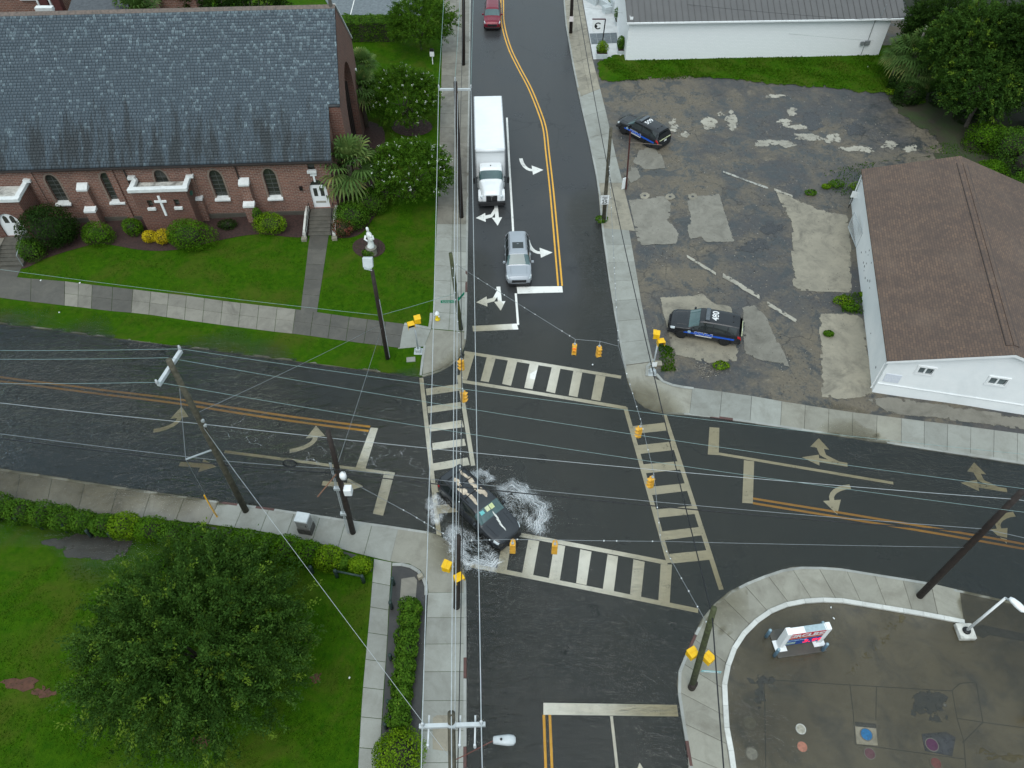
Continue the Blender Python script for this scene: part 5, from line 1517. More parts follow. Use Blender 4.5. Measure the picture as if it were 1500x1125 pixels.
# ------------------------------------------------------------------ vegetation
def leaf_quads(P, D, L, Wd, rng, flat=0.0):
    """one lozenge leaf per point: P base, D direction, L length, Wd width"""
    n = len(P)
    D = D / np.maximum(np.linalg.norm(D, axis=1, keepdims=True), 1e-6)
    U = rng.normal(size=(n, 3))
    if flat: U[:, 2] *= (1 - flat)
    S = np.cross(D, U); S /= np.maximum(np.linalg.norm(S, axis=1, keepdims=True), 1e-6)
    L = np.broadcast_to(np.asarray(L, float), (n,))[:, None]; Wd = np.broadcast_to(np.asarray(Wd, float), (n,))[:, None]
    a = P; b = P + D * L * .5 + S * Wd * .5; c = P + D * L; d = P + D * L * .5 - S * Wd * .5
    V = np.stack([a, b, c, d], 1).reshape(-1, 3)
    F = np.arange(4 * n).reshape(n, 4)
    return V, F

def sphere_dirs(n, rng, zmin=-1.0):
    out = np.zeros((0, 3))
    while len(out) < n:
        d = rng.normal(size=(n * 2, 3)); d /= np.linalg.norm(d, axis=1, keepdims=True)
        out = np.vstack([out, d[d[:, 2] > zmin]])
    return out[:n]

def lumpy(D, rng, k=7, amp=.22):
    f = np.ones(len(D))
    for _ in range(k):
        v = rng.normal(size=3); v /= np.linalg.norm(v)
        f += amp * np.exp(-((1 - D @ v) / .25) ** 1) * rng.uniform(-.6, 1.2)
    return f

LM_OAK = leaf_mat('oak_leaf', [(0.0, (0.017, 0.045, 0.007)), (0.5, (0.038, 0.088, 0.014)), (0.85, (0.068, 0.132, 0.022)), (1.0, (0.12, 0.19, 0.018))])
LM_MYR = leaf_mat('myrtle_leaf', [(0.0, (0.024, 0.066, 0.005)), (0.5, (0.054, 0.126, 0.010)), (0.9, (0.094, 0.185, 0.015)), (1.0, (0.12, 0.20, 0.02))])
LM_DARK = leaf_mat('dark_leaf', [(0.0, (0.008, 0.022, 0.004)), (0.6, (0.018, 0.044, 0.007)), (1.0, (0.035, 0.075, 0.012))])
LM_BRIGHT = leaf_mat('bright_leaf', [(0.0, (0.03, 0.082, 0.004)), (0.5, (0.062, 0.148, 0.006)), (1.0, (0.115, 0.22, 0.012))])
LM_LIME = leaf_mat('lime_leaf', [(0.0, (0.06, 0.125, 0.004)), (0.5, (0.12, 0.22, 0.008)), (1.0, (0.20, 0.30, 0.012))])
LM_GOLD = leaf_mat('golden_leaf', [(0.0, (0.32, 0.23, 0.005)), (0.6, (0.55, 0.42, 0.012)), (1.0, (0.70, 0.56, 0.04))])
LM_RED = leaf_mat('reddish_leaf', [(0.0, (0.03, 0.05, 0.012)), (0.5, (0.10, 0.06, 0.03)), (1.0, (0.26, 0.05, 0.045))])
LM_PALM = leaf_mat('palm_leaf', [(0.0, (0.04, 0.085, 0.02)), (0.6, (0.085, 0.15, 0.04)), (0.9, (0.15, 0.20, 0.06)), (1.0, (0.28, 0.25, 0.09))])
LM_GRASS = leaf_mat('grass_blade', [(0.0, (0.016, 0.062, 0.002)), (0.6, (0.045, 0.115, 0.004)), (1.0, (0.085, 0.15, 0.012))], rough=.6)
FLOWER = M('white_blossom', (0.75, 0.76, 0.72), (0.6, 0.62, 0.55), 10, .6)
BARK = M('grey_bark', (0.10, 0.085, 0.068), (0.06, 0.05, 0.04), 6, .85, bmp=.8, bscale=15)
BARK_P = M('palm_bark', (0.13, 0.105, 0.08), (0.07, 0.058, 0.045), 8, .85, bmp=.9, bscale=9)
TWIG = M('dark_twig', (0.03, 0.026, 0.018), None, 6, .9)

def tree(name, label, base, hc, rad, ntwig, nleaf, lsize, mat, seed, group=None, trunk_r=.22, twig_len=1.0, shell=.45, zmin=-.55, flowers=0, tip=0.0, droop=.1, limbs=16, th=None, stems=1, wide=.45):
    """tapered trunk, limbs, and a crown of leafy twigs spread through its volume"""
    rng = np.random.default_rng(seed)
    t = thing(name, label, 'tree', base, 0, group)
    th = th or max(.8, hc - rad[2] * .75)
    tr = MB(); br = MB()
    tops = []
    for s in range(stems):
        a = 2 * math.pi * s / max(1, stems)
        off = Vector((math.cos(a), math.sin(a), 0)) * (.12 * (stems > 1))
        top = Vector((rng.normal(0, .12) + off.x * 4, rng.normal(0, .12) + off.y * 4, th))
        midp = off * 1.6 + (top - off) * .5 + Vector((rng.normal(0, .08), rng.normal(0, .08), 0))
        tr.path([off + Vector((0, 0, -.25)), off + Vector((0, 0, .15)), midp, top], [trunk_r * 1.35, trunk_r * 1.05, trunk_r * .85, trunk_r * .7], 9)
        tops.append(top)
    tr.build('trunk', BARK, t, True)
    dirs = sphere_dirs(ntwig, rng, zmin)
    lf = lumpy(dirs, rng)
    rr = (shell + (1 - shell) * rng.random(ntwig) ** .55) * lf
    C = np.array([0, 0, hc]); RV = np.array(rad)
    tb = C + dirs * RV * rr[:, None]
    for i in range(limbs):
        j = int(rng.integers(ntwig)); top = tops[i % len(tops)]
        e = Vector(C + dirs[j] * RV * rr[j] * .68)
        mid = top.lerp(e, .5) + Vector((0, 0, .08 * rad[2] * rng.uniform(-.5, 1.5)))
        br.path([top - Vector((0, 0, .2)), mid, e], [trunk_r * .5, trunk_r * .3, trunk_r * .08], 6)
    br.build('limbs', BARK, t, True)
    td = dirs * np.array([1, 1, .55]) + rng.normal(0, .45, (ntwig, 3)) + np.array([0, 0, .25 - droop])
    td /= np.linalg.norm(td, axis=1, keepdims=True)
    tl = twig_len * rng.uniform(.6, 1.3, ntwig)
    k = np.repeat(np.arange(ntwig), nleaf)
    s = rng.random(len(k))
    P = tb[k] + td[k] * (s * tl[k])[:, None] + rng.normal(0, .07 * twig_len, (len(k), 3))
    P[:, 2] -= droop * s ** 2 * tl[k] * .6
    P[:, 2] = np.maximum(P[:, 2], .1)
    D = td[k] * .7 + rng.normal(0, .6, (len(k), 3))
    sz = lsize * rng.uniform(.7, 1.35, len(k))
    V, F = leaf_quads(P, D, sz, sz * wide, rng)
    tv = np.clip(np.repeat(rng.uniform(.05, .75, ntwig), nleaf) + rng.normal(0, .14, len(k)), 0, .93)
    if tip:
        young = rng.random(ntwig) < tip
        tv = np.where(young[k] & (s > .55), .95 + .05 * rng.random(len(k)), tv)
    cr = np_mesh('crown', V, F, mat, t, tint=tv)
    if flowers:
        up = np.nonzero((dirs[:, 2] > -.25) & (rr > .7))[0]
        fk = rng.choice(up, flowers)
        nf = 9
        FP = np.repeat(tb[fk] + td[fk] * tl[fk][:, None] * 1.0, nf, 0) + rng.normal(0, .045, (flowers * nf, 3))
        V, F = leaf_quads(FP, rng.normal(size=(len(FP), 3)), .065, .06, rng)
        np_mesh('blossom', V, F, FLOWER, t)
    return t

def shrub(name, label, base, rad, nl, lsize, mat, seed, group=None, box=False, cat='shrub', rz=0.0, rough=.10, core=True):
    """rounded (or clipped, box) bush: dense leaves on a woody core"""
    rng = np.random.default_rng(seed)
    t = thing(name, label, cat, base, rz, group)
    RV = np.array(rad)
    if box:
        u = rng.uniform(-1, 1, (nl, 3))
        ax = rng.choice(3, nl, p=[.12, .38, .5]); sg = np.where(rng.random(nl) < .5, -1, 1)
        u[np.arange(nl), ax] = sg
        u[:, 2] = np.where(ax == 2, 1, u[:, 2])
        N = np.zeros((nl, 3)); N[np.arange(nl), ax] = u[np.arange(nl), ax]
        wob = 1 + rough * (np.sin(u[:, 0] * RV[0] * 2.1 + 1) + np.sin(u[:, 0] * RV[0] * 4.7 + u[:, 1] * 3)) * .5
        P = u * RV * (np.stack([np.ones(nl), wob, wob], 1)) * rng.uniform(.86, 1.04, (nl, 1)) + np.array([0, 0, RV[2]])
    else:
        N = sphere_dirs(nl, rng, -.75)
        P = N * RV * (lumpy(N, rng, 10, rough * 2) * rng.uniform(.78, 1.04, nl))[:, None] + np.array([0, 0, RV[2] * .85])
    P[:, 2] = np.maximum(P[:, 2], .03)
    D = rng.normal(0, 1, (nl, 3)); D = D - N * (D * N).sum(1, keepdims=True) * .75 + N * .25
    sz = lsize * rng.uniform(.7, 1.4, nl)
    D /= np.linalg.norm(D, axis=1, keepdims=True)
    T_ = np.cross(D, N + rng.normal(0, .45, (nl, 3))); T_ /= np.maximum(np.linalg.norm(T_, axis=1, keepdims=True), 1e-6)
    s1 = sz[:, None]
    V = np.stack([P - D * s1 * .5, P + T_ * s1 * .28, P + D * s1 * .5, P - T_ * s1 * .28], 1).reshape(-1, 3); F = np.arange(4 * nl).reshape(nl, 4)
    q = np.floor(P * 3.2)
    cl_ = np.modf(np.abs(np.sin(q @ np.array([12.9, 78.2, 37.7])) * 4375.5))[0]
    tv = np.clip(.55 * cl_ + .15 + rng.normal(0, .17, nl), 0, 1)
    np_mesh('foliage', V, F, mat, t, tint=tv)
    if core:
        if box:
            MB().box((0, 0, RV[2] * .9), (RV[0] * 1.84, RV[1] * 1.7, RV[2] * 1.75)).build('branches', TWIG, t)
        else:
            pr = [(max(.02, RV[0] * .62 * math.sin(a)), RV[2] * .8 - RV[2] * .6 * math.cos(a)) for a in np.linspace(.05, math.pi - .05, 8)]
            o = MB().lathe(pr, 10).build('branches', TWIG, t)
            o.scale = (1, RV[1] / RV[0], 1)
    return t

def palm(name, label, base, h, r, seed, group=None, nf=34, lean=(0, 0)):
    """fan palm: fibrous trunk and folded fans on long stalks"""
    rng = np.random.default_rng(seed)
    t = thing(name, label, 'palm', base, 0, group)
    MB().path([(0, 0, -.2), (lean[0] * .4, lean[1] * .4, h * .5), (lean[0], lean[1], h)], [.24, .2, .2], 10).build('trunk', BARK_P, t, True)
    C = np.array([lean[0], lean[1], h])
    Vs, Fs, Ts = [], [], []
    st = MB()
    k0 = 0
    for i in range(nf):
        az = i * 2.399 + rng.uniform(-.3, .3)
        el = R(80) - (i / nf) * R(125) + rng.uniform(-.15, .15)
        d = np.array([math.cos(az) * math.cos(el), math.sin(az) * math.cos(el), math.sin(el)])
        pl_ = r * .55 * rng.uniform(.85, 1.15)
        hub = C + d * pl_ + np.array([0, 0, -.12 * pl_])
        st.path([C, C + d * pl_ * .5 + np.array([0, 0, .05]), hub], [.03, .022, .014], 4)
        side = np.cross(d, [0, 0, 1]); side /= max(np.linalg.norm(side), 1e-3)
        up = np.cross(side, d)
        bl = r * .62 * rng.uniform(.85, 1.1)
        nb = 15
        tint0 = rng.uniform(.1, .85) if i < nf * .85 else rng.uniform(.8, 1.0)
        for j in range(nb):
            a = (j / (nb - 1) - .5) * R(230)
            v = d * math.cos(a) + side * math.sin(a) + up * .25 * abs(math.sin(a))
            v /= np.linalg.norm(v)
            wv = np.cross(v, up); wv /= max(np.linalg.norm(wv), 1e-3)
            L = bl * (.75 + .25 * math.cos(a)); w = .05 * r / 1.6
            p0 = hub; p1 = hub + v * L * .5 + up * .03; p2 = hub + v * L * .82 + np.array([0, 0, -.16 * L]); p3 = hub + v * L * .95 + np.array([0, 0, -.42 * L])
            Vs += [p0, p1 - wv * w, p1 + wv * w, p2 - wv * w * .7, p2 + wv * w * .7, p3, p3 + wv * .004]
            Fs += [(k0, k0 + 1, k0 + 2, k0 + 2), (k0 + 1, k0 + 3, k0 + 4, k0 + 2), (k0 + 3, k0 + 5, k0 + 6, k0 + 4)]
            Ts += [np.clip(tint0 + rng.normal(0, .08), 0, 1)] * 3
            k0 += 7
    st.build('stalks', LM_PALM, t)
    me = bpy.data.meshes.new('fronds')
    me.from_pydata([tuple(map(float, v)) for v in Vs], [], [f if f[2] != f[3] else f[:3] for f in Fs])
    a = me.attributes.new('tint', 'FLOAT', 'FACE'); a.data.foreach_set('value', np.array(Ts, np.float32))
    mesh_obj('fronds', me, LM_PALM, t)
    return t

def gp(px, py):
    """foot of something that stands on the ground at this picture point"""
    x, y = at2(px, py)
    z = ground_z(x, y)
    for _ in range(2):
        x, y = at2(px, py, z); z = ground_z(x, y)
    return (x, y, z)

# the big spreading tree by the hedge
x, y, z = gp(312, 985)
tree('oak_tree', 'large spreading dark green tree on the lawn behind the hedge', (x, y, z), 3.8, (4.9, 4.6, 3.5), 1500, 80, .145, LM_OAK, 11, trunk_r=.2, twig_len=1.25, shell=.15, tip=.12, droop=.3, limbs=14, zmin=-.35)
# crape myrtles by the church
for (px, py), hc, rad, sd, lab in (((598, 182), 2.9, (3.0, 2.8, 2.1), 21, 'white flowering crape myrtle midway along the church lawn'), ((605, 290), 2.8, (3.1, 2.7, 2.0), 22, 'white flowering crape myrtle closest to the street corner on the church lawn')):
    tree('crape_myrtle', lab, gp(px, py), hc, rad, 820, 46, .15, LM_MYR, sd, 'crape myrtles along the church', trunk_r=.09, twig_len=.7, shell=.45, flowers=110, stems=4, limbs=18)
tree('round_tree', 'round green tree at the end of the hedge beside the sidewalk', gp(617, 74), 2.9, (2.9, 2.7, 1.9), 620, 48, .16, LM_MYR, 23, trunk_r=.12, twig_len=.8, shell=.45, limbs=18)
# clipped hedge below the court
hx0, hx1 = gp(512, 58), gp(580, 58)
shrub('clipped_hedge', 'clipped dark green hedge below the sports court', ((hx0[0] + hx1[0]) / 2, hx0[1] + .3, hx0[2]), ((hx1[0] - hx0[0]) / 2 + .4, 1.0, 1.05), 9000, .13, LM_MYR, 24, box=True, cat='hedge')
# palms
for (px, py), h, r, sd, lab, ln in (((521, 296), 3.7, 2.7, 31, 'fan palm in front of the church corner beside the white door', (0, 0)), ((537, 185), 4.0, 2.0, 32, 'fan palm against the tall church gable above the myrtles', (0, 0)), ((541, 160), 4.6, 1.5, 33, 'small pale fan palm farthest back against the church gable', (0, 0))):
    palm('fan_palm', lab, gp(px, py), h, r, sd, 'fan palms by the church', lean=ln)
palm('fan_palm', 'fan palm tops showing above the church ridge', (zy(195, 8, 70)[0], 70, .3), zy(195, 8, 70)[1] - 1.2, 2.6, 34)
for i, (px, lab) in enumerate(((318, 'dark tree showing above the church ridge left of its partner'), (370, 'dark tree showing above the church ridge next to its finial end'))):
    xx, zz = zy(px, 4, 73)
    tree('dark_tree', lab, (xx, 73, .3), zz - 1.2, (2.6, 2.4, 2.2), 260, 40, .2, LM_DARK, 35 + i, 'dark trees behind the church', trunk_r=.2, shell=.5, th=zz - 3.5)
# foundation shrubs of the church
SH = [('large_dark_shrub', 'large dark rounded shrub beside the west church steps', (82, 357), (2.0, 1.5, 1.75), 7000, .14, LM_DARK, 'shrub'),
      ('round_shrub', 'small round shrub at the foot of the west church steps', (50, 378), (.95, .8, .95), 2600, .1, LM_MYR, 'shrub'),
      ('round_shrub', 'leafy green shrub below the stepped buttress', (148, 354), (1.2, .9, .85), 3200, .1, LM_BRIGHT, 'shrub'),
      ('round_shrub', 'small green shrub left of the two golden bushes', (199, 341), (.75, .65, .75), 2000, .1, LM_BRIGHT, 'shrub'),
      ('golden_bush', 'smaller golden yellow bush under the wall cross', (220, 352), (.55, .5, .45), 1500, .09, LM_GOLD, 'shrub'),
      ('golden_bush', 'rounder golden yellow bush next to the big bright shrub', (241, 355), (.65, .6, .55), 1700, .09, LM_GOLD, 'shrub'),
      ('round_shrub', 'big bright green ball shrub right of the golden bushes', (280, 359), (1.55, 1.2, 1.2), 5200, .11, LM_BRIGHT, 'shrub'),
      ('low_shrub', 'tiny sprawling dark shrub in the mulch below the arched window', (334, 333), (.7, .5, .35), 1100, .09, LM_DARK, 'shrub'),
      ('round_shrub', 'yellow green shrub by the second buttress near the steps', (400, 338), (1.3, .9, .85), 3200, .1, LM_LIME, 'shrub'),
      ('low_shrub', 'tall thin loose shrub against the second buttress', (382, 330), (.45, .4, .95), 1100, .1, LM_MYR, 'shrub'),
      ('round_shrub', 'dark glossy shrub right of the east church steps', (516, 330), (1.5, 1.2, 1.1), 4600, .11, LM_MYR, 'shrub'),
      ('round_shrub', 'bushy green shrub behind the palm beside the church gable', (545, 308), (1.4, 1.2, 1.05), 4200, .11, LM_MYR, 'shrub'),
      ('red_shrub', 'red tinged shrub tight against the east church steps', (503, 342), (.85, .75, .65), 1900, .11, LM_RED, 'shrub'),
      ('low_shrub', 'low plant at the foot of the white statue', (540, 374), (.5, .4, .3), 700, .1, LM_MYR, 'shrub')]
for i, (nm, lb, p, rd, nl, ls, mt_, ct) in enumerate(SH):
    shrub(nm, lb, gp(*p), rd, nl, ls, mt_, 100 + i, 'shrubs along the church wall')
# hedge along the south-west pavement: row of bushes
HD = [(-30, 748, .95, LM_MYR), (8, 752, .9, LM_MYR), (40, 757, .85, LM_MYR), (70, 762, .9, LM_MYR), (100, 767, .85, LM_MYR), (130, 772, .85, LM_MYR), (160, 776, .8, LM_MYR), (190, 779, 1.0, LM_LIME), (228, 785, 1.0, LM_BRIGHT), (262, 790, .9, LM_MYR), (295, 794, .9, LM_MYR), (330, 799, .85, LM_MYR), (362, 803, .9, LM_BRIGHT), (395, 807, .9, LM_BRIGHT), (425, 812, .95, LM_BRIGHT), (455, 818, .9, LM_BRIGHT), (483, 823, .85, LM_LIME), (505, 829, .5, LM_MYR), (530, 832, .62, LM_LIME)]
for i, (px, py, r_, m_) in enumerate(HD):
    lb = {7: 'yellow green mound in the hedge left of the big tree', 17: 'small dark bush beside the last bush of the hedge', 18: 'round lime green bush ending the hedge by the path'}.get(i)
    side = 'left' if i < 7 else 'right'
    lb = lb or ('%s bush of the hedge from its left end' % ['first', 'second', 'third', 'fourth', 'fifth', 'sixth', 'seventh'][i] if i < 7 else '%s hedge bush counted from its lime green end bush' % ['', '', 'third', 'fourth', 'fifth', 'sixth', 'seventh', 'eighth', 'ninth', 'tenth', 'eleventh'][18 - i])
    shrub('hedge_bush', lb, gp(px, py), (r_, r_ * .8, r_ * .85), 2600, .11, m_, 200 + i, 'hedge bushes by the flooded pavement', cat='bush')
# row of feathery plants in the planted strip
RW = [(604, 895), (602, 915), (599, 937), (597, 957), (595, 978), (593, 998), (591, 1020), (589, 1040), (587, 1060)]
for i, (px, py) in enumerate(RW):
    shrub('strip_plant', '%s feathery dark green plant from the corner in the flooded bed' % ['first', 'second', 'third', 'fourth', 'fifth', 'sixth', 'seventh', 'eighth', 'ninth'][i], gp(px, py), (.52, .48, .55), 1500, .13, LM_MYR, 300 + i, 'plants in the flooded bed', cat='plant', rough=.2)
shrub('lime_bush', 'large lime green bush at the lower end of the flooded bed', gp(583, 1112), (1.1, 1.2, .9), 5200, .1, LM_LIME, 320, cat='bush')
# trees and scrub on the east side
ET = [((1385, 150), 5.8, (3.6, 3.2, 3.0), LM_OAK, 1000, 'bright topped tree behind the end of the white hall'), ((1460, 165), 6.4, (4.4, 3.8, 3.4), LM_DARK, 1200, 'tall dark tree in the top corner beyond the hall'), ((1530, 120), 7.0, (4.2, 4.0, 3.6), LM_DARK, 900, 'dark tree at the edge of the frame above the shed'), ((1415, 185), 3.8, (3.0, 2.6, 2.4), LM_OAK, 760, 'lower leafy tree in front of the tall corner trees'), ((1340, 30), 5.5, (2.6, 2.4, 2.6), LM_OAK, 600, 'tree rising behind the roof end of the white hall'), ((1420, 40), 7.5, (4.2, 4, 3.4), LM_DARK, 900, 'dark tree behind the tall corner tree'), ((1500, 30), 7.5, (4.4, 4, 3.4), LM_DARK, 800, 'rearmost dark tree in the corner'), ((1345, 110), 4.8, (2.6, 2.4, 2.4), LM_DARK, 620, 'dark tree between the palms and the bright topped tree'), ((1540, 200), 5.0, (3.4, 3.0, 2.8), LM_DARK, 760, 'dark tree overhanging the shed at the frame edge'), ((1380, -60), 7.5, (4.2, 4, 3.4), LM_DARK, 600, 'dark tree farthest back behind the hall end')]
for i, (p, hc, rd, m_, nt_, lb) in enumerate(ET):
    tree('leafy_tree', lb, gp(*p), hc, rd, nt_, 44, .2, m_, 400 + i, 'trees beyond the dirt lot', trunk_r=.2, twig_len=1.0, shell=.4, tip=.08, limbs=20, zmin=-.6)
for (px, py), h, r, sd, lab in (((1322, 128), 3.6, 2.3, 36, 'broad fan palm in front of the white hall end'), ((1305, 120), 3.0, 1.9, 37, 'lower fan palm partly behind the broad palm'), ((1335, 140), 2.2, 1.5, 38, 'short fan palm under the leaning pole')):
    palm('fan_palm', lab, gp(px, py), h, r, sd, 'fan palms by the hall')
for i, (px, py, r_, m_, lb) in enumerate([(1440, 215, 1.2, LM_BRIGHT, 'bright green scrub bush beside the shed'), (1475, 232, 1.6, LM_MYR, 'scrub bush below the shed'), (1500, 262, 1.9, LM_OAK, 'dark scrub bush at the corner of the brown roof'), (1490, 295, 1.4, LM_MYR, 'scrub bush against the back of the brown roof'), (1520, 320, 1.6, LM_MYR, 'scrub bush lowest at the frame edge by the brown roof'), (1448, 262, .9, LM_BRIGHT, 'small scrub bush above the brown roof peak'), (1385, 150, 1.3, LM_DARK, 'low dark bush at the foot of the corner trees'), (1330, 150, 1.0, LM_DARK, 'low dark bush under the palms'), (1425, 175, 1.2, LM_DARK, 'low dark bush between lot and shed'), (1318, 132, 1.0, LM_DARK, 'dark undergrowth bush by the grass strip end')]):
    shrub('scrub_bush', lb, gp(px, py), (r_ * 1.2, r_, r_), 3200, .15, m_, 440 + i, 'scrub beyond the dirt lot', cat='bush', rough=.25)
for i, (px, py, r_) in enumerate([(1188, 284, .35), (1306, 137, .5), (1345, 150, .45), (1256, 277, .6), (1225, 272, .45), (1055, 537, .4), (881, 323, .42), (1265, 433, .25), (1213, 490, .3), (1232, 443, .5), (1245, 452, .45), (1210, 275, .3), (1262, 285, .35)]):
    shrub('weed_clump', ['weed clump alone on the dirt above the tan slab', 'weed clump at the end of the grass strip', 'weed clump in front of the dark palm bush', 'largest weed clump by the roof corner notice', 'weed clump just left of the largest by the roof', 'weed clump between pavement and parked police SUV', 'weed clump at the foot of the speed limit pole', 'weed clump against the white house wall', 'weed clump left of the lower tan slab', 'weed clump above the lower tan slab', 'weed clump between the two tan slabs', 'small weed clump above the pair by the roof', 'small weed clump beside the notice post'][i], gp(px, py), (r_ * 1.3, r_, r_ * .5), 420, .12, LM_LIME if i % 2 else LM_BRIGHT, 470 + i, 'weeds in the dirt lot', cat='weed', core=False)
# terrace pots
CREAM2 = M('planter_render', (0.52, 0.56, 0.57), (0.45, 0.49, 0.5), 3, .55)
def planter(px, py, d, lab, plab, mat, seed, r_):
    b = gp(px, py)
    t = thing('planter', lab, 'planter', b)
    MB().box((0, 0, d[2] / 2), d, taper=1.08).build('box', CREAM2, t, bevel=.02)
    MB().box((0, 0, d[2] + .02), (d[0] * .98, d[1] * .98, .05)).build('soil', MULCH, t)
    shrub('potted_shrub', plab, (b[0], b[1], b[2] + d[2]), r_, 1500, .1, mat, seed, cat='shrub')
planter(881, 84, (1.1, .8, .55), 'square pale planter at the terrace corner by the grass', 'lime shrub in the planter at the terrace corner', LM_LIME, 330, (.55, .5, .6))
planter(909, 76, (.7, 1.2, .4), 'pale planter against the wall of the white hall', 'green shrub in the planter against the hall wall', LM_MYR, 331, (.45, .6, .7))
planter(906, 36, (.8, .9, .5), 'pale planter with wild shrub by the upper steps', 'wild shrub in the planter by the upper steps', LM_MYR, 332, (.6, .6, .8))
shrub('lime_bush', 'lime bush behind the low garden wall', gp(903, 8), (.9, .9, .8), 1800, .12, LM_LIME, 333, cat='bush')

# loose grass: blades standing up along the lawns and in the verge
def blades(name, label, polys, level, n, h, seed):
    rng = np.random.default_rng(seed)
    P = []
    areas = []
    for pl in polys:
        W = [at2(*p) for p in pl]; A = np.array(W)
        x0, y0 = A.min(0); x1, y1 = A.max(0)
        k = int(n / len(polys))
        X = rng.uniform(x0, x1, k * 2); Y = rng.uniform(y0, y1, k * 2)
        m_ = inside(W, X, Y)
        X, Y = X[m_][:k], Y[m_][:k]
        P.append(np.stack([X, Y, level(X, Y)], 1))
    P = np.vstack(P)
    dens = np.sin(P[:, 0] * 1.7 + 3 * np.sin(P[:, 1] * .6)) + np.sin(P[:, 1] * 2.3 + P[:, 0] * .5)
    P = P[dens + rng.normal(0, 1, len(P)) > -.6]
    D = rng.normal(0, .5, (len(P), 3)); D[:, 2] = 1
    sz = h * rng.uniform(.5, 1.5, len(P))
    V, F = leaf_quads(P - np.array([0, 0, .01]), D, sz, sz * .5, rng)
    tv = np.clip(.5 + .2 * np.sin(P[:, 0] * .9 + P[:, 1] * .7) + rng.normal(0, .22, len(P)), 0, 1)
    o = np_mesh(name, V, F, LM_GRASS, tint=tv)
    tag(o, label, 'grass', kind='stuff')
blades('lawn_grass', 'short green lawn grass in front of the church', [[(40, 395), (150, 366), (260, 374), (380, 353), (452, 354), (440, 452), (215, 424), (0, 400)], [(470, 455), (485, 356), (535, 352), (575, 300), (636, 330), (631, 460), (590, 472)], [(0, 441), (215, 466), (430, 494), (585, 515), (612, 540), (400, 500), (200, 478), (0, 452)], [(540, 70), (640, 70), (638, 300), (600, 290), (560, 190)]], Z_NW, 42000, .075, 501)
blades('plot_grass', 'dark green grass around the large tree', [[(0, 850), (60, 830), (200, 830), (540, 845), (525, 1125), (0, 1125)]], Z_SW, 34000, .075, 502)
blades('strip_grass', 'rough green grass strip below the white hall', [[(880, 92), (905, 122), (1050, 117), (1200, 131), (1290, 139), (1330, 100), (1290, 84), (1000, 86)]], Z_NE, 26000, .16, 503)

blades('lot_weeds', 'patchy weeds and grass between the slabs by the brown roof', [[(1205, 258), (1240, 246), (1290, 240), (1268, 290), (1250, 300), (1215, 285)], [(1225, 437), (1262, 430), (1268, 463), (1232, 460)], [(1345, 222), (1400, 208), (1440, 205), (1475, 245), (1400, 246)], [(965, 505), (985, 510), (990, 545), (968, 545)]], Z_NE, 5200, .13, 504)
# loose stones on the dirt lot
def stones(name, label, polys, level, n, s0, s1, mat, seed):
    rng = np.random.default_rng(seed)
    P = []
    for pl, share in polys:
        W = [at2(*p) for p in pl]; A = np.array(W)
        x0, y0 = A.min(0); x1, y1 = A.max(0)
        k = int(n * share)
        X = rng.uniform(x0, x1, k * 3); Y = rng.uniform(y0, y1, k * 3)
        m_ = inside(W, X, Y)
        X, Y = X[m_][:k], Y[m_][:k]
        P.append(np.stack([X, Y, level(X, Y) + .01], 1))
    P = np.vstack(P)
    keep = np.sin(P[:, 0] * .8 + 2 * np.sin(P[:, 1] * .5)) + np.sin(P[:, 1] * 1.1) + rng.normal(0, 1.0, len(P)) > -.2
    P = P[keep]; n_ = len(P)
    s = rng.uniform(s0, s1, n_) ** 1.0
    a = rng.uniform(0, 6.28, n_)
    V = []
    for q in range(4):
        an = a + q * 1.57 + rng.normal(0, .25, n_)
        V.append(np.stack([P[:, 0] + np.cos(an) * s, P[:, 1] + np.sin(an) * s * rng.uniform(.6, 1, n_), P[:, 2]], 1))
    V.append(np.stack([P[:, 0] + rng.normal(0, .2, n_) * s, P[:, 1] + rng.normal(0, .2, n_) * s, P[:, 2] + s * .8], 1))
    V = np.stack(V, 1).reshape(-1, 3)
    b = np.arange(n_)[:, None] * 5
    F = np.concatenate([b + np.array([[0, 1, 4]]), b + np.array([[1, 2, 4]]), b + np.array([[2, 3, 4]]), b + np.array([[3, 0, 4]])])
    tv = np.tile(rng.random(n_), 4)
    tag(np_mesh(name, V, F, mat, tint=tv), label, 'gravel', kind='stuff')
GRAV = leaf_mat('loose_stone', [(0.0, (.035, .034, .034)), (.5, (.11, .10, .085)), (.85, (.22, .20, .165)), (1.0, (.38, .35, .30))], .8, 0.0)
stones('gravel', 'loose stones and grit strewn over the dirt lot', [([(900, 130), (1290, 145), (1340, 230), (1250, 240), (1240, 320), (1255, 440), (1200, 590), (1000, 560), (960, 520), (930, 330), (905, 230)], .93), ([(1015, 535), (1045, 532), (1060, 548), (1030, 556)], .07)], Z_NE, 9000, .015, .055, GRAV, 601)

# ------------------------------------------------------------------ vehicles
def car_paint(name, col, metallic=.0, rough=.25):
    if name in MATS: return MATS[name]
    m, nt, b, out = nodes_of(name)
    co = coords(nt, 'obj')
    n1 = noise(nt, co, 1.4, 5, .6)
    lk(nt, mixc(nt, ramp(nt, n1, [(.35, 0.0), (.75, .35)]), col, tuple(c * .8 + .012 for c in col)), b.inputs['Base Color'])
    b.inputs['Metallic'].default_value = metallic
    lk(nt, maprange(nt, n1, .3, .7, rough, rough + .12), b.inputs['Roughness'])
    b.inputs['Coat Weight'].default_value = .25
    b.inputs['Coat Roughness'].default_value = .06
    b.inputs['Specular IOR Level'].default_value = .4
    # rain beads
    bump(nt, b, noise(nt, co, 60, 2), .06, .003)
    return m
CAR_BLACK = car_paint('black_car_paint', (0.012, 0.013, 0.016))
CAR_NAVY = car_paint('dark_car_paint', (0.022, 0.025, 0.030))
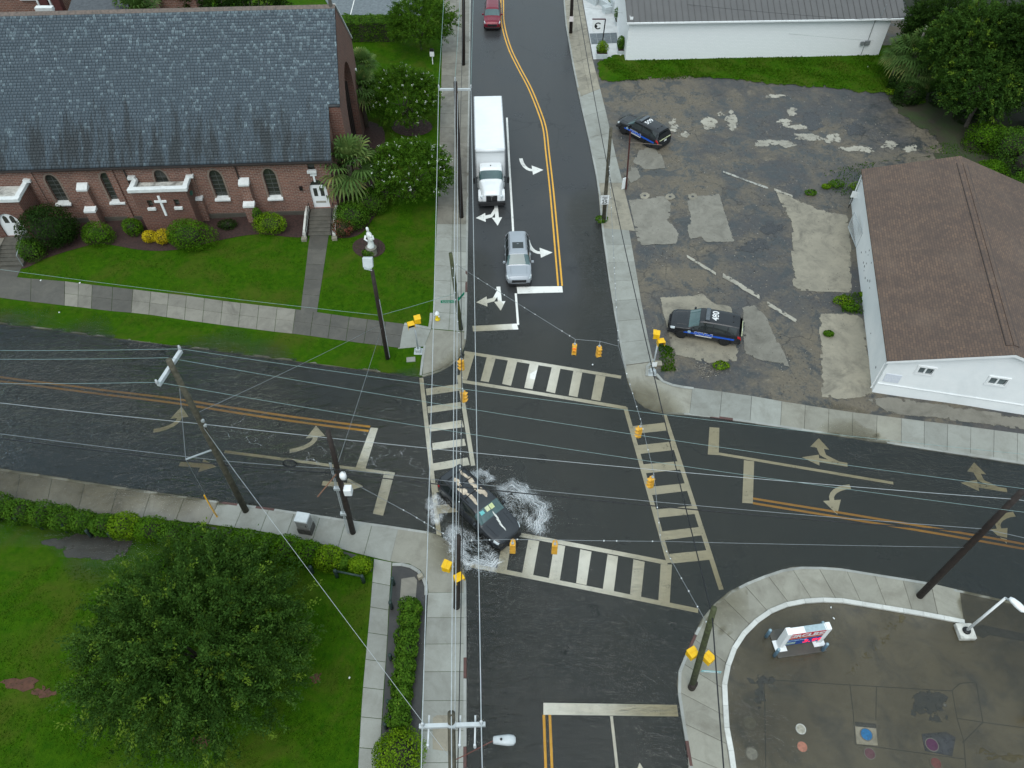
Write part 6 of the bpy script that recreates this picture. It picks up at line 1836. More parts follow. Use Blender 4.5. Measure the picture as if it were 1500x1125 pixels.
CAR_RED = car_paint('maroon_car_paint', (0.17, 0.006, 0.022), .2)
CAR_SILVER = car_paint('silver_car_paint', (0.36, 0.38, 0.41), .45, .3)
CAR_WHITE = car_paint('white_truck_paint', (0.74, 0.75, 0.76), 0, .35)
BOX_WHITE = M('white_box_panel', (0.76, 0.77, 0.78), (0.70, 0.71, 0.72), .5, .45, bmp=.03, grime=.2, gcol=(.5, .5, .49))
CAR_GLASS = M('tinted_glass', (0.010, 0.014, 0.014), (0.016, 0.02, 0.02), 2, .05, rvar=.02, spec=.8, bmp=0)
CAR_SCREEN = M('windscreen_glass', (0.055, 0.105, 0.105), (0.035, 0.07, 0.075), 1.2, .05, rvar=.02, spec=.9, bmp=0)
RUBBER = M('tyre_rubber', (0.012, 0.012, 0.012), None, 8, .8)
TRIM = M('black_plastic', (0.014, 0.014, 0.015), None, 6, .5)
ALLOY = M('alloy_rim', (0.35, 0.36, 0.37), None, 6, .35, metal=.8)
STEEL_B = M('black_steel_rim', (0.02, 0.02, 0.021), None, 6, .4, metal=.4)
CHROME = M('hub_chrome', (0.6, 0.6, 0.6), None, 6, .2, metal=1)
LAMP_W = M('headlamp_lens', (0.62, 0.66, 0.68), (0.45, 0.5, 0.52), 8, .1, spec=.8, bmp=0)
LAMP_R = M('tail_lamp_lens', (0.45, 0.01, 0.015), None, 8, .2, spec=.6)
LAMP_A = M('amber_lens', (0.7, 0.3, 0.02), None, 8, .2)
POL_BLUE = M('police_blue', (0.015, 0.10, 0.55), None, 6, .35, bmp=0)
POL_WHITE = M('decal_white', (0.78, 0.78, 0.78), None, 6, .4, bmp=0)
GREY_BAR = M('light_bar_lens', (0.10, 0.115, 0.13), (0.07, 0.08, 0.09), 4, .2)

class Shell:
    """car skin as a function of station x and profile parameter v (0 sill .. 8 roof centre)"""
    def __init__(s, st):
        st = sorted(st, key=lambda r: r[0])
        s.x = np.array([r[0] for r in st])
        prof = []
        for x, w, zb, wt, zt, cr in st:
            wb = w * .965
            prof.append([(w * .86, .24), (w * .965, .33), (w, .58), (w * .992, zb - .12 * (zb > .8)), (wb, zb), ((wb * .45 + wt * .55) + .015, zb + (zt - zb) * .52), (wt, zt - .045 * min(1, (zt - zb) / .3)), (wt * .62, zt + cr * .75), (0, zt + cr)])
        s.p = np.array(prof)
    def at(s, x, v):
        g_ = np.array([[np.interp(x, s.x, s.p[:, j, c]) for c in (0, 1)] for j in range(9)])
        i = min(int(v), 7); t = v - i
        p0 = g_[max(0, i - 1)]; p1 = g_[i]; p2 = g_[i + 1]; p3 = g_[i + 2] if i + 2 < 9 else np.array([-g_[7][0], g_[7][1]])
        q = p1 + (p2 - p1) * t
        cm = .5 * (2 * p1 + (p2 - p0) * t + (2 * p0 - 5 * p1 + 4 * p2 - p3) * t * t + (3 * p1 - p0 - 3 * p2 + p3) * t ** 3)
        q = q * .45 + cm * .55
        return np.array([x, max(0, q[0]), q[1]])
    def n_at(s, x, v):
        e = .02
        a = s.at(min(x + e, s.x[-1]), v) - s.at(max(x - e, s.x[0]), v)
        b = s.at(x, min(8, v + e)) - s.at(x, max(0, v - e))
        n = np.cross(b, a); L = np.linalg.norm(n)
        return n / L if L > 1e-9 else np.array([0, 0, 1.0])
    def body(s, wheels, wr):
        xs = sorted(set(list(np.round(np.linspace(s.x[0], s.x[-1], 64), 3)) + list(np.round(s.x, 3))))
        vs_ = list(np.linspace(0, 8, 29))
        mb = MB()
        n = len(vs_)
        for sd in (1, -1):
            pts = [s.at(x, v) * np.array([1, sd, 1]) for x in xs for v in vs_]
            fs_ = []
            for i in range(len(xs) - 1):
                for j in range(n - 1):
                    c = (pts[i * n + j] + pts[(i + 1) * n + j + 1]) / 2
                    if any((c[0] - wx) ** 2 + (c[2] - wr) ** 2 < (wr + .05) ** 2 for wx in wheels) and j < 15: continue
                    fs_.append((i * n + j, (i + 1) * n + j, (i + 1) * n + j + 1, i * n + j + 1))
            mb.add(pts, fs_)
            for xe in (0, len(xs) - 1):
                ring = pts[xe * n:(xe + 1) * n]
                mb.add(ring + [np.array([p[0], 0, p[2]]) for p in ring], [(j, j + 1, n + j + 1, n + j) for j in range(n - 1)])
        return mb
    def panel(s, xlo, xhi, v0, v1, off=.012, nx=8, nv=6, full=False, sd=1):
        """sheet lying just proud of the skin; xlo/xhi may vary with the height fraction t"""
        f = lambda q, t: q(t) if callable(q) else q
        vs_ = np.linspace(v0, v1, nv)
        rows = []
        for k, v in enumerate(vs_):
            t = k / (nv - 1)
            rows.append([(s.at(x, v) + s.n_at(x, v) * off) for x in np.linspace(f(xlo, t), f(xhi, t), nx)])
        mb = MB()
        def put(rws):
            m = len(rws)
            mb.add([p for r in rws for p in r], [(i * nx + j, i * nx + j + 1, (i + 1) * nx + j + 1, (i + 1) * nx + j) for i in range(m - 1) for j in range(nx - 1)])
        if full:
            mir = [[p * np.array([1, -1, 1]) for p in r] for r in rows[::-1][1:]]
            put(rows + mir)
        else:
            put([[p * np.array([1, sd, 1]) for p in r] for r in rows])
        return mb

def suv_stations(L, W, H, hood=1.06, nose=.80, wind=1.25, wtop=.50, rear=-2.2, boxy=0.0):
    a, w = L / 2, W / 2
    k = L / 5.05
    rt = w * (.70 + .055 * boxy)
    return [(a, w * .50, nose - .14, w * .4, nose - .08, .0), (a - .05, w * .74, nose - .04, w * .56, nose + .02, .01), (a - .16, w * .87, hood - .20, w * .66, hood - .11, .02), (a - .42, w * .96, hood - .11, w * .74, hood - .03, .035), (a - .95, w * .99, hood - .05, w * .78, hood + .02, .04),
            (wind * k, w, hood, w * .80, hood + .06, .03), (wtop * k, w, hood + .03, rt + .02, H - .09, .02), ((wtop - .22) * k, w, hood + .03, rt, H - .03, .025), (-.6 * k, w, hood + .04, rt, H - .015, .03), (rear * k + .55, w, hood + .05, rt * .985, H - .03, .025), (rear * k, w * .985, hood + .05, rt * .95, H - .09, .015),
            (rear * k - .10 - .08 * (1 - boxy), w * .98, hood + .04, rt * .97, H - .24, .01), (-a + .16, w * .97, hood, rt * 1.1, hood + .12, .01), (-a + .07, w * .95, hood - .12, w * .78, hood - .02, .01), (-a + .02, w * .92, .72, w * .72, .78, .0), (-a, w * .86, .58, w * .6, .62, .0)]

def wheel(t, x, y, r, wdt, rim_mat, hub_mat):
    sd = 1 if y > 0 else -1
    pr = [(r * .62, -wdt / 2), (r * .9, -wdt / 2), (r, -wdt / 2 + .04), (r, wdt / 2 - .04), (r * .9, wdt / 2), (r * .62, wdt / 2)]
    o = MB().lathe(pr, 22).build('wheel', RUBBER, t, True, loc=(x, y, r), rot=(-math.pi / 2 * sd, 0, 0))
    rm = MB().lathe([(r * .63, -wdt * .3), (r * .64, wdt * .5), (r * .56, wdt * .42), (r * .2, wdt * .36), (.01, wdt * .4)], 18)
    rm.build('rim', rim_mat, o, True)
    MB().lathe([(r * .17, wdt * .3), (r * .17, wdt * .47), (.01, wdt * .5)], 12).build('hub_cap', hub_mat, o, True)
    if rim_mat is ALLOY:
        for q in range(5):
            an = q * 2 * math.pi / 5
            MB().box((math.cos(an) * r * .4, math.sin(an) * r * .4, wdt * .45), (r * .42, r * .12, .03), rz=an).build('spoke', ALLOY, o)
    return o

def suv(name, label, cat, pos, yaw, L, W, H, paint, rim, hub, wr=.37, group=None, screen=None, boxy=0.0, wb=None, dark_glass=True, **kw):
    t = thing(name, label, cat, pos, yaw, group)
    st = suv_stations(L, W, H, boxy=boxy, **kw)
    S = Shell(st)
    a, w, k = L / 2, W / 2, L / 5.05
    hood = kw.get('hood', 1.06)
    wf, wrr = a - .95 * k, a - .95 * k - (wb or 3.02 * k)
    b = S.body((wf, wrr), wr).build('body', paint, t)
    smooth_by_angle(b, 38)
    MB().box((0, 0, .32), (L - .5, W - .5, .22)).box((wf, 0, wr + .1), (.85, W - .34, .62)).box((wrr, 0, wr + .1), (.85, W - .34, .62)).build('underbody', TRIM, t)
    for x in (wf, wrr):
        for sd in (1, -1):
            wheel(t, x, sd * (w - .125), wr, .25, rim, hub)
            ar = MB()
            for q in range(9):
                a0, a1 = math.pi * (-.06 + 1.12 * q / 9), math.pi * (-.06 + 1.12 * (q + 1) / 9)
                ar.add([(x + math.cos(g_) * rr_, sd * (w + dy), wr + math.sin(g_) * rr_) for g_ in (a0, a1) for rr_, dy in ((wr + .03, -.10), (wr + .035, .004), (wr + .10, -.002))], [(0, 1, 4, 3), (1, 2, 5, 4)])
            ar.build('wheel_arch', TRIM if paint in (CAR_BLACK, CAR_NAVY) else paint, t)
    wi, wt_, re = kw.get('wind', 1.25) * k, kw.get('wtop', .50) * k, kw.get('rear', -2.2) * k
    S.panel(lambda q: wi - .06, lambda q: wt_ + .03, 5.15, 8, .012, 7, 9, True).build('windscreen', screen or CAR_SCREEN, t, True)
    S.panel(re - .04, -a + .19, 5.2, 8, .012, 5, 9, True).build('rear_window', CAR_GLASS, t, True)
    for sd in (1, -1):
        xs = [(lambda q: wi - .28 - q * .42 * k, lambda q: -.42 * k), (lambda q: -.50 * k, lambda q: -1.42 * k), (lambda q: -1.50 * k, lambda q: re + .12 - .0 * q)]
        for lo, hi in xs:
            S.panel(hi, lo, 4.22, 5.78, .010, 6, 5, False, sd).build('side_window', CAR_GLASS, t, True)
        S.panel(a - .42, a - .12, 3.05, 4.6, .014, 5, 4, False, sd).build('headlight', LAMP_W, t, True)
        S.panel(-a + .03, -a + .32, 2.9, 4.1, .014, 4, 4, False, sd).build('tail_light', LAMP_R, t, True)
        m = MB().box((wi - .38, sd * (w + .10), hood + .10), (.16, .22, .17), taper=.85).build('mirror', paint, t, bevel=.03)
        hl_ = MB()
        for x in (-.28 * k, -1.25 * k):
            hl_.box((x, sd * (w + .012), hood - .12), (.2, .04, .035))
        hl_.build('door_handle', paint, t)
        sm = MB()
        for x in (wi - .45, -.46 * k, -1.46 * k):
            p0, p1, p2 = S.at(x, 1.2), S.at(x, 2.4), S.at(x, 3.9)
            sm.path([p * np.array([1, sd, 1]) + np.array([0, sd * -.002, 0]) for p in (p0, p1, p2)], .006, 4)
        sm.build('door_seam', TRIM, t)
    MB().box((a - .01, 0, .66), (.07, W * .55, .24)).build('grille', TRIM, t, bevel=.02)
    MB().box((a - .04, 0, .36), (.16, W * .80, .20)).box((-a + .03, 0, .42), (.12, W * .84, .2)).build('bumper', TRIM, t, bevel=.03)
    MB().box((-a - .03, 0, .86), (.02, .32, .16)).build('number_plate', POL_WHITE, t)
    hs = MB()
    for sd in (1, -1):
        pts = [S.at(x, 6.55) * np.array([1, sd, 1]) + np.array([0, 0, .006]) for x in np.linspace(a - .35, wi + .1, 6)]
        hs.path(pts, .012, 4)
    hs.build('hood_crease', paint, t)
    return t, S

def stand(px_f, zf, px_r, zr, gz=0.0):
    """position and heading from the picture points of a vehicle's front and rear"""
    f, r_ = at(*px_f, zf), at(*px_r, zr)
    d = f - r_
    c = (f + r_) / 2
    return (float(c[0]), float(c[1])), math.atan2(d[1], d[0])

# maroon SUV coming down the far lane
p = at(721, 42, .35)
zz = ground_z(float(p[0]), float(p[1]) + 2.2)
suv('maroon_suv', 'maroon SUV driving toward the junction at the top of the street', 'car', (float(p[0]), float(p[1]) + 2.3, zz), R(-90), 4.62, 1.86, 1.70, CAR_RED, ALLOY, CHROME, wr=.36)
# silver SUV waiting at the stop line
(cx, cy), yw = stand((760.5, 417), .45, (757, 343), 1.05)
t, S = suv('silver_suv', 'silver grey SUV waiting at the stop line', 'car', (cx, cy, ground_z(cx, cy)), yw, 4.95, 1.95, 1.74, CAR_SILVER, ALLOY, CHROME, wr=.38)
MB().add([S.at(x, v) * np.array([1, s_, 1]) + np.array([0, 0, .012]) for x in (-.05, -.75) for v, s_ in ((7.0, 1), (7.0, -1))], [(0, 1, 3, 2)]).build('sunroof', CAR_GLASS, t)
for s_ in (1, -1):
    MB().path([S.at(x, 6.15) * np.array([1, s_, 1]) + np.array([0, 0, .05]) for x in np.linspace(.1, -1.8, 8)], .022, 6).build('roof_rail', ALLOY, t)

def police(label, f_px, r_px, number):
    f, r_ = at(*f_px, .5), at(*r_px, .5)
    d = (f - r_)[:2]; d /= np.linalg.norm(d)
    right = np.array([d[1], -d[0]])           # the flank in view is the left one: the car lies to its right
    c = ((f + r_) / 2)[:2] + right * .9
    gz = max(ground_z(float(c[0]), float(c[1])), ground_z(float(f[0]), float(f[1])))
    c = c - d * .03
    t, S = suv('police_suv', label, 'police car', (float(c[0]), float(c[1]), gz), math.atan2(d[1], d[0]), 5.05, 2.0, 1.79, CAR_BLACK, STEEL_B, CHROME, wr=.39, group='police SUVs parked on the dirt lot')
    lb = MB().box((.02, 0, 1.86), (.30, 1.22, .11), taper=.94).build('light_bar', GREY_BAR, t, bevel=.03)
    MB().box((.02, 0, 1.79), (.16, .9, .06)).build('light_bar_foot', TRIM, lb)
    text_mesh('roof_number', number, .62, POL_WHITE, t, (-.52, 0, 1.80), (0, 0, R(-90)), .004, 1.0, bold=.012)
    for sd in (1, -1):
        S.panel(-2.05, 1.45, 2.25, 2.62, .008, 14, 3, False, sd).build('side_stripe', POL_BLUE, t, True)
        text_mesh('side_lettering', 'POLICE', .30, POL_BLUE, t, (.10, sd * 1.016, .80), (R(90), 0, 0 if sd < 0 else R(180)), .006, 1.25, bold=.022)
        text_mesh('side_lettering', 'POLICE', .30, POL_WHITE, t, (.10, sd * 1.010, .80), (R(90), 0, 0 if sd < 0 else R(180)), .006, 1.25, bold=.034)
        MB().box((.05, sd * 1.008, .60), (1.15, .006, .07)).build('side_caption', POL_WHITE, t)
        MB().lathe([(.12, -.004), (.12, .004)], 14).build('door_badge', M('badge_blue', (.35, .5, .65), None, 9, .4), t, loc=(1.08, sd * 1.012, .84), rot=(R(90), 0, 0))
    for y in (.28, -.28):
        MB().lathe([(.05, 0), (.05, .05), (.01, .07)], 10, (-1.75, y, 1.755)).build('antenna_base', TRIM, t)
    MB().box((-2.5, 0, 1.03), (.05, 1.5, .05)).build('reflective_strip', M('hi_vis', (.62, .66, .40), None, 8, .4), t)
    MB().box((2.56, 0, .62), (.08, .9, .42)).build('push_bumper', TRIM, t, bevel=.02)
    return t
police('black police SUV numbered 480 parked near the street corner', (998.6, 489), (1061.5, 500), '480')
police('black police SUV numbered 509 parked at the top of the lot', (913.5, 191), (950.5, 211), '509')

# dark SUV ploughing through the water, with a figure painted on roof and bonnet
(cx, cy), yw = stand((741, 781), .75, (664, 700), 1.15)
SPL = (cx, cy, yw)
t, S = suv('dark_suv', 'dark SUV with painted roof splashing through the flooded crossing', 'car', (cx, cy, -.05), yw, 5.55, 2.02, 1.88, CAR_NAVY, ALLOY, CHROME, wr=.40, boxy=1.0, hood=1.16, nose=.94, wind=1.18, wtop=.58, rear=-2.34)
ART = M('cream_mural_paint', (.62, .52, .40), (.35, .28, .21), 5, .5, bmp=.05, grime=.5, gcol=(.10, .09, .08))
ART2 = M('white_mural_paint', (.70, .70, .66), (.45, .45, .42), 6, .5, bmp=.05)
def daub(x, y, rx, ry, seed, mat, name):
    r_ = random.Random(seed)
    n = 18; ph = [r_.uniform(0, 6.28) for _ in range(4)]
    P = []
    for i in range(n):
        a_ = 2 * math.pi * i / n
        f_ = 1 + .3 * math.sin(2 * a_ + ph[0]) + .22 * math.sin(3 * a_ + ph[1]) + .15 * math.sin(5 * a_ + ph[2])
        xx, yy = x + rx * f_ * math.cos(a_), y + ry * f_ * math.sin(a_)
        v = np.interp(abs(yy), [0, S.at(xx, 7)[1], S.at(xx, 6)[1]], [8, 7, 6])
        q = S.at(xx, v)
        P.append((xx, yy, q[2] + .012))
    k0 = (x, y, S.at(x, np.interp(abs(y), [0, S.at(x, 7)[1], S.at(x, 6)[1]], [8, 7, 6]))[2] + .014)
    MB().add(P + [k0], [(i, (i + 1) % n, n) for i in range(n)]).build(name, mat, t)
for i, (x, y, rx, ry) in enumerate([(-.15, .38, .45, .17), (-.75, .30, .38, .15), (-1.35, .42, .40, .13), (-.2, -.32, .40, .15), (-.9, -.42, .35, .15), (-1.6, -.25, .32, .14), (-1.9, .35, .22, .10)]):
    daub(x, y, rx, ry, 70 + i, ART, 'roof_mural')
for i, (x, y, rx, ry) in enumerate([(1.35, .15, .22, .07), (1.72, .06, .26, .06), (2.1, .0, .22, .05)]):
    daub(x, y, rx, ry, 80 + i, ART2, 'bonnet_mural')
rk = MB()
for s_ in (1, -1):
    rk.path([S.at(x, 6.25) * np.array([1, s_, 1]) + np.array([0, 0, .07]) for x in np.linspace(-.1, -2.2, 8)], .028, 6)
for x in (-.45, -1.3, -2.1):
    zr_ = float(S.at(x, 6.25)[2]) + .075; yr_ = float(S.at(x, 6.25)[1])
    rk.tube((x, -yr_, zr_), (x, yr_, zr_), .026, n=6)
rk.build('roof_rack', TRIM, t)
for i, (y, c) in enumerate(((.25, (.55, .6, .3)), (-.05, (.6, .62, .4)), (-.45, (.15, .5, .5)))):
    q = S.at(.82, 6.6)
    MB().box((.86 - .03 * i, y, float(q[2]) + .06), (.30, .26, .012), rot=Matrix.Rotation(R(28), 3, 'Y')).build('dash_paper', M('dash_paper_%d' % i, c, None, 8, .6), t)

# white box truck waiting behind
f = at(720.5, 299, .45); rr_ = at(714.5, 141, 3.75)
d = (f - rr_)[:2]; TL = float(np.linalg.norm(d)); d /= TL
gz = ground_z(float(f[0]), float(f[1]) + 3)
tk = thing('box_truck', 'white box truck queuing in the right lane', 'truck', (float(f[0]), float(f[1]), gz), math.atan2(d[1], d[0]))
BW = 2.46
XB0, XB1 = -TL + .0, -2.95
pr = [(-BW / 2, 1.10), (BW / 2, 1.10), (BW / 2, 3.62), (BW / 2 - .06, 3.74), (-BW / 2 + .06, 3.74), (-BW / 2, 3.62)]
box = MB().add([(XB0, y, z) for y, z in pr] + [(XB1, y, z) for y, z in pr], [(5, 4, 3, 2, 1, 0), tuple(range(6, 12))] + [(i, (i + 1) % 6, 6 + (i + 1) % 6, 6 + i) for i in range(6)]).build('cargo_box', BOX_WHITE, tk)
MB().tube((XB1 - .02, -BW / 2 + .05, 3.60), (XB1 - .02, BW / 2 - .05, 3.60), .16, n=14).build('front_cap', CAR_WHITE, box, True)
tr = MB()
for s_ in (1, -1):
    tr.box(((XB0 + XB1) / 2, s_ * (BW / 2 - .02), 3.70), (XB1 - XB0, .08, .06)).box((XB1, s_ * (BW / 2 - .02), 2.4), (.1, .08, 2.6)).box(((XB0 + XB1) / 2, s_ * (BW / 2 + .003), 1.14), (XB1 - XB0, .05, .16))
tr.build('edge_rail', M('dull_aluminium', (.55, .56, .57), None, 6, .4, metal=.4), box)
rv = MB()
for i in range(12):
    rv.box((XB0 + (XB1 - XB0) * (i + .5) / 12, 0, 3.742), (.03, BW - .16, .008))
rv.build('roof_bow', BOX_WHITE, box)
for x0_, x1_, ln in ((XB0 + .9, 0, 0),):
    pass
# cab: sleeper-less conventional with sloping bonnet and round wings
cab_st = [(-.02, .62, .70, .55, .86, .0), (-.10, .78, .95, .60, 1.28, .02), (-.35, .86, 1.10, .62, 1.46, .03), (-1.0, .93, 1.25, .70, 1.60, .04), (-1.42, 1.0, 1.32, .82, 1.66, .04), (-1.50, 1.02, 1.35, .86, 1.70, .04), (-1.98, 1.06, 1.42, .90, 2.40, .05), (-2.15, 1.06, 1.42, .90, 2.52, .05), (-2.75, 1.06, 1.42, .90, 2.54, .05), (-2.82, 1.04, 1.40, .88, 2.48, .04), (-2.85, 1.0, 1.35, .8, 2.3, .02)]
S = Shell(cab_st)
cb = S.body((-.95,), .50).build('cab', CAR_WHITE, tk)
smooth_by_angle(cb, 40)
S.panel(-1.56, -1.94, 5.1, 8, .014, 6, 9, True).build('windscreen', CAR_SCREEN, cb, True)
for s_ in (1, -1):
    S.panel(-2.55, lambda q: -1.75 - .2 * q, 4.3, 5.7, .012, 6, 5, False, s_).build('side_window', CAR_GLASS, cb, True)
    wg = MB()
    for i in range(9):
        for j in range(5):
            pass
    pts = []
    for i in range(10):
        a_ = math.pi * i / 9
        for yv, rr2 in ((.62, .52), (.78, .60), (.98, .62), (1.10, .56)):
            pts.append((-.92 + math.cos(a_) * rr2 * 1.05, s_ * yv, .52 + math.sin(a_) * rr2 * 1.02))
    wg.add(pts, [(i * 4 + j, (i + 1) * 4 + j, (i + 1) * 4 + j + 1, i * 4 + j + 1) for i in range(9) for j in range(3)])
    wg.build('wing', CAR_WHITE, cb, True)
    MB().lathe([(.13, 0), (.15, .05), (.10, .09), (.01, .1)], 12).build('headlight', LAMP_W, cb, True, loc=(-.28, s_ * .80, 1.0), rot=(0, R(70), 0))
    mr = MB().tube((-1.62, s_ * 1.04, 1.9), (-1.45, s_ * 1.38, 1.95), .02).tube((-1.62, s_ * 1.04, 1.5), (-1.45, s_ * 1.38, 1.55), .02).box((-1.46, s_ * 1.42, 1.75), (.1, .22, .55)).build('mirror', TRIM, cb)
    wheel(tk, -.95, s_ * .98, .48, .28, ALLOY, CHROME)
    for xx in (XB0 + 2.2,):
        wheel(tk, xx, s_ * .98, .48, .34, ALLOY, CHROME)
        MB().box((xx, s_ * 1.0, 1.02), (1.1, .5, .04)).build('mudguard', TRIM, tk)
    MB().tube((-2.2, s_ * .9, .62), (-3.6, s_ * .9, .62), .26, n=12).build('fuel_tank', MATS['dull_aluminium'], tk)
MB().box((-.02, 0, .98), (.08, .92, .52)).build('grille', TRIM, cb, bevel=.03)
MB().tube((.03, 0, .75), (.03, 0, 1.24), .015).box((.035, 0, 1.22), (.03, .22, .05)).build('grille_badge', CHROME, cb)
MB().box((.06, 0, .55), (.22, 2.25, .30)).box((.15, 0, .42), (.06, 1.9, .1)).build('bumper', TRIM, tk, bevel=.05)
MB().lathe([(.04, 0), (.05, .05), (.01, .09)], 8, (-2.3, 0, 2.57)).build('roof_antenna', TRIM, cb)
MB().box((-TL / 2 - .5, .45, .85), (TL - 1.0, .12, .25)).box((-TL / 2 - .5, -.45, .85), (TL - 1.0, .12, .25)).build('chassis_rail', TRIM, tk)
MB().box((-2.9, 0, 1.3), (.1, 1.9, .5)).build('cab_back', TRIM, tk)

# ------------------------------------------------------------------ water thrown up by the dark SUV, foam on the flood
def foam_mat():
    m, nt, b, out = nodes_of('water_spray')
    b.inputs['Base Color'].default_value = (.80, .83, .85, 1)
    b.inputs['Roughness'].default_value = .35
    tr_ = nd(nt, 'ShaderNodeBsdfTransparent')
    mx = nd(nt, 'ShaderNodeMixShader')
    n1 = noise(nt, coords(nt), 9, 4, .7)
    lk(nt, ramp(nt, n1, [(.36, .05), (.64, .8)]), mx.inputs[0])
    lk(nt, tr_.outputs[0], mx.inputs[1]); lk(nt, b.outputs[0], mx.inputs[2])
    lk(nt, mx.outputs[0], out.inputs['Surface'])
    return m
def sheet_mat():
    """thrown water: white where it breaks up into spray, clear between the arcs of the wave"""
    m, nt, b, out = nodes_of('thrown_water')
    b.inputs['Base Color'].default_value = (.82, .85, .87, 1)
    b.inputs['Roughness'].default_value = .3
    u = nd(nt, 'ShaderNodeAttribute', attribute_name='reach').outputs['Fac']
    g_ = nd(nt, 'ShaderNodeAttribute', attribute_name='sweep').outputs['Fac']
    def nz(fa, fu, det, rough=.6):
        cb = nd(nt, 'ShaderNodeCombineXYZ')
        lk(nt, math_n(nt, 'MULTIPLY', g_, fa), cb.inputs[0]); lk(nt, math_n(nt, 'MULTIPLY', u, fu), cb.inputs[1])
        return noise(nt, cb.outputs[0], 1.0, det, rough, .3)
    arcs = nz(3.5, 30.0, 3, .6)
    torn = nz(34.0, 5.0, 5, .65)
    big = nz(4.0, 2.5, 3)
    grain = noise(nt, coords(nt), 22, 4, .7)
    v = math_n(nt, 'ADD', math_n(nt, 'MULTIPLY', arcs, 1.5), math_n(nt, 'MULTIPLY', torn, .45))
    v = math_n(nt, 'ADD', v, math_n(nt, 'MULTIPLY', big, .4))
    v = math_n(nt, 'ADD', v, math_n(nt, 'MULTIPLY', grain, .35))
    v = math_n(nt, 'ADD', v, ramp(nt, u, [(.0, .02), (.45, .0), (.78, .22), (.9, .20), (1.0, .0)]))
    rim = math_n(nt, 'ADD', u, math_n(nt, 'MULTIPLY', math_n(nt, 'SUBTRACT', torn, .5), .55))
    keep = ramp(nt, rim, [(.72, 1.0), (.96, .0)])
    side = ramp(nt, math_n(nt, 'ADD', g_, math_n(nt, 'MULTIPLY', math_n(nt, 'SUBTRACT', arcs, .5), .18)), [(.03, .0), (.12, 1.0), (.86, 1.0), (.97, .0)])
    al = math_n(nt, 'MULTIPLY', math_n(nt, 'MULTIPLY', ramp(nt, math_n(nt, 'MULTIPLY', v, .5), [(.665, .0), (.94, .74)]), keep), side)
    tr_ = nd(nt, 'ShaderNodeBsdfTransparent'); mx = nd(nt, 'ShaderNodeMixShader')
    lk(nt, al, mx.inputs[0]); lk(nt, tr_.outputs[0], mx.inputs[1]); lk(nt, b.outputs[0], mx.inputs[2])
    lk(nt, mx.outputs[0], out.inputs['Surface'])
    return m
FOAM = foam_mat()
SHEET = sheet_mat()
rng = np.random.default_rng(77)
cx, cy, yw = SPL
ca, sa = math.cos(yw), math.sin(yw)
def loc2w(P):
    return np.stack([cx + P[:, 0] * ca - P[:, 1] * sa, cy + P[:, 0] * sa + P[:, 1] * ca, P[:, 2]], 1)
SV, SF, SU, SG, DP, DT = [], [], [], [], [], []
def fan(side, x0, a0, a1, r0, r1, hmax, layers, drops):
    """curling sheet of water leaving a wheel, in layers, with drops flung off its rim"""
    na, nr = 46, 22
    for q in range(layers):
        k0 = sum(len(v) for v in SV)
        hq = hmax * (1 - .38 * q); sc = 1 - .07 * q
        A_ = np.linspace(a0, a1, na); U_ = np.linspace(0, 1, nr)
        G, U = np.meshgrid(np.linspace(0, 1, na), U_, indexing='ij')
        A2 = a0 + (a1 - a0) * G
        r_ = (r0 + (r1 - r0) * U) * sc * (1 + .06 * np.sin(A2 * 6 + side + q) + .04 * np.sin(A2 * 17 + q))
        z = .02 + hq * np.clip(3.6 * U * (1.06 - U), 0, 1) * (1 + .25 * np.sin(A2 * 9 + q * 2)) + .02 * np.sin(U * 40 + A2 * 3)
        P = np.stack([x0 + r_ * np.cos(A2), side * (.98 + r_ * np.sin(A2)), np.maximum(z, .012)], -1).reshape(-1, 3)
        SV.append(loc2w(P)); SU.append(U.ravel()); SG.append(G.ravel())
        i, j = np.meshgrid(np.arange(na - 1), np.arange(nr - 1), indexing='ij')
        i, j = i.ravel(), j.ravel()
        SF.append(k0 + np.stack([i * nr + j, (i + 1) * nr + j, (i + 1) * nr + j + 1, i * nr + j + 1], 1))
    n = drops
    ad = rng.uniform(a0 + .06 * (a1 - a0), a1 - .06 * (a1 - a0), n)
    u = .72 + np.abs(rng.normal(0, .16, n))
    rr = (r0 + (r1 - r0) * u) * (1 + .06 * np.sin(ad * 6 + side))
    DP.append(loc2w(np.stack([x0 + rr * np.cos(ad), side * (.98 + rr * np.sin(ad)), .03 + hmax * rng.random(n) * np.clip(1.35 - u, .05, 1)], 1)))
    t_ = np.stack([np.cos(ad), side * np.sin(ad), rng.normal(0, .4, n)], 1)
    DT.append(np.stack([t_[:, 0] * ca - t_[:, 1] * sa, t_[:, 0] * sa + t_[:, 1] * ca, t_[:, 2]], 1))
fan(1, 1.45, R(5), R(168), .15, 2.7, .5, 2, 2600)
fan(-1, 1.45, R(0), R(168), .15, 2.35, .45, 2, 2400)
fan(1, -1.35, R(70), R(182), .1, 1.5, .22, 2, 350)
fan(-1, -1.35, R(70), R(182), .1, 1.7, .22, 2, 400)
o = np_mesh('splash', np.vstack(SV), np.vstack(SF), SHEET, smooth=True)
for nm, dat in (('reach', SU), ('sweep', SG)):
    a_ = o.data.attributes.new(nm, 'FLOAT', 'POINT'); a_.data.foreach_set('value', np.concatenate(dat).astype(np.float32))
tag(o, 'white sheet of water thrown up around the dark SUV', 'splash', kind='stuff')
P = np.vstack(DP); sz = rng.uniform(.015, .05, len(P))
V, F = leaf_quads(P, np.vstack(DT), sz, sz * .5, rng, .3)
tag(np_mesh('spray_drops', V, F, FOAM), 'fine drops flung off the rim of the splash', 'spray', kind='stuff')
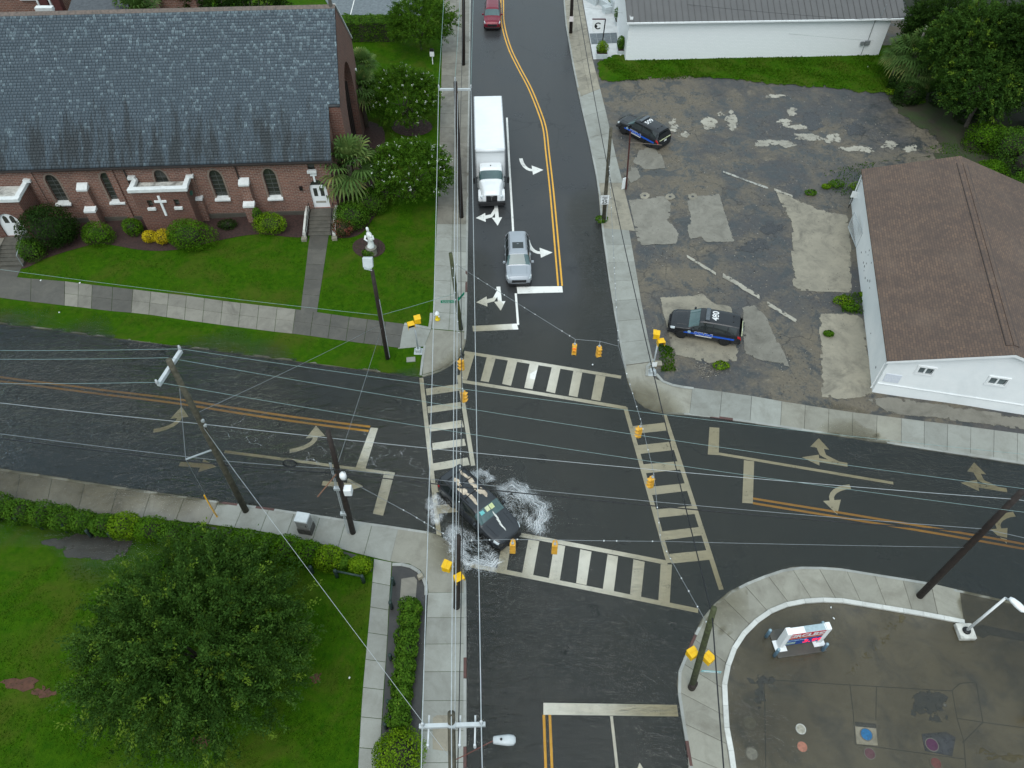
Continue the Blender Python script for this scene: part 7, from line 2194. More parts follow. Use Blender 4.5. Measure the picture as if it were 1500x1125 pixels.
# wake foam drifting on the flooded street behind the car
FP, FD = [], []
for i in range(80):
    px, py = rng.uniform(330, 640), rng.uniform(600, 735)
    if rng.random() > np.exp(-((py - (625 + (px - 330) * .22)) / 45) ** 2): continue
    a_ = rng.normal(-.25, .6)
    x, y = at2(px, py)
    for j in range(int(rng.integers(4, 26))):
        a_ += rng.normal(0, .28)
        x += math.cos(a_) * .07; y += math.sin(a_) * .05
        FP.append((x + rng.normal(0, .02), y + rng.normal(0, .02), .012 + rng.random() * .006)); FD.append((math.cos(a_), math.sin(a_), rng.normal(0, .02)))
FP, FD = np.array(FP), np.array(FD)
wv = np.cross(FD, np.array([0, 0, 1.0])); wv /= np.linalg.norm(wv, axis=1, keepdims=True)
Ls = rng.uniform(.04, .14, len(FP))[:, None]; Ws = rng.uniform(.004, .012, len(FP))[:, None]
V = np.stack([FP, FP + FD * Ls * .5 + wv * Ws, FP + FD * Ls, FP + FD * Ls * .5 - wv * Ws], 1).reshape(-1, 3)
V[:, 2] = np.maximum(V[:, 2], .008)
o = np_mesh('foam', V, np.arange(len(V)).reshape(-1, 4), FOAM)
tag(o, 'thin foam streaks drifting on the flooded side street', 'foam', kind='stuff')

# ------------------------------------------------------------------ poles, signals, wires
POLE = M('dark_creosote_pole', (0.030, 0.020, 0.016), (0.018, 0.013, 0.011), 5, .7, bmp=.6, bscale=20)
POLE_G = M('weathered_pole', (0.095, 0.085, 0.058), (0.045, 0.042, 0.030), 4, .85, bmp=.7, bscale=18)
POLE_M = M('mossy_pole', (0.075, 0.088, 0.036), (0.04, 0.042, 0.022), 4, .85, bmp=.7, bscale=18)
GALV = M('galvanised_steel', (0.46, 0.49, 0.50), (0.38, 0.41, 0.42), 5, .45, metal=.3)
PALE_M = M('pale_grey_fibre', (0.50, 0.53, 0.54), (0.42, 0.45, 0.46), 4, .5)
PORC = M('porcelain', (0.62, 0.64, 0.65), None, 5, .25)
SIG_Y = M('signal_yellow', (0.74, 0.40, 0.045), (0.62, 0.31, 0.035), 4, .4)
PED_Y = M('pedestrian_signal_yellow', (0.80, 0.48, 0.01), (0.70, 0.40, 0.01), 4, .4)
SIG_LENS = M('dark_lens', (0.02, 0.02, 0.02), None, 5, .2)
WIRE_W = M('pale_wire', (0.44, 0.47, 0.48), None, 5, .4)
WIRE_T = M('verdigris_wire', (0.24, 0.34, 0.325), None, 5, .5)
WIRE_B = M('black_cable', (0.015, 0.016, 0.018), None, 5, .5)
WIRE_S = M('steel_strand', (0.26, 0.28, 0.29), None, 5, .4, metal=.3)

def emit_mat(name, col, s):
    if name in MATS: return MATS[name]
    m, nt, b, out = nodes_of(name)
    b.inputs['Base Color'].default_value = (*col, 1)
    b.inputs['Emission Color'].default_value = (*col, 1)
    b.inputs['Emission Strength'].default_value = s
    return m

class Pole:
    """timber pole from its foot to the picture point of its top"""
    def __init__(s, name, label, foot, top, h, r=.17, mat=POLE, group='timber utility poles', z0=None):
        f = gp(*foot) if len(foot) == 2 else foot
        s.f = np.array(f); s.h = h
        p = at(top[0], top[1], s.f[2] + h)
        s.t = np.array([p[0], p[1], s.f[2] + h])
        s.o = thing(name, label, 'utility pole', tuple(s.f), 0, group)
        d = s.t - s.f
        s.d = d / np.linalg.norm(d)
        pts = [tuple(d * k) for k in (0, .35, .7, 1)]
        pts[0] = tuple(-d * .03)
        MB().path(pts, [r, r * .92, r * .83, r * .74], 12).build('shaft', mat, s.o, True)
    def at(s, k):
        """point at fraction k of the height, world"""
        return s.f + (s.t - s.f) * k
    def loc(s, p):
        return tuple(np.array(p) - s.f)
    def arm(s, k, a, b, mat=PALE_M, th=.12):
        """cross arm between two world points"""
        o = MB()
        a_, b_ = V3(s.loc(a)), V3(s.loc(b))
        q = (b_ - a_).to_track_quat('X', 'Z').to_matrix()
        o.box(tuple((a_ + b_) / 2), ((b_ - a_).length, th, th * 1.15), rot=q)
        return o.build('cross_arm', mat, s.o, bevel=.01)
    def insulator(s, p, parent=None, h=.28):
        return MB().lathe([(.03, 0), (.03, h * .3), (.075, h * .35), (.03, h * .5), (.075, h * .6), (.03, h * .75), (.05, h)], 10, s.loc(p)).build('insulator', PORC, parent or s.o, True)

def wire(label, pts, r=.016, mat=WIRE_T, sag=0.35, group='overhead wires', name='overhead_wire'):
    """sagging wire through world points"""
    out = []
    pts = [np.array(p, float) for p in pts]
    for a, b in zip(pts[:-1], pts[1:]):
        L = np.linalg.norm(b - a)
        n = max(3, int(L / 3))
        for i in range(n):
            u = i / n
            p = a + (b - a) * u
            p[2] -= 4 * sag * (L / 40.0) ** 1.0 * u * (1 - u)
            out.append(p)
    out.append(pts[-1])
    o = np.mean(out, axis=0)
    ob = MB().path([tuple(p - o) for p in out], r, 5).build(name, mat, None, True, loc=tuple(o))
    return tag(ob, label, 'wire', group)

# --- pole A by the flooded street (tall, with a long pale arm)
pa = Pole('utility_pole', 'tall brown pole with slanting pale cross arm by the flooded street', (360, 748), (247, 527), 13.4, .19, POLE_G)
zA = pa.f[2] + 12.75
a1, a2 = at(265, 514, zA), at(232, 564, zA)
arm = pa.arm(.95, a1, a2, th=.17)
mid_a = pa.at(.985)
for p in (a1, a2): pa.insulator(p + np.array([0, 0, .08]), arm)
for px, py, k in ((303, 605, .63), (297, 600, .66)):
    MB().box(pa.loc(pa.at(k) + np.array([.1, -.05, 0])), (.3, .12, .16)).build('bracket', GALV, pa.o)
g1 = at(272, 673, 7.0)
st_top = pa.at(.47)
MB().tube(pa.loc(st_top), pa.loc(g1), .05, n=8).build('guy_strut', GALV, pa.o)
gw = MB().path([pa.loc(pa.at(.95)), pa.loc(at(262, 555, 11.2)), pa.loc(g1), pa.loc(np.array(gp(318, 757)) + np.array([0, 0, .1]))], .018, 5).build('guy_wire', WIRE_S, pa.o)
gg = np.array(gp(318, 757))
MB().tube(pa.loc(gg + np.array([-.35, .45, 1.7])), pa.loc(gg), .05, n=8).build('guy_guard', M('yellow_guard', (.8, .42, .01), None, 5, .5), pa.o)

# --- control pole with boxes and conduits
pc = Pole('utility_pole', 'dark pole carrying white boxes and grey conduits by the utility cabinet', (517, 780), (480, 630), 9.3, .17)
cd = MB()
for dx in (-.24, -.32):
    cd.tube(pc.loc(pc.at(.0) + np.array([dx + .03, -.05, 0])), pc.loc(pc.at(.72) + np.array([dx, -.05, 0])), .03, n=6)
cd.build('conduit', GALV, pc.o)
for k in (.22, .48): MB().box(pc.loc(pc.at(k) + np.array([-.25, -.06, 0])), (.34, .2, .2)).build('conduit_clamp', GALV, pc.o)
MB().box(pc.loc(pc.at(.47) + np.array([.34, -.12, 0])), (.42, .42, .55)).build('white_box', WHITE, pc.o, bevel=.04)
MB().lathe([(.05, 0), (.16, .08), (.2, .3), (.16, .5), (.05, .55)], 12, pc.loc(pc.at(.58) + np.array([.26, -.1, 0]))).build('camera_dome', WHITE, pc.o, True)
MB().tube(pc.loc(pc.at(.63)), pc.loc(at(465, 728, 5.2)), .035, n=6).build('side_arm', M('rusty_arm', (.20, .10, .06), None, 5, .7), pc.o)
cl_ = MB()
for q in range(3):
    c = pc.at(.62) + np.array([-.3 + .3 * q, -.1, .1])
    cl_.path([pc.loc(c + np.array([math.cos(a_) * .38, 0, math.sin(a_) * .42])) for a_ in np.linspace(0, 2 * math.pi, 14)], .016, 4)
cl_.build('cable_loop', WIRE_B, pc.o)

# --- floodlight pole on the church lawn
pf = Pole('utility_pole', 'dark pole with a white floodlight on the church verge', (568, 525), (545, 396), 8.2, .16)
MB().box(pf.loc(at(539, 384, pf.t[2] + .35)), (.62, .32, .62), rot=Matrix.Rotation(R(-25), 3, 'X')).build('floodlight', PALE_M, pf.o, bevel=.04)
MB().box(pf.loc(at(539, 385, pf.t[2] + .30) + np.array([0, -.17, -.02])), (.48, .03, .46), rot=Matrix.Rotation(R(-25), 3, 'X')).build('lens', LAMP_W, pf.o)
MB().path([pf.loc(pf.t), pf.loc(at(534, 394, pf.t[2] + .1)), pf.loc(at(537, 388, pf.t[2] + .2))], .04, 6).build('bracket', GALV, pf.o)
MB().tube(pf.loc(pf.at(.02) + np.array([.16, -.06, 0])), pf.loc(pf.at(.7) + np.array([.15, -.06, 0])), .025, n=6).build('conduit', GALV, pf.o)

# --- short mossy pole at the north-west corner
pn = Pole('utility_pole', 'short mossy green pole on the corner beside the fire hydrant', (675, 482), (660, 371), 6.9, .17, POLE_M)
# --- line of poles up the street
pN = Pole('utility_pole', 'tall dark pole with cross arm over the sidewalk beside the truck', (676, 318), (667, 120), 11.9, .18)
zN = pN.f[2] + 11.3
n1, n2 = at(643, 131, zN), at(690, 131, zN)
armN = pN.arm(.96, n1, n2, th=.13)
for p in (n1, n2): pN.insulator(p + np.array([0, 0, .06]), armN)
pN.insulator(pN.t, None, .35)
pF = Pole('utility_pole', 'farther dark pole on the sidewalk above the cross arm', (679, 95), (679, -95), 12.0, .18)
pE = Pole('utility_pole', 'dark pole with a small notice at the top of the east sidewalk', (836, 48), (842, -100), 10.5, .19)
MB().box(pE.loc(pE.at(.16) + np.array([0, -.22, 0])), (.42, .03, .55)).build('notice', M('pink_notice', (.7, .6, .6), (.75, .72, .7), 14, .6), pE.o)
pS = Pole('utility_pole', 'weathered pole carrying the speed limit sign', (884, 325), (895, 187), 8.6, .16, POLE_G)
MB().tube(pS.loc(pS.at(.0) + np.array([.2, -.08, 0])), pS.loc(pS.at(.3) + np.array([.2, -.1, 0])), .035, n=6).build('conduit', GALV, pS.o)
# --- pole at the south-west corner with pedestrian signals
pW = Pole('utility_pole', 'black pole at the splashed corner carrying a pedestrian signal', (669, 889), (671, 786), 7.8, .19)
# --- leaning pole at the south-east corner
pX = Pole('utility_pole', 'leaning green pole with pedestrian signals on the rounded corner', (1013, 1007), (1046, 891), 9.2, .17, POLE_M)
MB().lathe([(.2, 0), (.2, .7)], 12, (0, 0, .0)).build('base_wrap', POLE, pX.o, True)
# --- dark pole beside the forecourt
pY = Pole('utility_pole', 'long dark slanting pole in front of the forecourt kerb', (1347, 873), (1497, 720), 10.9, .19)
# --- arm pole at the bottom with a street lamp
zB = 10.6
fb = at(662, 1044, zB)
pB = Pole('utility_pole', 'pole under the big cross arm with white street lamp at the bottom', (float(at(668, 1400)[0]), float(at(668, 1400)[1]), .05), (661, 1044), zB - .06, .19, POLE_G)
zb_ = zB - .45
b1, b2 = at(614, 1064, zb_), at(711, 1061, zb_)
armB = pB.arm(.95, b1, b2, th=.15)
MB().box(pB.loc((b1 + b2) / 2 + np.array([0, 0, .02])), (.25, .24, .2)).build('arm_plate', GALV, pB.o)
for f_ in (.06, .94): pB.insulator(b1 + (b2 - b1) * f_ + np.array([0, 0, .1]), armB)
for px in (628, 674, 696):
    p0 = at(px, 1058, zb_ - .1)
    MB().tube(pB.loc(p0 + np.array([0, .25, 0])), pB.loc(p0 + np.array([0, -.75, -.25])), .035, n=8).lathe([(.05, 0), (.06, .1), (.05, .35)], 8, pB.loc(p0 + np.array([0, -.75, -.5]))).build('fuse_cutout', PORC, armB)
lp = at(738, 1084, 8.6)
la = MB().path([pB.loc(pB.at(.82)), pB.loc(pB.at(.84) + np.array([.5, 0, .12])), pB.loc(lp + np.array([-.35, 0, .02]))], .018, 6).build('lamp_arm', M('copper_arm', (.16, .05, .035), None, 6, .5), pB.o)
lm = MB()
q = pB.loc(lp)
for sgn in (1,):
    pts = []
    for k, (xx, wy, zt, zb2) in enumerate([(-.42, .10, .06, -.02), (-.38, .15, .09, -.05), (-.1, .19, .11, -.07), (.2, .22, .11, -.07), (.38, .19, .09, -.06), (.46, .10, .05, -.03)]):
        pts += [(q[0] + xx, q[1] - wy, q[2]), (q[0] + xx, q[1] - wy * .6, q[2] + zt), (q[0] + xx, q[1] + wy * .6, q[2] + zt), (q[0] + xx, q[1] + wy, q[2]), (q[0] + xx, q[1] + wy * .5, q[2] + zb2), (q[0] + xx, q[1] - wy * .5, q[2] + zb2)]
    fs_ = [(i * 6 + j, i * 6 + (j + 1) % 6, (i + 1) * 6 + (j + 1) % 6, (i + 1) * 6 + j) for i in range(5) for j in range(6)] + [(5, 4, 3, 2, 1, 0), (30, 31, 32, 33, 34, 35)]
    lm.add(pts, fs_)
lm.build('lamp_head', PALE_M, pB.o, True)
MB().lathe([(.05, 0), (.045, .06), (.01, .07)], 10, (q[0] - .1, q[1], q[2] + .10)).build('photocell', TRIM, pB.o)

# --- wires along the street
wire('pale wire over the sidewalk, outer one between the two cross arms', [n1 + np.array([0, 0, .3]), b1 + (b2 - b1) * .06 + np.array([0, 0, .35]), at(608, 1500, 10)], .02, WIRE_W, .5)
wire('pale wire over the roadside, from truck pole arm to lamp pole arm', [n2 + np.array([0, 0, .3]), b1 + (b2 - b1) * .94 + np.array([0, 0, .35]), at(715, 1500, 10)], .02, WIRE_W, .5)
wire('pale wire between the pole tops along the street', [pN.t + np.array([0, 0, .35]), pB.t + np.array([0, .1, .05]), at(663, 1500, 10)], .02, WIRE_W, .5)
wire('second pale wire close beside the pole top wire', [pN.at(.93) + np.array([.12, 0, 0]), pB.at(.93) + np.array([.12, 0, 0])], .018, WIRE_W, .5)
wire('dark cable under the pole top wires along the kerb', [pF.at(.62), pN.at(.62) + np.array([.15, 0, 0]), pW.at(.97) + np.array([.2, 0, 0]), pB.at(.78) + np.array([.2, 0, 0])], .022, WIRE_B, .4)
for i, (a_, b_, lb) in enumerate(((n1, at(658, -160, 12), 'thin green wire climbing from the arm past the hedge'), (n2, at(697, -160, 12), 'thin green wire climbing from the arm over the far lane'), (pN.t, pF.t, 'thin wire climbing from the truck pole to the farther pole'))):
    wire(lb, [np.array(a_) + np.array([0, 0, .3]), b_], .016, WIRE_T, .4)
# --- wires across the junction
for (w0, w1, lb, c, r_, za, zc) in (((265, 511), (1760, 690), 'uppermost green wire crossing the junction', WIRE_T, .010, 12.9, 10.5), ((246, 524), (1760, 748), 'second green wire crossing the junction', WIRE_T, .010, 13.2, 10.5), ((232, 560), (1760, 782), 'third green wire crossing the junction', WIRE_T, .010, 12.9, 10.0)):
    wire(lb, [at(-420, w0[1] - 8, za - .5), at(*w0, za), at(w1[0], w1[1], zc)], r_, c, .5)
wire('white wire crossing the junction to the slanting pole', [at(-400, 540, 8.2), pa.at(.635), pY.at(.94), at(1800, 770, 9)], .013, WIRE_W, .35)
wire('black cable crossing the junction low over the car', [at(-400, 585, 6.4), pa.at(.36), pc.at(.62), pY.at(.66), at(1800, 860, 7)], .035, WIRE_B, .45)
wire('thin cable beside the black one over the car', [at(-400, 578, 6.6), pa.at(.39), pc.at(.66), pY.at(.69), at(1800, 850, 7)], .014, WIRE_S, .4)
wire('thin strand from the pale arm pole slanting up to the church verge', [pa.at(.70), pf.at(.42)], .012, WIRE_S, .3)
wire('pale guy wire slanting across the lawn to the lamp pole', [pa.at(.62), at(345, 692, 8.9), pB.at(.82)], .010, WIRE_W, .3)
wire('thin strand along the church lawn to the floodlight pole', [at(-300, 352, 6.5), pf.at(.52), pn.at(.5)], .012, WIRE_T, .3)
wire('thin strand from the control pole to the floodlight pole', [pc.at(.68), pf.at(.12) + np.array([0, 0, 2.2])], .012, WIRE_S, .2)
lp_ = wire('white dead-end wire left of the slanting pole', [at(968, 793, 6.4), pY.at(.52)], .012, WIRE_S, .1)
wire('black cable along the east sidewalk down to the corner pole', [at(845, -200, 9), pE.at(.62), pS.at(.60), pX.at(.93), at(1075, 1300, 7.6)], .03, WIRE_B, .5)
wire('service wire sagging along the white hall wall', [pE.at(.45), at(1286, 30, 6.2), at(1500, -10, 7)], .014, WIRE_B, .4)
wire('thin service wire lower on the white hall wall', [pE.at(.3), at(1280, 60, 3.0)], .01, WIRE_S, .5)
# coils hanging on the black cable
co_ = np.array(at(424, 680, 6.1))
cl_ = MB()
for q in range(4):
    cl_.path([(math.cos(a_) * .36, q * .03, math.sin(a_) * .30) for a_ in np.linspace(0, 2 * math.pi, 18)], .02, 4)
tag(cl_.build('cable_coil', WIRE_B, None, True, loc=tuple(co_)), 'black coil of spare cable hanging on the black cable', 'cable coil')

# --- signal span wires and heads
sp_w0, sp_w1 = pn.at(.80), pW.at(.96)
sp_e0, sp_e1 = pS.at(.70), pX.at(.82)
def head(label, px, py, zt, face, lit=None):
    """three-section signal head hanging from a span wire; face = heading of its lenses"""
    p = at(px, py, zt)
    t = thing('traffic_signal', label, 'traffic signal', tuple(p), face, 'traffic signals on span wires')
    t.scale = (.85, .85, .85)
    hs = MB()
    for k in range(3):
        hs.box((0, 0, -.22 - k * .34), (.24, .34, .33))
    hs.build('housing', SIG_Y, t, bevel=.03)
    MB().tube((0, 0, 0), (0, 0, .45), .025, n=6).box((0, 0, .02), (.12, .14, .1)).build('hanger', GALV, t)
    for k in range(3):
        z = -.22 - k * .34
        c = (emit_mat('red_light_on', (.9, .03, .02), 2.0) if lit == k else SIG_LENS)
        MB().lathe([(.13, 0), (.13, .012), (.01, .02)], 14).build('lens', c, t, True, loc=(.125, 0, z), rot=(0, R(90), 0))
        v = MB()
        n = 10
        pts = []
        for i in range(n + 1):
            a_ = R(-35) + (R(250)) * i / n
            for xx, rr2 in ((.12, .15), (.12 + .22 * (.55 + .45 * math.sin(max(0, a_))), .155)):
                pts.append((xx, math.cos(a_) * rr2, z + math.sin(a_) * rr2))
        v.add(pts, [(2 * i, 2 * i + 1, 2 * i + 3, 2 * i + 2) for i in range(n)])
        v.build('visor', SIG_Y, t)
    return p
NS = [head('signal on the upper span showing red, left of the pair', 842, 504, 6.3, R(-95), 0), head('signal on the upper span, right of the pair', 878, 507, 6.2, R(-70))]
ES = [head('signal on the east span nearer the dirt lot', 938, 625, 6.2, R(200)), head('signal on the east span nearer the rounded corner', 956, 699, 6.2, R(200))]
WS = [head('signal on the west span nearer the church corner', 676, 526, 6.2, R(-150)), head('signal on the west span nearer the splashed car', 678, 573, 6.2, R(-20))]
SS = [head('signal on the lower span close to the splashed car', 751, 796, 6.1, R(85)), head('signal on the lower span over the crosswalk bars', 813, 797, 6.1, R(85))]
up_ = np.array([0, 0, .42])
TIE = M('white_tie', (.72, .74, .74), None, 6, .5)
def span(label, pts):
    o = wire(label, pts, .014, WIRE_S, .12, 'signal span wires', 'span_wire')
    tb = MB(); rt_ = random.Random(len(label))
    for a, b in zip(pts[:-1], pts[1:]):
        a, b = np.array(a), np.array(b); L = float(np.linalg.norm(b - a)); n = int(L / .75)
        for i in range(n):
            u = (i + rt_.uniform(.2, .8)) / max(1, n)
            p = a + (b - a) * u; p[2] -= 4 * .12 * (L / 40.0) * u * (1 - u)
            if rt_.random() < .7: tb.box(tuple(p - np.array(o.location)), (.05, .05, rt_.uniform(.04, .08)))
    tb.build('tie_wraps', TIE, o)['kind'] = 'stuff'
e_n = at(906, 507, 6.5)
span('upper signal span wire from the mossy pole', [pn.at(.90), NS[0] + up_, NS[1] + up_, e_n])
span('east signal span wire from the speed limit pole to the leaning pole', [pS.at(.72), e_n, ES[0] + up_, ES[1] + up_, at(968, 793, 6.4), pX.at(.80)])
span('west signal span wire from the mossy pole to the splashed corner', [pn.at(.86), WS[0] + up_, WS[1] + up_, pW.at(.97)])
span('lower signal span wire over the near crosswalk', [pW.at(.95), SS[0] + up_, SS[1] + up_, at(968, 793, 6.4)])
span('beaded cable from the control pole to the splashed corner', [pc.at(.60), at(600, 752, 5.9), pW.at(.93)])

# --- pedestrian signals
def ped_box(t, loc, rz, nm='signal_box'):
    M_ = Matrix.Rotation(rz, 3, 'Z')
    b = MB().box(loc, (.24, .46, .42), rz).build(nm, PED_Y, t, bevel=.03)
    f = M_ @ Vector((.125, 0, 0)) + Vector(loc)
    MB().box(tuple(f), (.02, .38, .34), rz).build('display', SIG_LENS, b)
    v = M_ @ Vector((.22, 0, .21)) + Vector(loc)
    MB().box(tuple(v), (.22, .46, .02), rz).build('hood', PED_Y, b)
    for s_ in (-1, 1):
        v = M_ @ Vector((.2, s_ * .23, 0)) + Vector(loc)
        MB().box(tuple(v), (.18, .02, .4), rz).build('cheek', PED_Y, b)
def ped_post(label, foot, top, h, boxes):
    f = np.array(gp(*foot)); p = at(*top, f[2] + h)
    t = thing('pedestrian_signal', label, 'pedestrian signal', tuple(f), 0, 'pedestrian signal posts')
    d = p - f
    MB().tube((0, 0, 0), tuple(d), .06, .055, 10).build('post', GALV, t, True)
    MB().box((0, 0, .16), (.42, .42, .34), taper=.75).box((0, 0, .0), (.6, .6, .1)).build('base', GALV, t, bevel=.03)
    for dx, dy, dz, rz in boxes:
        ped_box(t, (d[0] + dx, d[1] + dy, d[2] + dz), rz)
    return t, d
t, d = ped_post('grey post with twin yellow pedestrian signals on the church corner', (613, 515), (607, 476), 2.9, [(-.22, -.1, .15, R(-70)), (.14, .05, .45, R(15))])
t, d = ped_post('grey post with twin yellow pedestrian signals by the police SUV', (955, 546), (964, 500), 2.9, [(.12, -.12, .12, R(-80)), (-.08, .08, .55, R(170))])
MB().box((d[0] * .3 + .02, d[1] * .3 - .14, d[2] * .32), (.34, .03, .4)).build('push_button_sign', WHITE, t)
for lb, pol, zk, bx in (('yellow pedestrian signal pair on the splashed corner pole', pW, .60, [(-.42, 0, .05, R(160)), (.02, -.3, -.45, R(-60))]), ('yellow pedestrian signal pair on the leaning green pole', pX, .42, [(-.28, .12, .0, R(120)), (.34, -.05, -.1, R(40))])):
    p = pol.at(zk)
    t = thing('pedestrian_signal', lb, 'pedestrian signal', tuple(p), 0, 'pedestrian signals on timber poles')
    for dx, dy, dz, rz in bx:
        ped_box(t, (dx, dy, dz), rz)
        MB().tube((dx * .3, dy * .3, dz), (dx, dy, dz), .025, n=6).build('bracket', GALV, t)

# --- signs
def sign_post_text(parent, s, size, loc, rot, mat=IRON, sx=1.0, bold=.0):
    return text_mesh('lettering', s, size, mat, parent, loc, rot, .003, sx, bold=bold)
p = at(886, 294, 2.4)
fp_ = pS.at(.26)
t = thing('speed_limit_sign', 'white SPEED LIMIT 25 sign fixed to the weathered pole', 'sign', (float(p[0]), float(fp_[1]) - .2, 2.45), R(4))
MB().box((0, 0, 0), (.70, .02, .88)).build('plate', WHITE, t, bevel=.008)
MB().box((0, -.0115, .0), (.65, .003, .83)).build('border', IRON, t)
MB().box((0, -.0125, .0), (.62, .004, .80)).build('face', WHITE, t)
sign_post_text(t, 'SPEED', .17, (0, -.016, .26), (R(90), 0, 0), bold=.004)
sign_post_text(t, 'LIMIT', .17, (0, -.016, .10), (R(90), 0, 0), bold=.004)
sign_post_text(t, '25', .46, (0, -.016, -.19), (R(90), 0, 0), bold=.012)
# green street name blades on the mossy pole: tiny letters
p = pn.at(.40)
t = thing('street_sign', 'green street name blades on the mossy corner pole', 'sign', tuple(p), 0)
GREEN = M('sign_green', (.0, .22, .12), None, 5, .4)
MB().box((-.62, -.12, .0), (1.0, .02, .24)).build('blade', GREEN, t)
MB().box((.30, .1, .28), (.02, .8, .24), rz=R(-30)).build('blade', GREEN, t)
text_mesh('lettering', 'Rutledge Av', .16, POL_WHITE, t, (-.62, -.134, .0), (R(90), 0, 0), .002)
p = pX.at(.30)
t = thing('street_sign', 'pale blue street name blade on the leaning pole', 'sign', tuple(p + np.array([.65, -.2, -.1])), R(-4))
MB().box((0, 0, 0), (.95, .02, .22)).build('blade', M('sign_teal', (.25, .50, .52), None, 5, .4), t)
MB().box((0, -.012, 0), (.7, .004, .08)).build('blade_text', POL_WHITE, t)
# board with a black C on a bracket post
f = np.array(gp(881, 74))
t = thing('shop_sign', 'white square board with a black C on a dark post', 'sign', tuple(f), 0)
MB().tube((0, 0, 0), (.12, 0, 3.3), .06, n=8).build('post', IRON, t)
MB().box((-.55, 0, 3.3), (1.35, .09, .1)).build('bracket', M('wine_bracket', (.08, .02, .03), None, 5, .4), t)
MB().box((-.62, -.01, 2.62), (1.1, .05, 1.15)).build('board', WHITE, t, bevel=.01)
cc = MB()
n = 20
pts = []
for i in range(n + 1):
    a_ = R(40) + R(280) * i / n
    for rr2 in (.24, .36):
        pts.append((-.58 + math.cos(a_) * rr2, -.04, 2.62 + math.sin(a_) * rr2))
cc.add(pts, [(2 * i, 2 * i + 1, 2 * i + 3, 2 * i + 2) for i in range(n)])
cc.build('logo', IRON, t)
MB().lathe([(.15, 0), (.15, .004)], 14).build('logo_blot', IRON, t, loc=(-.80, -.04, 2.58), rot=(R(90), 0, 0))
# small white notice posts
f = np.array(gp(634, 94))
t = thing('lawn_sign', 'small white sign with dark hood on the church lawn', 'sign', tuple(f), 0)
MB().tube((0, 0, 0), (0, 0, .9), .05, n=8).build('post', WHITE, t)
MB().box((0, 0, 1.15), (.42, .3, .55)).build('box', WHITE, t, bevel=.02)
MB().box((0, .02, 1.5), (.48, .36, .2), taper=.7).build('hood', IRON, t)
f = np.array(gp(1243, 304))
t = thing('notice_board', 'white notice panel on a thin post beside the white house', 'sign', tuple(f), R(-20))
MB().tube((0, 0, 0), (0, 0, 1.1), .03, n=6).build('post', IRON, t)
MB().box((.05, 0, 1.3), (.5, .03, .62)).build('panel', WHITE, t)
f = np.array(gp(917, 277)); pp = at(923.5, 192, f[2] + 5.5) - f
t = thing('rusty_post', 'thin rusty red sign post standing on the dirt lot', 'post', tuple(f), 0)
RUSTR = M('rust_red', (.085, .022, .018), (.05, .018, .015), 5, .7)
MB().tube((0, 0, 0), tuple(pp), .07, .06, 10).build('shaft', RUSTR, t)
MB().tube(tuple(pp * .82), tuple(pp * .82 + np.array([2.6, -.25, -.12])), .025, n=6).build('bracket_arm', RUST, t)
MB().box((-.28, -.1, .65), (.3, .05, 1.1), rz=.5).build('leaning_board', WHITE, t)
# price sign of the filling station
A, B = np.array(gp(1140, 946)), np.array(gp(1197, 938))
c = (A + B) / 2; dv = B - A; Ls = float(np.linalg.norm(dv[:2]))
t = thing('price_sign', 'low red and blue CIRCLE K price sign on the forecourt', 'sign', tuple(c), math.atan2(dv[1], dv[0]))
MB().box((0, .1, .01), (Ls + .55, 1.5, .14)).build('plinth', CONC_DARK, t, bevel=.03)
SGW = Ls - .05
for s_ in (-1, 1):
    MB().box((s_ * SGW / 2, 0, 1.05), (.26, .40, 1.9)).build('end_post', WHITE, t, bevel=.03)
    MB().box((s_ * SGW / 2, -.05, .1), (.62, .62, .06)).build('foot_plate', WHITE, t)
HB = 1.75
MB().box((0, .0, 1.18), (SGW - .22, .34, HB * .86)).build('cabinet', WHITE, t)
MB().box((SGW * .16, .0, 1.945), (SGW * .5, .34, .02)).build('top_panel', M('dusty_blue', (.36, .46, .50), None, 4, .5), t)
MB().box((0, -.175, 1.60), (SGW - .3, .02, .60)).build('red_panel', M('sign_red', (.52, .015, .035), None, 4, .35), t)
MB().box((0, -.176, 1.265), (SGW - .3, .02, .08)).build('orange_stripe', M('sign_orange', (.75, .25, .05), None, 4, .35), t)
MB().box((0, -.175, .84), (SGW - .3, .02, .77)).build('blue_panel', M('sign_blue', (.012, .06, .30), None, 4, .35), t)
text_mesh('lettering', 'CIRCLE', .50, POL_WHITE, t, (-.30, -.19, 1.60), (R(90), 0, 0), .004, 1.0, bold=.02)
kc = MB()
pts = []
for i in range(25):
    a_ = 2 * math.pi * i / 24
    for rr2 in (.15, .21): pts.append((SGW * .35 + math.cos(a_) * rr2 * 1.35, -.187, 1.60 + math.sin(a_) * rr2))
kc.add(pts, [(2 * i, 2 * i + 1, 2 * i + 3, 2 * i + 2) for i in range(24)])
kc.build('ring_logo', POL_WHITE, t)
text_mesh('lettering', 'K', .30, POL_WHITE, t, (SGW * .35, -.19, 1.60), (R(90), 0, 0), .004, 1.3, bold=.012)
text_mesh('lettering', 'Unleaded', .24, M('pale_blue_letter', (.35, .55, .75), None, 5, .4), t, (-.42, -.19, 1.05), (R(90), 0, 0), .004, 1.1)
text_mesh('price', '3.99', .56, emit_mat('led_red', (.85, .02, .06), 1.0), t, (SGW * .25, -.19, .74), (R(90), 0, 0), .004, 1.15, bold=.014)
MB().box((-SGW * .32, -.19, .70), (.5, .01, .22)).build('small_badge', M('badge_pale', (.5, .6, .4), (.1, .2, .3), 16, .4), t)
BOL = M('blue_grey_bollard', (.13, .23, .31), (.10, .18, .25), 4, .45)
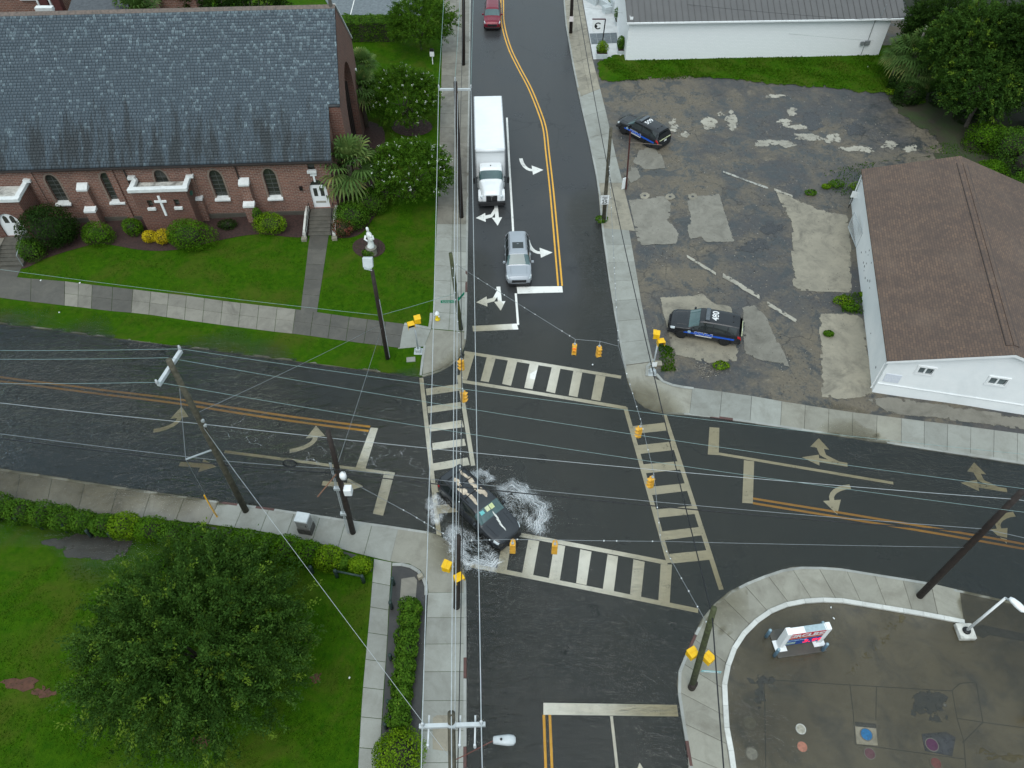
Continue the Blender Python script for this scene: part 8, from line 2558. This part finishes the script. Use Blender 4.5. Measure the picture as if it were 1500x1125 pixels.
for px, py, lb in ((1122, 933, 'blue grey bollard behind the price sign on its left'), (1134, 961, 'blue grey bollard in front of the price sign on its left'), (1204, 953, 'blue grey bollard in front of the price sign on its right'), (1198, 922, 'blue grey bollard mostly hidden behind the price sign')):
    f = gp(px, py)
    t = thing('bollard', lb, 'bollard', f, 0, 'bollards around the price sign')
    MB().lathe([(.09, -.1), (.09, .86), (.085, .92)], 14).build('tube', BOL, t, True)
    MB().lathe([(.088, .92), (.07, .96), (.02, .975)], 14).build('cap', M('bollard_cap', (.30, .42, .48), None, 5, .45), t, True)
# forecourt lamp
f = np.array(gp(1412, 927)); e = at(1473, 876, f[2] + 4.2)
t = thing('street_lamp', 'white angled lamp post on the forecourt edge', 'street lamp', tuple(f), 0)
MB().box((0, 0, .12), (.85, .85, .36)).build('footing', STAINED, t, bevel=.03)
MB().lathe([(.22, .3), (.2, .38), (.09, .42)], 12).build('base_plate', STEEL_B, t, True)
d = e - f
MB().tube((0, 0, .3), tuple(d), .075, .06, 10).build('pole', WHITE, t, True)
hd = at(1488, 884, f[2] + 4.4) - f
MB().tube(tuple(d), tuple(d + (hd - d) * .4), .05, n=8).build('arm', GALV, t)
lm = MB()
u = hd - d; u[2] = 0; u = u / np.linalg.norm(u); vv = np.array([-u[1], u[0], 0])
for a_, wy, zt in ((-.35, .10, .06), (-.2, .17, .11), (.1, .22, .13), (.4, .2, .1), (.52, .08, .05)):
    c = hd + u * a_
    lm.v += [tuple(c - vv * wy), tuple(c - vv * wy * .6 + np.array([0, 0, zt])), tuple(c + vv * wy * .6 + np.array([0, 0, zt])), tuple(c + vv * wy), tuple(c - np.array([0, 0, .06]))]
lm.f = [(i * 5 + j, i * 5 + (j + 1) % 5, (i + 1) * 5 + (j + 1) % 5, (i + 1) * 5 + j) for i in range(4) for j in range(5)] + [(4, 3, 2, 1, 0), (20, 21, 22, 23, 24)]
lm.m = [0] * len(lm.f)
lm.build('lamp_head', WHITE, t, True)
# covers of the underground tanks
for px, py, r_, c, lb in ((1173, 1068, .25, (.60, .60, .57), 'white fill cover on the forecourt'), (1269, 1076, .27, (.015, .12, .27), 'bright blue fill cover in the pale square'), (1175, 1094, .24, (.36, .15, .10), 'salmon orange fill cover below the white one'), (1274, 1104, .24, (.10, .045, .05), 'dull maroon cover below the blue one'), (1365, 1091, .28, (.07, .018, .05), 'purple cover beside the dark tar patch'), (1371, 1118, .24, (.12, .04, .033), 'dark red cover at the bottom of the forecourt'), (1098, 1059, .30, (.15, .14, .11), 'upper grey ring cover near the forecourt kerb'), (1101, 1104, .28, (.15, .14, .11), 'lower grey ring cover near the forecourt kerb'), (1129, 1005, .10, (.10, .095, .08), 'tiny round cap above the white cover'), (1384, 1033, .10, (.10, .095, .08), 'tiny round cap by the oil stain')):
    f = gp(px, py)
    t = thing('tank_cover', lb, 'cover', (f[0], f[1], f[2] + .012), 0, 'round covers on the forecourt')
    mm = M('cover_%d_%d' % (px, py), c, tuple(q * .7 for q in c), 9, .6, grime=.4)
    MB().lathe([(r_, -.02), (r_, .012), (r_ * .9, .018), (r_ * .88, .010), (.01, .012)], 20).build('lid', mm, t)
    MB().lathe([(r_ * 1.0, -.02), (r_ * 1.15, -.02), (r_ * 1.15, .006), (r_ * 1.0, .006)], 20).build('collar', M('cover_collar', (.12, .11, .09), None, 6, .6), t)
f = gp(793, 672)
t = thing('manhole_cover', 'round manhole cover in the middle of the junction', 'cover', (f[0], f[1], f[2] + .006))
MB().lathe([(.36, -.02), (.36, .004), (.01, .005)], 22).build('lid', M('iron_lid', (.03, .03, .031), None, 9, .5, metal=.2), t)

# --- hydrant, cabinet, bollard fences, statue, litter
f = gp(641, 468)
t = thing('fire_hydrant', 'yellow fire hydrant with white bonnet on the church corner', 'hydrant', f, 0)
HY = M('hydrant_yellow', (.80, .58, .01), (.65, .45, .01), 5, .45)
MB().lathe([(.19, 0), (.19, .06), (.13, .08), (.12, .5), (.15, .54)], 14).build('barrel', HY, t, True)
MB().lathe([(.17, .54), (.17, .60), (.14, .70), (.06, .78), (.03, .84)], 14).build('bonnet', WHITE, t, True)
for dx, dy in ((.17, -.1), (-.17, .06), (0, -.2)):
    MB().tube((dx * .4, dy * .4, .40), (dx, dy, .40), .07, n=10).build('outlet', WHITE if dy > -.2 else HY, t)
f = gp(450, 776)
t = thing('utility_cabinet', 'grey signal cabinet with dark base beside the control pole', 'cabinet', f, R(-10))
MB().box((0, 0, .28), (.82, .66, .56)).build('base', M('cabinet_base', (.08, .076, .07), (.05, .05, .046), 4, .6), t, bevel=.02)
MB().box((0, 0, .98), (.74, .58, .84)).build('body', M('cabinet_grey', (.26, .26, .25), (.20, .2, .195), 3, .5), t, bevel=.02)
MB().box((0, -.02, 1.46), (.80, .66, .14), taper=.95).build('lid', PALE_M, t, bevel=.03)
MB().box((.05, -.297, 1.0), (.5, .02, .66)).build('door', MATS['cabinet_grey'], t)
MB().box((.24, -.315, 1.0), (.04, .02, .16)).build('handle', TRIM, t)
GP_ = M('dark_green_post', (.022, .045, .038), (.015, .03, .026), 5, .6)
def fence_post(label, px, py, h=.85, lean=(0, 0), group=None):
    f = gp(px, py)
    t = thing('fence_post', label, 'post', f, 0, group)
    MB().lathe([(.10, -.1), (.10, h - .05), (.08, h)], 12).build('shaft', GP_, t, True)
    MB().lathe([(.105, h - .18), (.112, h - .16), (.105, h - .14)], 12).build('band', STEEL_B, t, True)
    return np.array(f)
A = fence_post('green post at the top of the path beside the flooded bed', 577, 856, group='green posts along the path')
B = fence_post('second green post along the flooded bed, rail end', 574, 891, group='green posts along the path')
for i, (px, py) in enumerate(((573, 972 - 6), (570, 1033), (566, 1066))):
    fence_post(('third', 'fourth', 'fifth')[i] + ' green post along the flooded bed from the corner', px, py, .7, group='green posts along the path')
def rail_thing(label, a, b, z=.75, group=None):
    c = (a + b) / 2
    o = MB().tube(tuple(a - c + np.array([0, 0, z])), tuple(b - c + np.array([0, 0, z])), .06, n=10).build('fence_rail', GP_, None, True, loc=tuple(c))
    tag(o, label, 'rail', group)
rail_thing('green rail between the two posts beside the path', A, B, group='green fence rails')
C_ = fence_post('green post right of the low rail by the end of the hedge', 533, 853, group='green posts behind the hedge')
D_ = fence_post('green post left of the low rail behind the hedge', 494, 845, group='green posts behind the hedge')
rail_thing('green rail running behind the end of the hedge', C_, D_, group='green fence rails')
for i, (px, py) in enumerate(((30, 768), (63, 774), (99, 779), (134, 786), (166, 790), (458, 839))):
    fence_post(('first', 'second', 'third', 'fourth', 'fifth', 'hidden sixth')[i] + ' green post behind the hedge counted from its left end', px, py, .8, group='green posts behind the hedge')
f = gp(616, 846)
t = tag(MB().box((0, 0, .14), (.34, .26, .32), rz=.5, taper=.9).build('concrete_block', CONC_TAN, None, bevel=.03, loc=f), 'small tan concrete block beside the curved kerb', 'block')
f = gp(602, 527)
tag(MB().box((0, 0, .02), (.62, .42, .1), rz=.1).build('meter_box_lid', CONC, None, bevel=.02, loc=f), 'small concrete meter box lid in the verge by the signal post', 'cover')
f = gp(962, 533)
tag(MB().box((0, 0, .04), (.7, .42, .14)).build('meter_box_lid', CONC_TAN, None, bevel=.02, loc=f), 'tan concrete meter box beside the signal post near the police SUV', 'cover')

# statue of a robed figure with a child
f = gp(545, 371)
t = thing('statue', 'white statue of a robed figure holding a child on a stone pedestal', 'statue', f, 0)
MB().lathe([(.42, -.1), (.40, .5), (.44, .56), (.44, .62)], 12).build('pedestal', CONC_OLD, t)
ST = M('white_marble', (.78, .79, .78), (.66, .67, .66), 4, .5, bmp=.1)
sk = MB()
prof = [(.36, .60), (.40, .68), (.33, .80), (.27, 1.15), (.25, 1.45), (.27, 1.62), (.29, 1.78), (.23, 1.92), (.12, 2.0), (.10, 2.05), (.14, 2.12), (.16, 2.24), (.14, 2.36), (.06, 2.43)]
n = 18
vs_ = []
for r_, z in prof:
    for j in range(n):
        a_ = 2 * math.pi * j / n
        fold = 1 + (.07 * math.sin(a_ * 7) if z < 1.9 else 0)
        sway = .05 * math.sin((z - .6) * 2.2)
        vs_.append((r_ * .74 * fold * math.cos(a_) + sway, r_ * .66 * fold * math.sin(a_), z * 1.06))
sk.add(vs_, [(i * n + j, i * n + (j + 1) % n, (i + 1) * n + (j + 1) % n, (i + 1) * n + j) for i in range(len(prof) - 1) for j in range(n)] + [tuple(range((len(prof) - 1) * n, len(prof) * n))])
sk.path([(-.22, -.02, 1.78), (-.33, -.14, 1.52), (-.10, -.30, 1.45)], [.10, .085, .06], 8)
sk.path([(.24, -.02, 1.78), (.34, -.16, 1.55), (.18, -.30, 1.52)], [.10, .085, .06], 8)
sk.build('robed_figure', ST, t, True)
ch = MB().lathe([(.02, 1.42), (.11, 1.46), (.12, 1.6), (.09, 1.76), (.05, 1.8), (.085, 1.86), (.09, 1.94), (.03, 2.01)], 12, (.20, -.24, 0))
ch.path([(.24, -.26, 1.72), (.36, -.34, 1.78)], [.04, .03], 6)
ch.build('child_figure', ST, t, True)

# chain-link gate panel by the white house
f = np.array(gp(1248, 348))
t = thing('gate_panel', 'small chain link gate panel leaning on the white house wall', 'gate', tuple(f), HROT + R(100))
gm_ = MB()
for a_, b_ in (((-1.3, 0, .05), (-1.3, 0, 1.5)), ((1.3, 0, .05), (1.3, 0, 1.5)), ((-1.3, 0, 1.5), (1.3, 0, 1.5)), ((-1.3, 0, .05), (1.3, 0, .05))):
    gm_.tube(a_, b_, .035, n=6)
gm_.build('frame', GALV, t)
ms = MB()
for i in range(22):
    x = -1.3 + i * .12
    ms.tube((x, 0, .05), (min(1.3, x + 1.4), 0, .05 + min(1.3 - x, 1.4)), .006, n=3, cap=False)
    ms.tube((x, 0, 1.5), (min(1.3, x + 1.4), 0, 1.5 - min(1.3 - x, 1.4)), .006, n=3, cap=False)
ms.build('mesh', GALV, t)
# dark shed behind the scrub, leaning thin pole in the palms
f = np.array(gp(1500, 205))
t = thing('dark_shed', 'dark boarded shed with pale trim behind the scrub', 'shed', tuple(f), R(-35))
MB().box((1.5, 1.5, 1.2), (4, 4, 2.6)).build('wall', M('black_board', (.02, .021, .024), None, 4, .7), t)
MB().box((1.5, -.6, 2.55), (4.4, .16, .2)).box((-.55, 1.5, 2.55), (.16, 4.4, .2)).build('trim', PALE_M, t)
f = np.array(gp(1320, 127)); q = at(1358, 38, f[2] + 6) - f
t = thing('leaning_pole', 'thin grey leaning pole with a yellow tag in the palms', 'pole', tuple(f), 0)
MB().path([(0, 0, -.2), tuple(q * .5), tuple(q)], [.16, .13, .11], 8).build('shaft', M('grey_pole', (.22, .21, .17), (.14, .13, .11), 4, .8), t, True)
MB().box(tuple(q * .22 + np.array([0, -.17, 0])), (.26, .03, .24)).build('tag_plate', M('yellow_tag', (.7, .65, .1), None, 8, .5), t)
# yellow post at the frame edge
f = np.array(gp(1503, 1052))
t = thing('yellow_post', 'yellow guard post at the edge of the forecourt', 'post', tuple(f), 0)
MB().lathe([(.1, -.1), (.1, 1.1), (.05, 1.17)], 12).build('tube', M('guard_yellow', (.75, .42, .01), None, 5, .45), t, True)
MB().lathe([(.103, .85), (.106, .87), (.106, .95), (.103, .97)], 12).build('band', WHITE, t, True)

# litter: paper scraps and cups on the verge and the lots
LT = M('white_litter', (.72, .74, .74), (.6, .62, .62), 10, .6)
LIT = [(60, 411, 'white cup on the grass below the west steps'), (87, 458, 'scrap of paper on the wet verge below the left slabs'), (117, 415, 'wrapper at the edge of the church lawn'), (234, 479, 'pale wrapper in the middle of the verge'), (317, 479, 'paper scrap on the verge right of the wrapper'), (512, 993, 'white cup on the grass beside the path'), (505, 1022, 'paper scrap on the grass below the white cup'), (1217, 890, 'white scrap on the forecourt above the price sign'), (1221, 906, 'second white scrap above the price sign'), (1302, 1075, 'pale violet wrapper near the blue cover'), (1090, 357, 'white scrap by the broken slab edge'), (1291, 252, 'white bucket lid beside the brown roof'), (1271, 98, 'white scrap on the grass strip'), (868, 535, 'white scrap on the wet road by the upper signals')]
for i, (px, py, lb) in enumerate(LIT[:3] + LIT[5:6] + LIT[7:9] + LIT[11:]):
    f = gp(px, py)
    r_ = random.Random(i)
    o = MB()
    w_, h_ = r_.uniform(.04, .07), r_.uniform(.03, .05)
    o.add([(-w_, -h_, .0), (w_, -h_, .02), (w_, h_, .05), (-w_, h_, .01), (0, 0, .08)], [(0, 1, 4), (1, 2, 4), (2, 3, 4), (3, 0, 4)])
    tag(o.build('litter_scrap', LT, None, loc=(f[0], f[1], max(f[2], 0) + .015), rot=(0, 0, r_.uniform(0, 3))), lb, 'litter', 'litter scraps')
